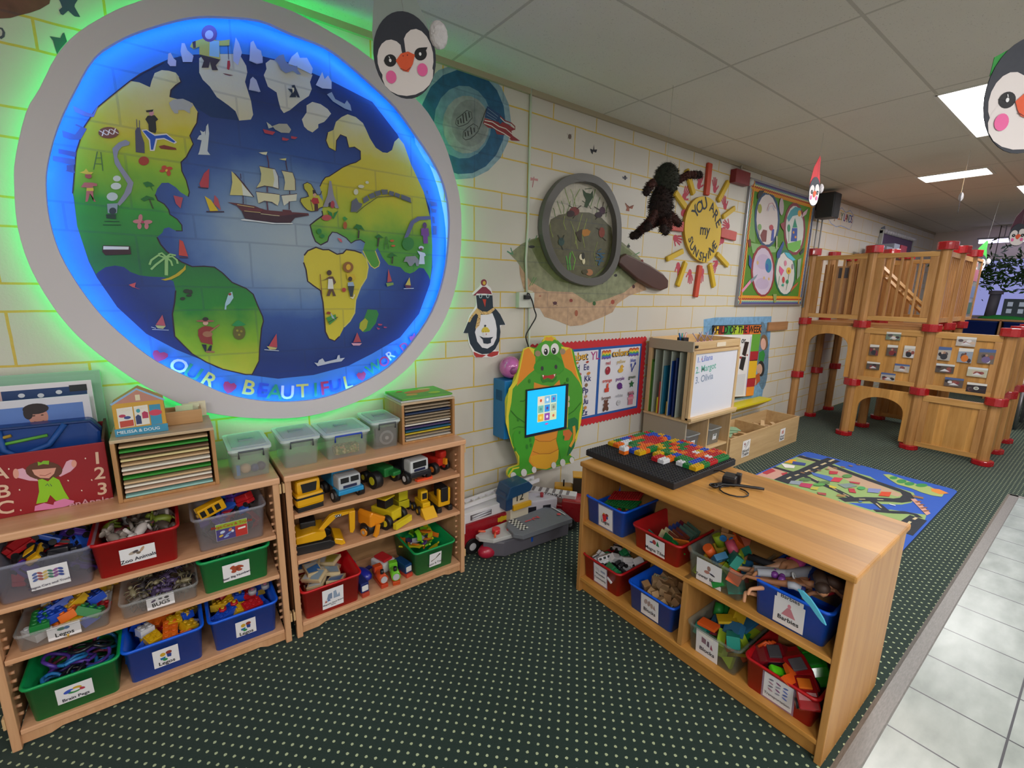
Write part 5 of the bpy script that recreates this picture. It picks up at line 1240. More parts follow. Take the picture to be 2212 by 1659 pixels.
def frame_panel(y0, y1, z0, z1, x=0, kind='solid', name='panel'):
    'panel between two posts in the plane x; y0 > y1'
    a, b = y1 + .045, y0 - .045; xx0, xx1 = x - .02, x + .02
    if kind == 'arch':
        w_ = b - a - .10; c = (a + b) / 2; r = w_ / 2; topz = z1 - .10; hole = [(c - r, z0 - .0), (c + r, z0 - .0)]
        arc = [(c + r * cos(pi * k / 16), (topz - r * .8) + r * .8 * sin(pi * k / 16) ** .8) for k in range(17)]
        pts = [(a, z0), (c - r, z0)] + arc[::-1] + [(c + r, z0), (b, z0), (b, z1), (a, z1)]
        MB().prism(pts, xx0, xx1, OAK, 'x').build(name, t, .004)
    elif kind == 'solid':
        mb = MB(); n_ = 6; q = (b - a - .10) / n_
        mb.box(xx0 + .012, xx1 - .004, a, b, z0, z1, OAK); mb.build(name, t)
        m = MB().box(xx0 - .005, xx0 + .014, a, b, z1 - .065, z1, OAKY, .004).build('rail', t); MB().box(xx0 - .005, xx0 + .014, a, b, z0, z0 + .05, OAKY, .004).build('rail', t)
        for s in (a, b - .055): MB().box(xx0 - .003, xx0 + .014, s, s + .055, z0 + .05, z1 - .065, OAKP, .004).build('stile', t)
    elif kind == 'bars':
        MB().box(xx0, xx1, a, b, z1 - .05, z1, OAKY, .004).build('rail', t); MB().box(xx0, xx1, a, b, z0, z0 + .05, OAKY, .004).build('rail', t)
        for s in (a, b - .07): MB().box(xx0, xx1, s, s + .07, z0 + .05, z1 - .05, OAKP, .004).build('stile', t)
        n_ = 4
        for k in range(n_): yy = a + .07 + (b - a - .14) * (k + .9) / (n_ + .8); MB().box(x - .011, x + .011, yy - .011, yy + .011, z0 + .04, z1 - .04, OAKP, .003).build('bar', t)
def xpanel(x0, x1, z0, z1, y, kind='solid'):
    a, b = x0 + .045, x1 - .045
    if kind == 'solid': MB().box(a, b, y - .012, y + .012, z0, z1, OAK).build('panel', t)
    else:
        MB().box(a, b, y - .02, y + .02, z1 - .05, z1, OAKY).build('rail', t); MB().box(a, b, y - .02, y + .02, z0, z0 + .05, OAKY).build('rail', t)
        for k in range(6): xx = a + (b - a) * (k + .5) / 6; MB().box(xx - .011, xx + .011, y - .011, y + .011, z0 + .04, z1 - .04, OAKP).build('bar', t)
frame_panel(YS[0], YS[1], .70, 1.30, kind='arch', name='arch_panel')
frame_panel(YS[1], YS[2], .06, .62, kind='arch', name='arch_panel')
frame_panel(YS[1], YS[2], .69, 1.30); frame_panel(YS[2], YS[3], .69, 1.30); frame_panel(YS[2], YS[3], .05, .62)
frame_panel(YS[0], YS[1], 1.385, 2.12, kind='bars'); frame_panel(YS[1], YS[2], 1.385, 2.12, kind='bars')
for k in range(4):
    for yy in (-.17 - k * .024, -.43 - k * .024): MB().box(.06, .075, yy - .008, yy + .008, 1.43, 2.02, OAKP).build('bar', t)
MB().box(.10, .12, -.42, -.27, 1.40, 2.0, wood('pale_panel', 'd0a880', 'bb9068', 'z', .5)).build('door_panel', t); MB().box(.095, .10, -.40, -.30, 1.86, 1.98, mat('5a5a60', .2)).build('window_pane', t)
for x0, x1 in ((XS[0], XS[1]), (XS[1], XS[2])):
    xpanel(x0, x1, .05, .62, YS[3]); xpanel(x0, x1, .69, 1.30, YS[3])
    xpanel(x0, x1, 1.385, 2.12, YS[2], 'bars')
    MB().box(x0 + .05, x1 - .05, YS[2], YS[0], 1.30, 1.335, wood('deck', 'b98550', '9a6a38', 'y', .5)).build('deck', t)
frame_panel(YS[0], YS[1], 1.385, 2.12, x=XS[2], kind='solid', name='back_panel'); frame_panel(YS[1], YS[2], .05, 1.28, x=XS[2], kind='solid', name='back_panel'); frame_panel(YS[1], YS[2], 1.385, 2.12, x=XS[2], kind='bars')
MB().box(XS[2] + .09, XS[2] + .52, YS[2] - .006, YS[2] + .006, 1.42, 2.10, mat('a8b4bc', .12, alpha=.4)).build('clear_panel', t)
for q in ((XS[2] + .05, XS[2] + .09, 1.385, 2.13), (XS[2] + .52, XS[2] + .56, 1.385, 2.13), (XS[2] + .09, XS[2] + .52, 1.385, 1.42), (XS[2] + .09, XS[2] + .52, 2.10, 2.13)): MB().box(q[0], q[1], YS[2] - .018, YS[2] + .018, q[2], q[3], OAKP).build('panel_frame', t)
for q, c in enumerate(('3a5a4c', '5a6a8c', '9a5a6c')): MB().box(XS[2] + .14, XS[2] + .46, YS[2] - .010, YS[2] - .006, 1.46 + q * .2, 1.6 + q * .2, mat(c, .5)).build('printed_card', t)
# ladder that slants up behind the middle railing
for dx in (0, .26):
    a, b = Vector((.18 + dx, -.66, 2.02 - dx * .5)), Vector((.18 + dx, -1.22, 1.46 - dx * .5)); MB().tube([a, b], .022, OAKY, 4, smooth=False).build('ladder_rail', t)
for k in range(4): f_ = (k + .5) / 4; p = Vector((.18, -.66 - .56 * f_, 2.02 - .56 * f_)); MB().box(p.x, p.x + .26, p.y - .012, p.y + .012, p.z - .08, p.z - .055, OAKY).build('rung', t)
# snapshots pinned on the climber
SN = [([(-0.961,1.223)], .131, .087, 'dim photo print pinned at the top of the climber middle panel', 'k'),
      ([(-0.809,1.051)], .087, .123, 'photo of a dark crowd, left print in the upright row of the middle panel', 'a'), ([(-0.972,1.064)], .094, .123, 'reddish upright photo print in the centre of the middle panel', 'b'), ([(-1.121,1.066)], .094, .131, 'photo of a person in black at the right of the middle panel', 'c'),
      ([(-0.826,0.872)], .123, .087, 'wide photo print at the lower left of the middle panel', 'd'), ([(-1.085,0.882)], .131, .087, 'wide photo print at the lower right of the middle panel', 'e'), ([(-0.978,0.766)], .131, .087, 'wide photo print lowest on the middle panel', 'f'),
      ([(-1.549,1.219)], .145, .094, 'wide photo print highest on the right panel', 'g'), ([(-1.406,1.080)], .102, .138, 'upright photo print at the left of the right panel', 'h'), ([(-1.564,1.080)], .109, .145, 'photo of a person in an orange shirt on the right panel', 'i'), ([(-1.716,1.089)], .116, .145, 'upright photo of a seated person at the right edge of the right panel', 'j'),
      ([(-1.433,0.928)], .145, .094, 'wide photo print below the upright one, left of the right panel', 'l'), ([(-1.676,0.925)], .145, .094, 'pale wide photo print low at the right of the right panel', 'm'), ([(-1.522,0.795)], .145, .094, 'wide photo print lowest left on the right panel', 'n'), ([(-1.694,0.768)], .145, .099, 'photo of a white round plate on a dark table, lowest on the right panel', 'o')]
rs = random.Random(3)
for (p,), w_, h_, lb, k in SN:
    mb = MB(); W2, H2 = w_ * 500, h_ * 500
    bgc = {'k': '6a7a6c', 'g': 'b0a8a4', 'i': '8a94a4', 'o': '2a2024', 'c': 'b8b4b0', 'm': 'b4b09c'}.get(k, rs.choice(['6a5f58', '4f4640', 'a8a29c', '5a4c44']))
    s_ = ['P %s %d,%d %d,%d %d,%d %d,%d' % (bgc, -W2, -H2, W2, -H2, W2, H2, -W2, H2), 'P %s %d,%d %d,%d %d,%d %d,%d' % (rs.choice(['4a5f90', 'c8ccd0', 'd4d0cc']), -W2, H2 * .5, W2, H2 * .6, W2, H2, -W2, H2)]
    for q in range(5): s_.append('E %s %d,%d %d,3 -3,%d' % (rs.choice(['3a2a30', '26222a', '8a4a44', 'c0a898', '54484c', 'd0ccd0', '7a3038']), rs.uniform(-.7, .7) * W2, rs.uniform(-.7, .2) * H2, W2 * .22 + 4, H2 * .25 + 3))
    if k == 'i': s_ += ['E c8702c 0,%d %d,0 0,%d' % (-H2 * .4, W2 * .5, H2 * .5), 'E 6a3a30 0,%d 9,0 0,11' % (H2 * .25)]
    elif k == 'o': s_ += ['E c8c8c0 0,-4 20,0 0,17', 'E 8a8a80 0,-4 12,0 0,10']
    elif W2 < H2: s_ += ['E %s 0,%d %d,0 0,%d' % ({'b': '7a2a2c', 'c': '22222a', 'j': '6a5a84'}.get(k, '303038'), -H2 * .45, W2 * .55, H2 * .45), 'E a07a68 0,%d 10,0 0,12' % (H2 * .15)]
    else: s_ += ['P cfcbd0 %d,%d %d,%d %d,%d' % (-W2 * .5, -H2 * .7, W2 * .6, -H2 * .6, 0, -H2 * .1)]
    art(mb, '\n'.join(s_), lambda x, y, h: (-h, -x, y), .00015); o = mb.build('photo_print', fix=False); flip_to(o, (-1, 0, 0)); o.location = (6.9145, p[0], p[1]); tag(o, lb, 'photograph')
# red boxes and shelf light seen over the climber
MB().box(8.25, 9.4, -.42, -.05, 2.20, 2.23, OAKY).build('high_shelf'); tag(bpy.data.objects['high_shelf'], 'high wooden shelf board behind the climber, holding grey and red boxes', 'shelf')
MB().box(8.2, 8.3, -.42, -.06, 2.0, 2.2, OAKP).build('shelf_bracket', bpy.data.objects['high_shelf'])
for nm, x0, x1, c, lb in (('cardboard_box', 8.35, 8.6, '7f8898', 'flat grey box at the left on the high shelf'), ('cardboard_box', 8.65, 8.9, '8c93a4', 'grey box standing in the middle of the high shelf'), ('cardboard_box', 8.95, 9.25, '8f1f2c', 'dark red box at the right on the high shelf')):
    tag(MB().box(x0, x1, -.38, -.15, 2.232, 2.32 if c[0] == '7' else 2.38, mat(c, .5), .006).build(nm), lb, 'box')
# ================================================================ easel cabinet against the wall
EZ = wood('easel_maple', 'd8b98c', 'c6a373', 'z', .4); EZX = wood('easel_maple_rail', 'd8b98c', 'c6a373', 'x', .4); GREYP = mat('a89a86', .5)
t = thing('easel_cabinet', 'maple easel cabinet with a whiteboard front and book slots in its side', 'cabinet', (3.79, -.045, 0))
# local: x to the right 0..0.7, y towards the room negative
EW, ED = .73, .40
def eb(name, x0, x1, y0, y1, z0, z1, m, b=.003): return MB().box(x0, x1, y0, y1, z0, z1, m, b).build(name, t)
eb('side_panel', 0, .018, -ED - .02, 0, 0, .60, GREYP); eb('side_panel', EW - .018, EW, -ED - .02, 0, 0, .60, EZ)
eb('divider', EW / 2 - .008, EW / 2 + .008, -ED - .01, 0, .31, .60, EZ); eb('divider', EW / 2 - .008, EW / 2 + .008, -ED - .01, 0, .0, .29, EZ)
eb('shelf', .018, EW - .018, -ED - .01, 0, .29, .31, EZX); eb('shelf', .018, EW - .018, -ED - .01, 0, .02, .04, EZX); eb('back_panel', .018, EW - .018, -.015, 0, .04, .6, EZX)
eb('counter', -.01, EW + .01, -ED - .05, 0, .60, .618, EZX)
eb('post', 0.0, .03, -.035, 0, .618, 1.19, EZ); eb('post', 0.0, .03, -ED, -ED + .03, .618, 1.19, EZ); eb('post', EW - .03, EW, -ED, -ED + .03, .618, 1.19, EZ); eb('post', EW - .03, EW, -.035, 0, .618, 1.19, EZ)
for k in range(4): eb('slot_divider', .004, EW - .03, -.075 - k * .078, -.069 - k * .078, .618, 1.17, mat('aab4a8', .5))
# tray on top
eb('tray_side', -.004, .014, -ED - .02, .0, 1.18, 1.265, GREYP); eb('tray_side', EW - .014, EW + .004, -ED - .02, .0, 1.18, 1.265, EZ)
eb('tray_front', .014, EW - .014, -ED - .02, -ED - .002, 1.20, 1.262, EZX); eb('tray_back', .014, EW - .014, -.018, 0, 1.18, 1.27, EZX); eb('tray_base', .014, EW - .014, -ED - .002, -.018, 1.18, 1.195, EZX)
# whiteboard in a frame on the front
eb('board_frame', .0, .035, -ED - .03, -ED - .004, .62, 1.19, EZ); eb('board_frame', EW - .035, EW, -ED - .03, -ED - .004, .62, 1.19, EZ); eb('board_frame', .035, EW - .035, -ED - .03, -ED - .004, 1.165, 1.19, EZX); eb('marker_ledge', .0, EW, -ED - .06, -ED - .004, .618, .642, EZX)
wb = eb('whiteboard', .035, EW - .035, -ED - .022, -ED - .008, .642, 1.165, mat('dfe0ea', .18), 0)
mb = MB(); art(mb, 'T 6a80c8 48 140,1120 3 1. Liliana\nT 6ab0a0 56 170,1040 4 2. Margot\nT 8a9ab0 58 160,955 4 3. Olivia\nE c06a80 92,1120 6,0 0,8', lambda x, y, h: (x + .04, -ED - .0222 - h, y), .0002); o = mb.build('writing', wb, fix=False)
SB = [('4a7a2c', .33, 'green'), ('2f6f2a', .36, 'dark green'), ('1f7fa0', .40, 'turquoise'), ('1f3f8a', .46, 'blue'), ('15306a', .45, 'navy'), ('c8b820', .2, 'yellow'), ('a8303c', .28, 'red')]
for k, (yy, c, h_, lb) in enumerate(((-.035, '5a8a2c', .46, 'tall green book in the back slot of the easel cabinet'), (-.055, '3c6f28', .44, 'dark green book in the back slot of the easel cabinet'), (-.165, '1f6f8c', .42, 'turquoise book in the third slot of the easel cabinet'), (-.135, 'b8352c', .28, 'short red book low in a middle slot of the easel cabinet'), (-.120, 'c8bc20', .14, 'small yellow book at the foot of a middle slot of the easel cabinet'), (-.225, '1d4a9c', .47, 'blue folder in the slot next to the whiteboard end'), (-.275, '142c66', .5, 'navy folder nearest the whiteboard in the easel cabinet'), (-.215, 'b89030', .12, 'small ochre book low beside the blue folder'))):
    o = MB().box(.012, .27, yy - .007, yy + .007, 0, h_, mat(c, .5), .002).build('book'); o.location = (3.79, -.045, .619); tag(o, lb, 'book')
t2 = thing('pen_cup', 'black cup of coloured markers on top of the easel cabinet', 'cup', (3.86, -.32, 1.196)); MB().prism(rr(.07, .07, .01), 0, .09, mat('1c1c22', .5), 'z').build('cup', t2)
for k, c in enumerate(('2a6ab8', '4ab0a0', 'c0303c', 'd8d0c8', 'c84a5a')):
    o = MB().cyl((0, 0, 0), ((k - 2) * .012, .006 * (-1) ** k, .07), .007, mat(c, .4), 8).build('marker_pen'); o.location = (3.86 + (k - 2) * .013, -.32, 1.252)
    tag(o, {'2a6ab8': 'blue', '4ab0a0': 'teal', 'c0303c': 'red', 'd8d0c8': 'white', 'c84a5a': 'pink'}[c] + ' marker standing in the black cup on the easel cabinet', 'marker')
for k, (dx, lb) in enumerate(((.0, 'left pair of clear pink-handled scissors in the easel tray'), (.1, 'middle pair of clear pink scissors in the easel tray'), (.2, 'right pair of pink scissors in the easel tray'))):
    mb = MB().tube([(0, 0, 0), (-.06, .02, .07)], .004, mat('9a94b8', .3), 6).tube([(0, 0, 0), (.05, 0, .08)], .004, mat('9a94b8', .3), 6)
    for s in (-1, 1): mb.tube([(.02 * s + .018 * cos(a * pi / 5), .0, -.02 + .018 * sin(a * pi / 5)) for a in range(11)], .004, mat('c88a98', .3), 5)
    o = mb.build('scissors'); o.location = (4.12 + dx, -.30, 1.24); tag(o, lb, 'scissors')
tag(MB().box(0, .14, -.004, 0, 0, .035, mat('e8d8c0', .5)).build('paper_strip'), 'pale paper strip stuck on the front rail of the easel tray', 'label'); bpy.data.objects['paper_strip'].location = (4.13, -.4655, 1.21)
tag(MB().box(0, .03, -.012, 0, 0, .022, mat('1c1c1c', .4), .003).build('magnet'), 'small black magnet on the front rail of the easel tray', 'magnet'); bpy.data.objects['magnet'].location = (3.81, -.466, 1.215)
for dx, lb in ((.19, 'left translucent bin in the easel cabinet shelf'), (.54, 'right translucent bin in the easel cabinet shelf')):
    make_bin('storage_bin', lb, 'b8bcbc', (3.79 + dx, -.045 - .245, .311), 0, 'P 7a7f7c -20,4 20,4 20,26 -20,26\nT 4a4a50 8 0,-14 0 Puzzles' if dx > .4 else 'E b0505a -8,8 7,0 0,9\nE 8a8a90 10,8 7,0 0,9\nT 4a4a50 8 0,-14 0 Dolls', w_=.21, d=.30, h=.15, clear=.5, lw=.06, lh=.055)
# ================================================================ long open wooden box
t = thing('toy_crate', 'long open two-part plywood crate of wooden train tracks', 'crate', (4.62, -.42, 0)); PLY = wood('plywood', 'cdae80', 'b8966a', 'x', .5); L_, D_ = 1.52, .34
MB().box(0, L_, -.014, 0, 0, .30, PLY, .003).build('front_panel', t); MB().box(0, L_, D_, D_ + .014, 0, .30, PLY, .003).build('back_panel', t)
for x0 in (0, L_ / 2, L_ - .014): MB().box(x0, x0 + .014, 0, D_, 0, .296, PLY, .002).build('end_panel' if x0 != L_ / 2 else 'divider', t)
MB().box(.014, L_ - .014, 0, D_, .0, .012, PLY).build('base', t)
def card(par, x, z, w_, h_, spec, y=-.0155):
    mb = MB(); a, b = w_ * 500, h_ * 500; art(mb, 'P e6e4e4 %d,%d %d,%d %d,%d %d,%d\n' % (-a, -b, a, -b, a, b, -a, b) + spec, lambda p, q, h: (x + p, y - h, z + q), .0003); return mb.build('paper_label', par, fix=False)
card(t, .32, .15, .15, .17, 'S 4a3a40 6 -38,20 -10,34 20,56 46,66 50,50 30,36 0,16 -10,2\nP 7a2a34 -48,50 -30,66 -18,48 -30,34\nT 101010 36 0,-24 4 Wood\nT 101010 36 0,-58 4 Trains'); card(t, 1.12, .15, .12, .14, 'P c88a80 -24,10 -24,44 -12,52 0,40 12,54 26,44 26,10\nT 1a1a1a 28 0,-18 4 Wood\nT 1a1a1a 28 0,-46 4 Planks')
rs = random.Random(5)
for k in range(16):
    side = k % 2; mb = MB(); r = .12; a0 = 0; P = [(r * cos(a), r * sin(a)) for a in [x * .12 for x in range(9)]] + [((r + .04) * cos(a), (r + .04) * sin(a)) for a in [x * .12 for x in range(8, -1, -1)]]
    straight = k % 3 == 0 or side
    if straight: mb.box(-.09, .09, -.02, .02, 0, .012, mat('d0ae84' if k % 4 else 'b89068', .6), .002)
    else: mb.prism([(x - .12, y) for x, y in P], 0, .012, mat('c8a478', .6), 'z')
    o = mb.build('track_piece' if not side else 'wooden_plank'); x = 4.62 + (.16 + rs.random() * .48 if not side else .92 + rs.random() * .42)
    o.location = (x, -.42 + .09 + rs.random() * .18, .10 + (k // 2) * .0165 + (.03 if not side else .02)); o.rotation_euler = (rs.uniform(-.12, .12), rs.uniform(-.1, .1), rs.uniform(-.6, .6) if not side else rs.uniform(-.9, .9))
    tag(o, 'pale wooden train track piece heaped in the left half of the plywood crate' if not side else 'loose flat wooden plank heaped in the right half of the plywood crate', 'track piece' if not side else 'plank', 'wooden train tracks in the crate' if not side else 'wooden planks in the crate')
for k in range(3):
    o = MB().box(-.11, .11, -.05, .05, 0, .01, mat('8fae8c', .6), .002).build('green_board'); o.location = (4.85 + k * .07, -.27 + k * .03, .262 + k * .012); o.rotation_euler = (.05, .08, .4 - k * .5)
    tag(o, 'pale green flat board on top of the track heap, ' + ('lowest', 'middle', 'topmost')[k] + ' of three', 'board', 'green boards in the crate')
# ================================================================ road rug
def rug():
    t = thing('play_rug', 'blue and green road map play rug on the dark carpet', 'rug', (4.9, -1.25, 0))
    x0, x1, y0, y1 = 3.15, 5.83, -1.86, -.66; P = [(x - 4.9, y + 1.25) for x, y in rr2(x0, x1, y0, y1, .06)]
    MB().prism(P, .001, .009, mat('2f58b4', .9), 'z', side=mat('16204a', .9)).build('pile', t)
    mb = MB(); mf = lambda c: mat(c, .92)
    art(mb, """P 8fa86a 4203,-408 5114,-641 5594,-659 5676,-889 5634,-1010 5553,-1217 5552,-1303 5438,-1417 5449,-1528 5433,-1642 5343,-1675 5166,-1688 5049,-1650 4865,-1501 4722,-1380 4710,-1328 4372,-1385 4172,-955
P b0a078 5648,-696 5568,-883 5539,-830 5496,-698
P b89a80 5565,-963 5436,-1251 5350,-1511 5308,-1603 5214,-1585 5201,-1408 5234,-1250 5440,-989
P 8fa86a 4724,-1338 4728,-1533 4869,-1630 4955,-1771 4992,-1817 4851,-1834 4466,-1810 4315,-1801 4323,-1710 4254,-1489 4179,-1250
P c8988a 4685,-624 4895,-618 5043,-672 4980,-826 4878,-842 4718,-816
P b03a44 4867,-645 4958,-645 4980,-691 4950,-731 4787,-723 4781,-689
P b03a44 4924,-787 5012,-803 4954,-837 4858,-842
S 2c3038 77.9 5587,-672 5592,-883 5527,-1078 5444,-1341 5395,-1541 5374,-1601 5293,-1640 5196,-1642 5116,-1609 5078,-1565 4954,-1463 4742,-1332
S 2c3038 119.6 5789,-932 5562,-912 5158,-903 4954,-880 4719,-875
S 2c3038 60.4 5035,-657 5042,-809 5057,-907 4979,-1102 4925,-1243 4862,-1365 4858,-1408
S 2c3038 56.9 4945,-1479 4891,-1541 4803,-1615
S 2c3038 47.4 4734,-1557 4815,-1644 4904,-1715 4920,-1766 4882,-1798
S 2c3038 115.1 4871,-1800 4708,-1789 4490,-1793
S c8b890 21.5 5789,-932 5672,-927
S c8b890 20.4 5603,-924 5497,-917
S c8b890 19.3 5426,-916 5324,-910
S c8b890 18.4 5256,-909 5158,-903
S c8b890 17.2 5042,-896 4978,-887
S c8b890 16.6 4913,-879 4831,-879
S c8b890 11.3 5057,-992 5019,-1063
S c8b890 10.4 4954,-1188 4925,-1243
S c8b890 9.9 4898,-1296 4870,-1348
S c8b890 11.9 4877,-1416 4919,-1445
S c8b890 12.1 4999,-1505 5036,-1536
S c8b890 11.6 4900,-1525 4834,-1575
S c8b890 17.1 4862,-1785 4802,-1780
S c8b890 16.4 4742,-1776 4664,-1776
P 9fb06a 5714,-1356 5766,-1392 5725,-1506 5686,-1614 5720,-1689 5666,-1753 5599,-1805 5518,-1807 5485,-1749 5492,-1682 5527,-1607 5532,-1508 5615,-1430
E 3f8a4c 5691,-1441 32,-22 -48,-12
E 3f8a4c 5650,-1509 39,-27 -58,-14
E 3f8a4c 5639,-1568 39,-27 -52,-12
E 3f8a4c 5688,-1641 46,-32 -52,-11
P d8883c 5670,-1706 5709,-1758 5664,-1825 5570,-1784 5593,-1728
P c89888 5244,-1664 5280,-1688 5040,-1831 4970,-1821
S 8a5a44 19.7 5194,-1707 5253,-1726
S 8a5a44 19.2 5139,-1734 5201,-1756
S 8a5a44 18.7 5087,-1761 5151,-1785
S 8a5a44 18.2 5035,-1787 5098,-1810
P 8a6a4c 5353,-1646 5375,-1720 5325,-1727 5303,-1670
P d8a02c 5359,-640 5448,-718 5298,-749 5249,-667
P 3a4a8a 5366,-713 5416,-813 5331,-836 5266,-744
P e0dcd8 5203,-668 5247,-779 5167,-803 5106,-746
P 4a6ab0 5193,-941 5226,-1080 5180,-1159 5094,-1141 5126,-983
P b03a44 5383,-1026 5427,-1086 5346,-1104 5282,-1060
P c03a4c 5238,-1116 5281,-1174 5142,-1187 5099,-1131
P 8a94a0 4812,-921 4892,-989 4779,-1016 4724,-940
P b03a5c 4839,-993 4893,-1069 4774,-1089 4740,-1015
P 7a8a88 5075,-1194 5207,-1259 5174,-1314 5033,-1268
P b0404c 5246,-1232 5290,-1302 5242,-1309 5213,-1249
P b03a44 5056,-1283 5088,-1318 4992,-1361 4965,-1319
P 7a84b4 5205,-1386 5275,-1459 5151,-1471 5096,-1409
P c8482c 5211,-1476 5271,-1530 5144,-1548 5089,-1488
P c8b43c 4989,-1161 4999,-1219 4947,-1221 4939,-1178
P b8b04c 4806,-1086 4865,-1126 4779,-1142 4751,-1098
P a04a4c 4733,-1159 4775,-1212 4718,-1231 4695,-1180
P 9a7a4c 4831,-1274 4872,-1326 4812,-1331 4778,-1284
E 5a7a4c 4945,-985 46,-32 -40,-16
E 5a7a4c 5014,-1113 46,-31 -40,-14
E 5a8a4c 5369,-1177 40,-27 -51,-16
E 4a9a5c 5152,-1350 30,-21 -41,-12
E 5a9a50 4926,-1105 45,-31 -34,-12
E 3f6a9c 4823,-1439 14,-10 -18,-5
S e8e4e8 14.0 4967,-1593 4974,-1630""", lambda x, y, h: (x - 4.9, y + 1.25, .009 + h), .0001, mf)
    for k in range(13): u = k / 12; mb.add([(.86 - 4.9 + 4.25 + u * 1.2 + .02 * cos(a), -.90 + 1.25 - u * .40 + .02 * sin(a), .0135) for a in [q * pi / 4 for q in range(8)]], [list(range(8))], mat('8a6a50', .9))
    o = mb.build('print', t, fix=False); flip_to(o, (0, 0, 1))
    bm = bmesh.new(); bm.from_mesh(o.data)      # trim the print to the rug
    for co, no in (((x0 + .02 - 4.9, 0, 0), (-1, 0, 0)), ((x1 - .015 - 4.9, 0, 0), (1, 0, 0)), ((0, y0 + .015 + 1.25, 0), (0, -1, 0)), ((0, y1 - .015 + 1.25, 0), (0, 1, 0))):
        bmesh.ops.bisect_plane(bm, geom=bm.verts[:] + bm.edges[:] + bm.faces[:], plane_co=co, plane_no=no, clear_outer=True)
    bm.to_mesh(o.data); bm.free()
def rr2(x0, x1, y0, y1, r): return [(x + (x0 + x1) / 2, y + (y0 + y1) / 2) for x, y in rr(x1 - x0, y1 - y0, r)]
rug()
# ================================================================ dragon kiosk with a screen
KY = -.155
DO = smooth([(2.554,1.335),(2.597,1.318),(2.651,1.283),(2.697,1.248),(2.746,1.245),(2.780,1.216),(2.814,1.113),(2.868,1.023),(2.886,0.899),(2.903,0.791),(2.890,0.703),(2.838,0.603),(2.825,0.515),(2.771,0.460),(2.782,0.433),(2.831,0.411),(2.829,0.375),(2.762,0.371),(2.668,0.374),(2.609,0.373),(2.555,0.374),(2.467,0.401),(2.425,0.387),(2.342,0.399),(2.269,0.389),(2.222,0.394),(2.209,0.430),(2.228,0.459),(2.291,0.465),(2.307,0.475),(2.289,0.535),(2.248,0.626),(2.226,0.710),(2.198,0.779),(2.192,0.889),(2.194,0.951),(2.245,1.038),(2.273,1.127),(2.310,1.201),(2.331,1.260),(2.393,1.272),(2.466,1.261),(2.496,1.313)], 2)
DCN = Vector((2.55, .85))
t = thing('dragon_kiosk', 'green cartoon dragon play kiosk with a lit touch screen on its belly', 'kiosk', (DCN.x, 0, DCN.y))
MB().prism(loc_(DO, DCN), KY, KY + .022, mat('4fa02c', .4), side=mat('d8d040', .45)).build('dragon_board', t)
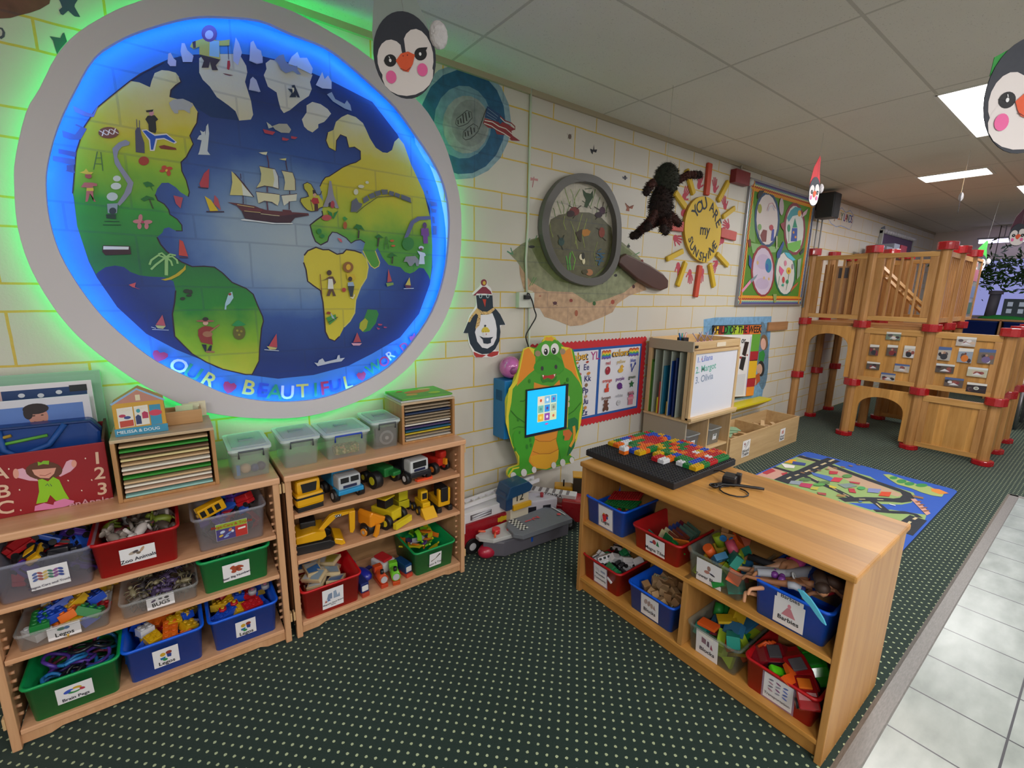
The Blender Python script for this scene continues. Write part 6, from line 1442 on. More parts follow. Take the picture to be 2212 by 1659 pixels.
o = wallart('drawing', None, None, """P d8c832 2317,1265 2361,1276 2408,1260 2454,1266 2498,1341 2546,1343 2596,1327 2636,1265 2727,1250 2754,1239 2786,1141 2834,1039 2881,954 2896,830 2886,676 2852,545 2788,453 2819,404 2821,371 2617,385 2553,379 2439,415 2441,374 2228,385 2210,413 2249,457 2306,454 2293,534 2245,611 2210,701 2186,788 2194,922 2203,1011 2256,1067 2287,1144
P 4a9a28 2227,918 2236,1007 2279,1047 2367,1110 2424,1123 2410,1188 2408,1251 2453,1293 2523,1317 2596,1313 2648,1274 2679,1187 2696,1110 2791,1072 2851,987 2885,933 2889,831 2867,752 2861,628 2799,503 2775,445 2826,413 2821,377 2604,388 2451,412 2447,378 2251,385 2227,414 2261,445 2307,444 2304,532 2245,620 2215,710 2207,830
P e08a24 2323,1256 2362,1270 2421,1205 2424,1123 2368,1092 2290,1037 2268,1021 2298,1143
P e08a24 2652,1208 2740,1250 2770,1181 2820,1040 2851,987 2764,1075 2696,1110
P e09a30 2499,1318 2510,1335 2535,1330 2559,1335 2584,1314 2549,1288
P d88a28 2416,1033 2489,1006 2588,986 2649,1027 2666,958 2716,754 2658,612 2667,436 2617,385 2553,381 2439,415 2388,475 2398,532 2430,653 2411,847
P d09020 2431,623 2481,604 2582,585 2646,599 2670,518 2586,494 2485,510 2422,547
P e0a424 2405,511 2485,507 2586,492 2670,507 2667,436 2624,388 2553,383 2451,417 2401,473
S a8641c 4.9 2422,542 2485,510 2586,492 2677,511
S a8641c 4.9 2431,633 2481,604 2582,585 2652,601
P 3c8a20 2412,1152 2457,1203 2528,1216 2602,1207 2674,1159 2687,1091 2647,1066 2534,1072 2437,1095
E 3f9424 2544,1122 136,-12 3,-58
E 4aa02a 2535,1262 86,-5 2,-46
E e4e2e0 2508,1247 36,-2 2,-40
E e4e2e0 2593,1249 38,-2 2,-39
E 1a1a1a 2512,1234 18,-1 1,-22
E 1a1a1a 2585,1236 19,-1 1,-22
E f0f0f0 2507,1241 6,0 0,-6
E f0f0f0 2580,1244 6,0 0,-6
E 9a8468 2440,1227 26,-2 1,-20
E 9a8468 2666,1226 28,-2 1,-21
E 3a3a3a 2484,1122 13,-1 1,-16
E 3a3a3a 2609,1122 14,-1 1,-16
P b0342c 2480,1077 2534,1067 2615,1074 2597,1047 2573,1037 2535,1053 2499,1043
P 2f7a20 2474,1073 2499,1041 2535,1050 2579,1030 2622,1059 2617,1031 2586,1015 2536,1025 2494,1020 2475,1045
P e8e8e0 2486,1076 2500,1075 2496,1057
P e8e8e0 2590,1071 2605,1072 2600,1053
P 3f9a22 2243,695 2265,720 2380,719 2429,672 2437,622 2410,539 2388,495 2389,446 2307,444 2304,532 2257,599
P 3f9a22 2656,663 2722,662 2753,595 2757,511 2734,453 2696,409 2679,475 2640,585
S 2a6a1c 5.5 2223,864 2274,811 2344,763 2367,759
S 2a6a1c 5.5 2299,918 2328,914 2350,925
S 2a6a1c 6.2 2875,833 2809,780 2743,755
P 1f6f3a 2738,720 2813,729 2849,703 2861,628 2822,582 2763,644 2741,679
P 1f6f3a 2783,537 2837,559 2827,497 2788,453 2755,438
P c8682c 2703,645 2763,644 2800,607 2768,561 2721,565 2705,609
S d8962c 27.2 2810,662 2821,604 2817,552 2782,506
S 2a7a1c 4.7 2242,733 2287,744 2368,721
E 2f7a20 2300,700 8,-1 0,-11
E 2f7a20 2367,587 12,-2 1,-19
E 2f7a20 2402,590 11,-2 1,-16
E 2f7a20 2395,630 10,-2 1,-16
E 2f7a20 2263,588 10,-2 0,-15
E 2f7a20 2375,1046 9,-1 1,-15
E 2f7a20 2727,1020 11,-1 1,-16
E 2f7a20 2703,993 8,-1 1,-12
E 2f7a20 2286,791 8,-1 0,-11
E 2f7a20 2712,592 8,-1 1,-15
E d8d4d0 2254,405 25,-6 1,-23
E d8d4d0 2346,403 26,-6 1,-28
E d8d4d0 2437,403 22,-5 1,-24
E d8d4d0 2623,396 24,-5 1,-25
E d8d4d0 2712,397 27,-6 2,-29
E d8d4d0 2806,396 24,-5 2,-25
E c8b8a8 2358,910 9,-1 1,-20
E c8b8a8 2359,863 9,-1 1,-21
E c8b8a8 2359,817 9,-1 1,-21
E c8b8a8 2744,880 9,-1 1,-20
E c8b8a8 2746,835 9,-1 1,-20
P c8c040 2358,982 2737,970 2746,663 2370,673""", y=-.1552, parent=t); o.location = (-DCN.x, 0, -DCN.y)
(sx0, sz1), (sx1, sz1b), (sx1b, sz0), (sx0b, sz0b) = [(2.355,0.980),(2.703,0.970),(2.706,0.675),(2.361,0.689)]
sp_ = [(sx0, sz1), (sx1, sz1), (sx1, sz0), (sx0, sz0)]; q = [(a - DCN.x, b - DCN.y) for a, b in sp_]
MB().prism([(q[0][0] - .01, q[0][1] + .01), (q[1][0] + .03, q[1][1] + .01), (q[2][0] + .03, q[2][1] - .02), (q[3][0] - .01, q[3][1] - .02)], KY - .008, KY - .0006, mat('1c2028', .3)).build('screen_bezel', t)
sm = mat('12b0e8', .3, emit=.9); MB().prism(q, KY - .010, KY - .008, sm).build('screen', t)
mb = MB(); sw, sh = q[1][0] - q[0][0], q[0][1] - q[3][1]; cols_ = ['d8c8b8', '7ab0d8', '3aa0d8', '6ab0a8', '2a8ad8', '9ab0a0', 'd8a83c', '8a4aa0', 'c8d0a0']
sc = []
for k in range(9):
    cx_, cz_ = q[0][0] + sw * (.34 + .17 * (k % 3)), q[0][1] - sh * (.26 + .2 * (k // 3)); a, b = sw * .072 * 1000, sh * .085 * 1000; cx_ *= 1000; cz_ *= 1000
    sc.append('P d8d8a8 %d,%d %d,%d %d,%d %d,%d' % (cx_ - a - 4, cz_ - b - 4, cx_ + a + 4, cz_ - b - 4, cx_ + a + 4, cz_ + b + 4, cx_ - a - 4, cz_ + b + 4)); sc.append('P %s %d,%d %d,%d %d,%d %d,%d' % (cols_[k], cx_ - a, cz_ - b, cx_ + a, cz_ - b, cx_ + a, cz_ + b, cx_ - a, cz_ + b))
    sc.append('E %s %d,%d 9,4 -4,10' % (('c05030', 'e0e8f0', '7040a0', '50908a', '5a3a80', '707a70', 'e0d060', 'e0d0e0', 'c0604a')[k], cx_, cz_))
sc.append('E c050a0 %d,%d 16,0 0,6' % (1000 * (q[0][0] + sw * .5), 1000 * (q[0][1] - sh * .83)))
art(mb, '\n'.join(sc), lambda x, y, h: (x, KY - .0102 - h, y), .00015, mf=lambda c: mat(c, .3, emit=.75)); mb.build('screen_icons', t, fix=False)
(ux0, uz1), (ux1, uz0) = [(2.214,1.087),(2.217,0.643)]
t = thing('kiosk_cabinet', 'bright blue metal box on the wall behind the dragon', 'cabinet', (2.19, 0, .66)); MB().box(.0, .50, -.13, -.001, 0, .40, mat('0f6fae', .4), .006).build('body', t)
mb = MB()
for k in range(6): mb.box(-.0012, .0, -.10 + k * .012, -.094 + k * .012, .26, .33, mat('0a3f68', .5))
mb.build('grille', t)
t = thing('piggy_bank', 'round pink glossy ball-shaped container with an oval opening on the blue box', 'container', (2.275, -.075, 1.061)); MB().ball((0, 0, .075), .075, mat('c86ab0', .2, coat=.6), 20).build('body', t); MB().ball((-.018, -.052, .065), .03, mat('8a3f78', .4), 14).build('opening', t)
# ================================================================ toys
P_ = lambda c, r=.35: mat(c, r, coat=.2)
BLK = mat('17171a', .5); YEL = P_('d9a00f'); 
def wheel(mb, x, y, z, r, w_, hub='9a9a9a', ax='x', tyre=None):
    d = {'x': Vector((w_ / 2, 0, 0)), 'y': Vector((0, w_ / 2, 0))}[ax]; c = Vector((x, y, z))
    mb.cyl(c - d, c + d, r, tyre or BLK, 18); mb.cyl(c - d * 1.08, c + d * 1.08, r * .5, P_(hub), 12); return mb
def wheels(t, L):
    for x, y, r, w_, hub in L: wheel(MB(), x, y, r, r, w_, hub).build('wheel', t)
def part(t, name, m, *boxes, b=.003):
    mb = MB()
    for q in boxes: mb.box(*q, m, b)
    return mb.build(name, t)
# --- top shelf of the right wall unit; vehicles face the room (-y)
y0 = -.385; z1 = ZB[0]
t = thing('toy_bus', 'rounded yellow toy train car with a black band, left end of the upper shelf', 'toy vehicle', (.908, y0 + .10, z1), .12)
part(t, 'body', YEL, (-.062, .062, -.085, .12, .022, .085), b=.014); part(t, 'cab', YEL, (-.055, .055, -.07, .12, .08, .145), b=.018); part(t, 'band', BLK, (-.0635, .0635, -.0865, .12, .062, .072), b=.002)
MB().prism([(-.03, .088), (.03, .088), (.036, .13), (-.036, .13)], -.0725, -.069, BLK).build('windscreen', t); part(t, 'chassis', BLK, (-.058, .058, -.08, .12, .0, .022))
def truck(label, x, cab, low, hub, rz=.1, s=1, blade=None, sc=1):
    t = thing('toy_truck', label, 'toy vehicle', (x, y0 + .10, z1), rz)
    part(t, 'cab', P_(cab), (-.05, .05, -.075, -.01, .055, .115), b=.01); part(t, 'bumper', P_(low), (-.056, .056, -.088, -.02, .038, .058), b=.004); part(t, 'box', P_(low), (-.05, .05, -.005, .13, .05, .12), b=.006)
    part(t, 'windscreen', BLK, (-.04, -.004, -.0768, -.07, .085, .108), (.004, .04, -.0768, -.07, .085, .108), b=.001) if not blade else part(t, 'windscreen', BLK, (-.036, .036, -.0768, -.07, .078, .108), b=.001)
    part(t, 'grille', P_('262a4a'), (-.03, .03, -.0775, -.07, .062, .074), b=.001)
    wheels(t, [(-.055, -.045, .028, .024, hub), (.055, -.045, .028, .024, hub), (-.055, .07, .028, .024, hub), (.055, .07, .028, .024, hub)])
    t.scale = (sc,) * 3; return t
truck('silver and light blue toy truck beside the yellow toy train car', 1.09, 'b4b8bc', '2a8cc0', 'a8a8ac', sc=1.12)
t = truck('white and black toy truck with an orange claw in front, on the upper shelf', 1.455, 'c4c6c8', '25252a', 'd8d8dc', rz=.12, blade=1, sc=1.12)
o = MB().prism([(-.045, 0), (.045, 0), (.05, .02), (.02, .012), (.03, .03), (.0, .014), (-.03, .03), (-.02, .012), (-.05, .02)], 0, .012, P_('e0502a'), 'z').build('toy_claw'); o.location = (1.50, y0 + .028, z1 + .001); tag(o, 'orange plastic claw lying in front of the white truck', 'toy part')
t = thing('toy_tractor', 'green toy tractor with huge black tyres and a yellow hub', 'toy vehicle', (1.30, y0 + .13, z1), .25)
part(t, 'body', P_('1f6f34'), (-.025, .035, -.06, .10, .05, .10), (.0, .05, -.10, -.04, .06, .085), b=.008); wheels(t, [(-.062, -.03, .044, .04, 'c8c022'), (.068, -.03, .04, .036, 'c8c022'), (-.05, .075, .03, .03, 'c8c022'), (.05, .075, .03, .03, 'c8c022')])
t = thing('toy_robot', 'red and orange toy racer at the right end of the upper shelf', 'toy vehicle', (1.61, y0 + .13, z1), .3)
part(t, 'body', P_('b8261c'), (-.03, .035, -.06, .08, .04, .09), (-.02, .025, -.075, -.02, .09, .13), b=.012); part(t, 'nose', P_('d88a1c'), (.005, .02, -.085, -.06, .05, .085)); wheels(t, [(-.045, -.04, .033, .03, 'd8762a'), (.045, -.04, .03, .025, 'b8261c'), (-.04, .06, .03, .03, 'd8762a')])
# --- middle shelf: yellow construction toys
z1 = ZB[1]
t = thing('toy_excavator', 'big yellow toy excavator with a long bent arm on the middle shelf', 'toy vehicle', (.955, y0 + .13, z1), -.15)
MB().prism([(-.09, .0), (.05, 0), (.075, .012), (.075, .03), (.055, .045), (-.095, .045), (-.11, .03), (-.11, .012)], -.095, -.05, BLK).build('track', t, .004); MB().prism([(-.09, .0), (.05, 0), (.075, .012), (.075, .03), (.055, .045), (-.095, .045)], .03, .07, BLK).build('track', t, .004)
MB().prism([(-.095, .048), (.02, .048), (.04, .06), (.035, .09), (-.02, .098), (-.095, .088)], -.085, .05, YEL).build('house', t, .006); part(t, 'cab', BLK, (-.07, .0, -.02, .05, .09, .125), b=.006)
MB().prism([(.075, .045), (.115, .03), (.125, .005), (.105, .0), (.07, .02)], -.09, .03, YEL).build('blade', t, .004)
MB().prism([(.0, .085), (.03, .085), (.09, .135), (.165, .145), (.17, .158), (.08, .158), (.06, .15)], -.06, -.035, YEL).build('boom', t, .003); MB().prism([(.15, .155), (.18, .158), (.175, .06), (.165, .04), (.15, .045)], -.066, -.03, P_('dca010')).build('arm', t, .003)
part(t, 'badge', BLK, (.085, .115, -.0615, -.0605, .138, .152), b=0)
mb = MB(); art(mb, 'T e8e8e8 11 0,0 0 CAT', lambda x, y, h: (.10 + x, -.0618 - h, .145 + y), .0001); mb.build('badge_lettering', t, fix=False)
t = thing('toy_roller', 'orange toy road roller with a black drum on the middle shelf', 'toy vehicle', (1.215, y0 + .07, z1), .35)
wheel(MB(), 0.0, -.005, .036, .036, .10, '26262a').build('drum', t); MB().prism([(-.035, .03), (-.045, .015), (-.03, .0), (-.012, .012), (.0, .06), (-.02, .07)], -.066 + .0, -.056, P_('dc8a1a')).build('arm', t)
MB().prism([(-.05, .055), (.04, .05), (.055, .075), (.02, .095), (-.035, .135), (-.05, .12)], -.05, .05, P_('e08a1a')).build('hood', t, .008); wheel(MB(), -.055, -.005, .022, .02, .012, 'b0a89a', tyre=P_('dc8a1a')).build('wheel', t)
def loader(nm, label, x, rz, s, spec):
    t = thing(nm, label, 'toy vehicle', (x, y0 + .075, z1), rz); spec(t); t.scale = (s,) * 3
def sp1(t): part(t, 'body', P_('d0b81e'), (-.03, .03, -.02, .10, .03, .075), b=.006); part(t, 'cab', BLK, (-.025, .025, .02, .07, .075, .115), b=.004); part(t, 'roof', P_('d0b81e'), (-.03, .03, .015, .075, .115, .122)); part(t, 'blade', P_('d8c022'), (-.045, .055, -.055, -.035, .008, .035)); wheels(t, [(-.045, 0, .03, .022, 'd8c022'), (.045, 0, .03, .022, 'd8c022'), (-.04, .075, .026, .02, 'd8c022')])
loader('toy_loader', 'yellow toy loader with black cab and large wheels, middle of the shelf', 1.335, .45, 1.25, sp1)
def sp2(t): part(t, 'body', P_('b8b01c'), (-.028, .028, -.02, .08, .02, .06), b=.004); part(t, 'cab', P_('bcb41e'), (-.024, .024, -.015, .03, .06, .105), b=.005); part(t, 'windscreen', BLK, (-.018, .018, -.0165, -.012, .045, .06), b=0); wheels(t, [(-.036, 0, .02, .016, 'c8c022'), (.036, 0, .02, .016, 'c8c022')])
loader('toy_dump_truck', 'small olive yellow toy truck behind the loader', 1.435, .1, 1.2, sp2); bpy.data.objects['toy_dump_truck'].location.y = y0 + .19
def sp3(t): part(t, 'body', P_('dcae14'), (-.02, .02, .0, .09, .02, .06), b=.005); part(t, 'cab', P_('dcae14'), (-.018, .018, .02, .06, .06, .11), b=.006); part(t, 'cab_opening', BLK, (-.012, .012, .0185, .03, .07, .1), b=.002); MB().prism([(-.05, 0), (.0, .0), (.008, .015), (.0, .04), (-.008, .04)], -.032, .032, P_('e0aa1c'), 'x').build('bucket', t, .002); wheels(t, [(-.032, .02, .02, .014, 'dcae14'), (.032, .02, .02, .014, 'dcae14'), (-.032, .075, .02, .014, 'dcae14')])
loader('toy_loader', 'small yellow toy front loader with a raised square bucket', 1.53, .0, 1.2, sp3)
def sp4(t): part(t, 'body', P_('dca414'), (-.034, .034, -.02, .10, .03, .07), b=.006); part(t, 'bonnet', BLK, (-.02, .02, -.026, .06, .055, .135), b=.006); part(t, 'track', BLK, (-.045, -.018, -.03, .10, .0, .03), b=.008); part(t, 'track', BLK, (.018, .045, -.03, .10, .0, .03), b=.008); part(t, 'frame', P_('dca414'), (-.034, -.021, -.022, .0, .065, .125), (.021, .034, -.022, .0, .065, .125), b=.003)
loader('toy_bulldozer', 'yellow toy bulldozer with a tall black centre, right end of the middle shelf', 1.63, 0, 1.1, sp4)
# --- bottom shelf: small train engines with pale round fronts
z1 = ZB[2]
def engine(label, x, y, col, low, rz, sq=0):
    t = thing('toy_engine', label, 'toy train', (x, y, z1), rz)
    part(t, 'base', P_(low), (-.02, .02, -.045, .07, .0, .022), b=.004)
    if sq: part(t, 'body', P_(col), (-.022, .022, -.035, .07, .022, .075), b=.005); part(t, 'front_plate', P_('d8d8d8'), (-.017, .017, -.0375, -.034, .032, .062), b=.003)
    else: MB().cyl((0, -.035, .045), (0, .07, .045), .024, P_(col), 18).build('boiler', t); MB().cyl((0, -.04, .045), (0, -.034, .045), .018, P_('b8b8bc'), 18).build('front_plate', t); part(t, 'cab', P_(col), (-.023, .023, .035, .07, .04, .085), b=.004); MB().cyl((0, -.012, .06), (0, -.012, .09), .009, BLK, 10).build('funnel', t)
engine('blue square fronted toy engine pressed against the red bin', 1.145, y0 + .06, '1c2a66', 'b0402c', .1, 1); engine('orange toy engine, left of the two round fronted engines', 1.255, y0 + .075, 'c0441c', 'b83a1c', .02)
engine('lime green toy engine, right of the two round fronted engines', 1.325, y0 + .06, '6ab82a', 'c0481c', -.2); engine('blue square fronted toy engine beside the green bin', 1.395, y0 + .085, '143c6c', 'c0402c', .2, 1)
t = thing('toy_jet', 'dark blue rounded toy jet behind the engines on the bottom shelf', 'toy vehicle', (1.18, y0 + .17, z1), .4); MB().ball((0, 0, .035), .03, P_('1f2a9c'), 14, (.04, .07, .033)).build('body', t); part(t, 'wing', P_('18227c'), (-.08, .08, .0, .03, .03, .037)); MB().prism([(.02, .06), (.06, .06), (.055, .10)], -.003, .003, P_('18227c'), 'x').build('tail', t)
t = thing('toy_ambulance', 'white and red toy rescue truck behind the round fronted engines', 'toy vehicle', (1.315, y0 + .19, z1), .3); part(t, 'body', P_('d0d0d2'), (-.045, .045, -.05, .06, .015, .07), b=.008); part(t, 'roof_stripe', P_('b8242a'), (-.03, .03, -.04, .05, .07, .085), b=.005); wheels(t, [(-.042, -.02, .018, .014, '8a8a8a'), (.042, -.02, .018, .014, '8a8a8a')])
# ================================================================ small pieces, repeated one by one
def brick(c, nx, ny, u=.016, h=.019):
    mb = MB(); m = P_(c); mb.box(-nx * u / 2, nx * u / 2, -ny * u / 2, ny * u / 2, 0, h, m, .0008)
    for i in range(nx):
        for j in range(ny): x, y = (i - (nx - 1) / 2) * u, (j - (ny - 1) / 2) * u; mb.tube([(x, y, h), (x, y, h + .0042)], u * .32, m, 8)
    o = mb.build('plastic_brick'); return o
PROTO = {}
def proto(key, fn):
    if key not in PROTO: PROTO[key] = fn(); PROTO[key]['_used'] = 0
    return PROTO[key]
def place(key, fn, loc, rot, label, cat, group, s=1):
    p = proto(key, fn)
    o = p if not p['_used'] else dup(p)
    p['_used'] = 1; o.location = loc; o.rotation_euler = rot; o.scale = (s, s, s)
    if o is not p and '_used' in o: del o['_used']
    o['label'] = label; o['category'] = cat; o['group'] = group; return o
ZW = ('front', 'middle', 'back'); XW = ('left', 'centre', 'right')
def heap(cx, cy, z0, w_, d, nx, ny, layers, pick, group, rz=0, dz=.028, tilt=.5, seed=1, dome=.02):
    r_ = random.Random(seed); ca, sa = cos(rz), sin(rz)
    for L in range(layers):
        for i in range(nx):
            for j in range(ny):
                u = ((i + .5 + r_.uniform(-.3, .3)) / nx - .5) * w_; v = ((j + .5 + r_.uniform(-.3, .3)) / ny - .5) * d
                if L and r_.random() < .12 * L: continue
                key, fn, label, cat, s = pick(r_); zz = z0 + L * dz + dome * L * (1 - (2 * u / w_) ** 2) * (1 - (2 * v / d) ** 2)
                place(key, fn, (cx + u * ca - v * sa, cy + u * sa + v * ca, zz), (r_.uniform(-tilt, tilt), r_.uniform(-tilt, tilt), r_.uniform(0, 6.28)), '%s, %s %s %s' % (label, 'upper' if L == layers - 1 else 'lower', ZW[(i * 3 // nx) if cx > 2.1 and not rz else (j * 3 // ny)], XW[(2 - j * 3 // ny) if cx > 2.1 and not rz else (i * 3 // nx)]), cat, group, s)
CN = {'d0a416': 'yellow', 'b81c24': 'red', '1c4ab8': 'blue', '1f7a3a': 'green', 'd8d8dc': 'white', 'dc6a1c': 'orange', 'c87a9c': 'pink', '8ab02c': 'lime', '1f8a7c': 'teal', '2a7aa0': 'steel blue', '5a8a1c': 'olive', '6a3a9c': 'purple'}
def brick_pick(cols, where, szs=((2, 2), (2, 4), (2, 3)), s=1.6):
    def f(r_): c = r_.choice(cols); n_ = r_.choice(szs); return ('brick', c, n_), lambda: brick(c, *n_), '%s plastic brick %s' % (CN[c], where), 'brick', s
    return f
heap(.055, -.205, PL[1] + .012, .19, .25, 4, 4, 2, brick_pick(['d0a416', 'd0a416', 'd0a416', 'b81c24', '1c4ab8', 'd8d8dc', '1f7a3a', 'dc6a1c'], 'heaped in the shallow clear tray'), 'bricks in the shallow clear tray', dz=.03, seed=3)
heap(.327, -.20, PL[2] + .075, .19, .22, 4, 4, 2, brick_pick(['d0a416', 'd0a416', 'b81c24', '1c4ab8', 'd8d8dc', 'dc6a1c'], 'heaped in the middle blue bottom bin'), 'bricks in the middle blue bin', dz=.028, seed=4)
heap(.612, -.20, PL[2] + .075, .19, .22, 4, 4, 2, brick_pick(['d0a416', 'c87a9c', 'b81c24', '1c4ab8', 'd0a416'], 'heaped in the right blue bottom bin'), 'bricks in the right blue bin', dz=.028, seed=6)
for k, (dx, dy) in enumerate(((.0, .0), (.055, .012))):
    t = thing('clear_disc', ('left', 'right')[k] + ' clear round toy wheel lying on the pink bricks', 'toy part', (.66 + dx, -.26 + dy, PL[2] + .158)); MB().cyl((0, 0, 0), (0, 0, .02), .017, mat('b8b8bc', .2, alpha=.6), 16).build('tyre', t); MB().cyl((0, 0, .02), (0, 0, .026), .007, P_('c87a9c'), 10).build('hub', t)
for k, (dx, c) in enumerate(((-.075, 'b81c24'), (-.03, 'b81c24'))):
    t = thing('toy_flower', ('left', 'right')[k] + ' red flower piece with a yellow centre in the right blue bin', 'toy part', (.612 + dx, -.30, PL[2] + .15 + k * .012), 0); MB().cyl((0, 0, 0), (0, 0, .01), .016, P_(c), 6).build('petals', t); MB().cyl((0, 0, .01), (0, 0, .014), .007, P_('d8b02a'), 10).build('centre', t)
def animal(c, k):
    mb = MB(); m = P_(c, .5); mb.ball((0, 0, .03), .02, m, 10, (.032, .016, .016)); mb.ball((.036, 0, .046), .01, m, 8, (.014, .009, .011)); mb.tube([(.024, 0, .036), (.035, 0, .045)], .008, m, 6)
    for x in (-.02, .02):
        for y in (-.009, .009): mb.tube([(x, y, .028), (x, y, 0)], [.006, .0045], m, 6)
    mb.tube([(-.03, 0, .035), (-.042, 0, .02)], .003, m, 5)
    if k == 1: mb.tube([(.03, 0, .045), (.036, 0, .085)], .006, m, 6)
    if k == 2: mb.ball((.03, .013, .05), .01, m, 8, (.004, .012, .014)); mb.ball((.03, -.013, .05), .01, m, 8, (.004, .012, .014))
    return mb.build('toy_animal')
AN = {'8a8078': 'brownish grey', 'c8c0bc': 'pale grey', '4a4038': 'dark brown', '7a3038': 'dark red', '7a8a2c': 'olive green', 'c87a9c': 'pink'}
def an_pick(cols, where):
    def f(r_): c = r_.choice(cols); k = r_.choice((0, 1, 2)); return ('animal', c, k), lambda: animal(c, k), '%s toy animal %s' % (AN[c], where), 'toy animal', 1.15
    return f
heap(.29, -.20, PL[0] + .06, .19, .22, 4, 4, 2, an_pick(['8a8078', 'c8c0bc', '4a4038', '7a3038', '7a8a2c'], 'piled in the red zoo bin'), 'toy animals in the red zoo bin', dz=.03, tilt=1.0, seed=8)
heap(.600, -.22, PL[1] + .085, .17, .16, 3, 3, 1, an_pick(['4a4038', '7a8a2c'], 'piled in the green bear bin'), 'small figures in the green bear bin', tilt=1.0, seed=9)
t = thing('toy_bear', 'single yellow toy fruit at the rim of the green bear bin', 'toy', (.668, -.30, PL[1] + .148)); MB().ball((0, 0, 0), .016, P_('d8a41c'), 12, (.024, .016, .015)).build('body', t)
def insect(c):
    mb = MB(); m = P_(c, .4); mb.ball((0, 0, .01), .01, m, 8, (.022, .011, .009)); mb.ball((.026, 0, .01), .008, m, 8)
    for x in (-.012, .0, .012):
        for y in (-1, 1): mb.tube([(x, 0, .01), (x * 1.4, y * .018, .016), (x * 1.8, y * .03, 0)], .0018, m, 5)
    return mb.build('toy_insect')
IN = {'3a3438': 'black', '6a625c': 'grey', '5a4a70': 'violet', '8a8064': 'khaki'}
heap(.335, -.205, PL[1] + .010, .20, .25, 4, 5, 2, lambda r_: (lambda c: (('ins', c), lambda: insect(c), '%s toy insect in the shallow clear tray' % IN[c], 'toy insect', 1.1))(r_.choice(list(IN))), 'toy insects in the shallow tray', dz=.02, tilt=.6, seed=10)
def car(c, k):
    mb = MB(); m = P_(c); L = .034; mb.box(-L, L, -.016, .016, .008, .022, m, .004)
    if k == 0: mb.box(-L * .5, L * .4, -.014, .014, .022, .036, m, .005); mb.box(-L * .52, L * .42, -.0145, .0145, .026, .033, BLK, 0)
    elif k == 1: mb.box(-L, L * .4, -.015, .015, .022, .045, m, .003); mb.box(L * .5, L * .95, -.014, .014, .022, .038, m, .003)
    else: mb.box(-L, L * .9, -.015, .015, .022, .042, m, .003); [mb.box(x - .006, x + .006, -.0156, .0156, .028, .038, BLK, 0) for x in (-.02, 0, .02)]
    for x in (-.02, .02):
        for y in (-.016, .016): mb.cyl((x, y - .003, .009), (x, y + .003, .009), .009, BLK, 10)
    return mb.build('toy_car')
CC = {'b81c24': 'red', '2a5ac0': 'blue', '26262c': 'black', 'd8a416': 'yellow', '5a3aa0': 'purple', 'd8d8dc': 'white', '1f7a4a': 'green'}
def car_pick(cols, where, s=1.3):
    def f(r_): c = r_.choice(cols); k = r_.choice((0, 1, 2)); return ('car', c, k), lambda: car(c, k), '%s toy car %s' % (CC[c], where), 'toy car', s
    return f
heap(.035, -.20, PL[0] + .015, .18, .22, 3, 3, 3, car_pick(['b81c24', '2a5ac0', '5a3aa0', 'b81c24', '26262c', 'd8a416'], 'in the clear tub at the left edge'), 'toy cars in the left clear tub', dz=.042, tilt=.7, seed=11)
heap(.600, -.20, PL[0] + .015, .18, .22, 3, 3, 3, car_pick(['b81c24', 'b81c24', '2a5ac0', 'd8a416', 'd8d8dc', '26262c', '5a3aa0'], 'in the clear tub with the printed label'), 'toy cars in the labelled clear tub', dz=.042, tilt=.7, seed=12)
place(('bigbus',), lambda: (lambda mb: [mb.box(-.05, .05, -.018, .018, 0, .05, YEL, .004)] + [mb.box(x - .009, x + .009, -.0186, .0186, .012, .04, BLK, 0) for x in (-.034, -.006, .022)] and mb.build('toy_school_bus'))(MB()), (.545, -.30, PL[0] + .138), (.1, -.3, .15), 'yellow toy bus with black windows leaning in the labelled clear tub', 'toy car', 'big yellow toy bus in the labelled tub')
def loop(c):
    mb = MB(); mb.tube([(.035 * cos(a * pi / 8), .035 * sin(a * pi / 8), .004 * sin(a)) for a in range(17)], .006, P_(c), 6, cap=False); return mb.build('toy_ring')
heap(.055, -.21, PL[2] + .06, .19, .2, 3, 3, 3, lambda r_: (lambda c: (('loop', c), lambda: loop(c), '%s plastic ring in the green bottom left bin' % {'5a3aa0': 'purple', '2a7ac0': 'blue', '1c1c24': 'black', '7a2a4a': 'maroon'}[c], 'toy ring', 1.1))(r_.choice(['5a3aa0', '2a7ac0', '1c1c24', '7a2a4a', '5a3aa0'])), 'plastic rings in the green bin', dz=.022, tilt=.6, seed=13)
def picblock(k):
    mb = MB(); mb.box(-.045, .045, -.032, .032, 0, .016, mat('c8b48c', .6), .002); c = ('3f6fa8', '4a3a6a', 'a89a3c', '8aa0b0')[k]
    mb.add([(-.038, -.026, .0165), (.02, -.026, .0165), (.0, .026, .0165), (-.038, .026, .0165)], [(0, 1, 2, 3)], mat(c, .4)); mb.add([(.026, -.026, .0165), (.038, -.026, .0165), (.038, .026, .0165), (.006, .026, .0165)], [(0, 1, 2, 3)], mat('c4c8c8', .4)); return mb.build('wooden_block')
heap(.975, -.21, ZB[2] + .07, .16, .2, 2, 3, 3, lambda r_: (lambda k: (('pic', k), lambda: picblock(k), 'flat wooden picture block with %s pattern in the red bin' % ('blue', 'violet', 'mustard', 'pale blue')[k], 'wooden block', 1.15))(r_.randrange(4)), 'wooden picture blocks in the red bin', dz=.026, tilt=.28, seed=14)
def track(c):
    mb = MB(); P = [(.10 * cos(a * .14) - .10, .10 * sin(a * .14)) for a in range(7)] + [(.135 * cos(a * .14) - .10, .135 * sin(a * .14)) for a in range(6, -1, -1)]; mb.prism(P, 0, .012, P_(c), 'z'); mb.cyl((.035 + .0, -.0, .006), (.045, -.012, .006), .007, P_(c), 8); return mb.build('track_piece')
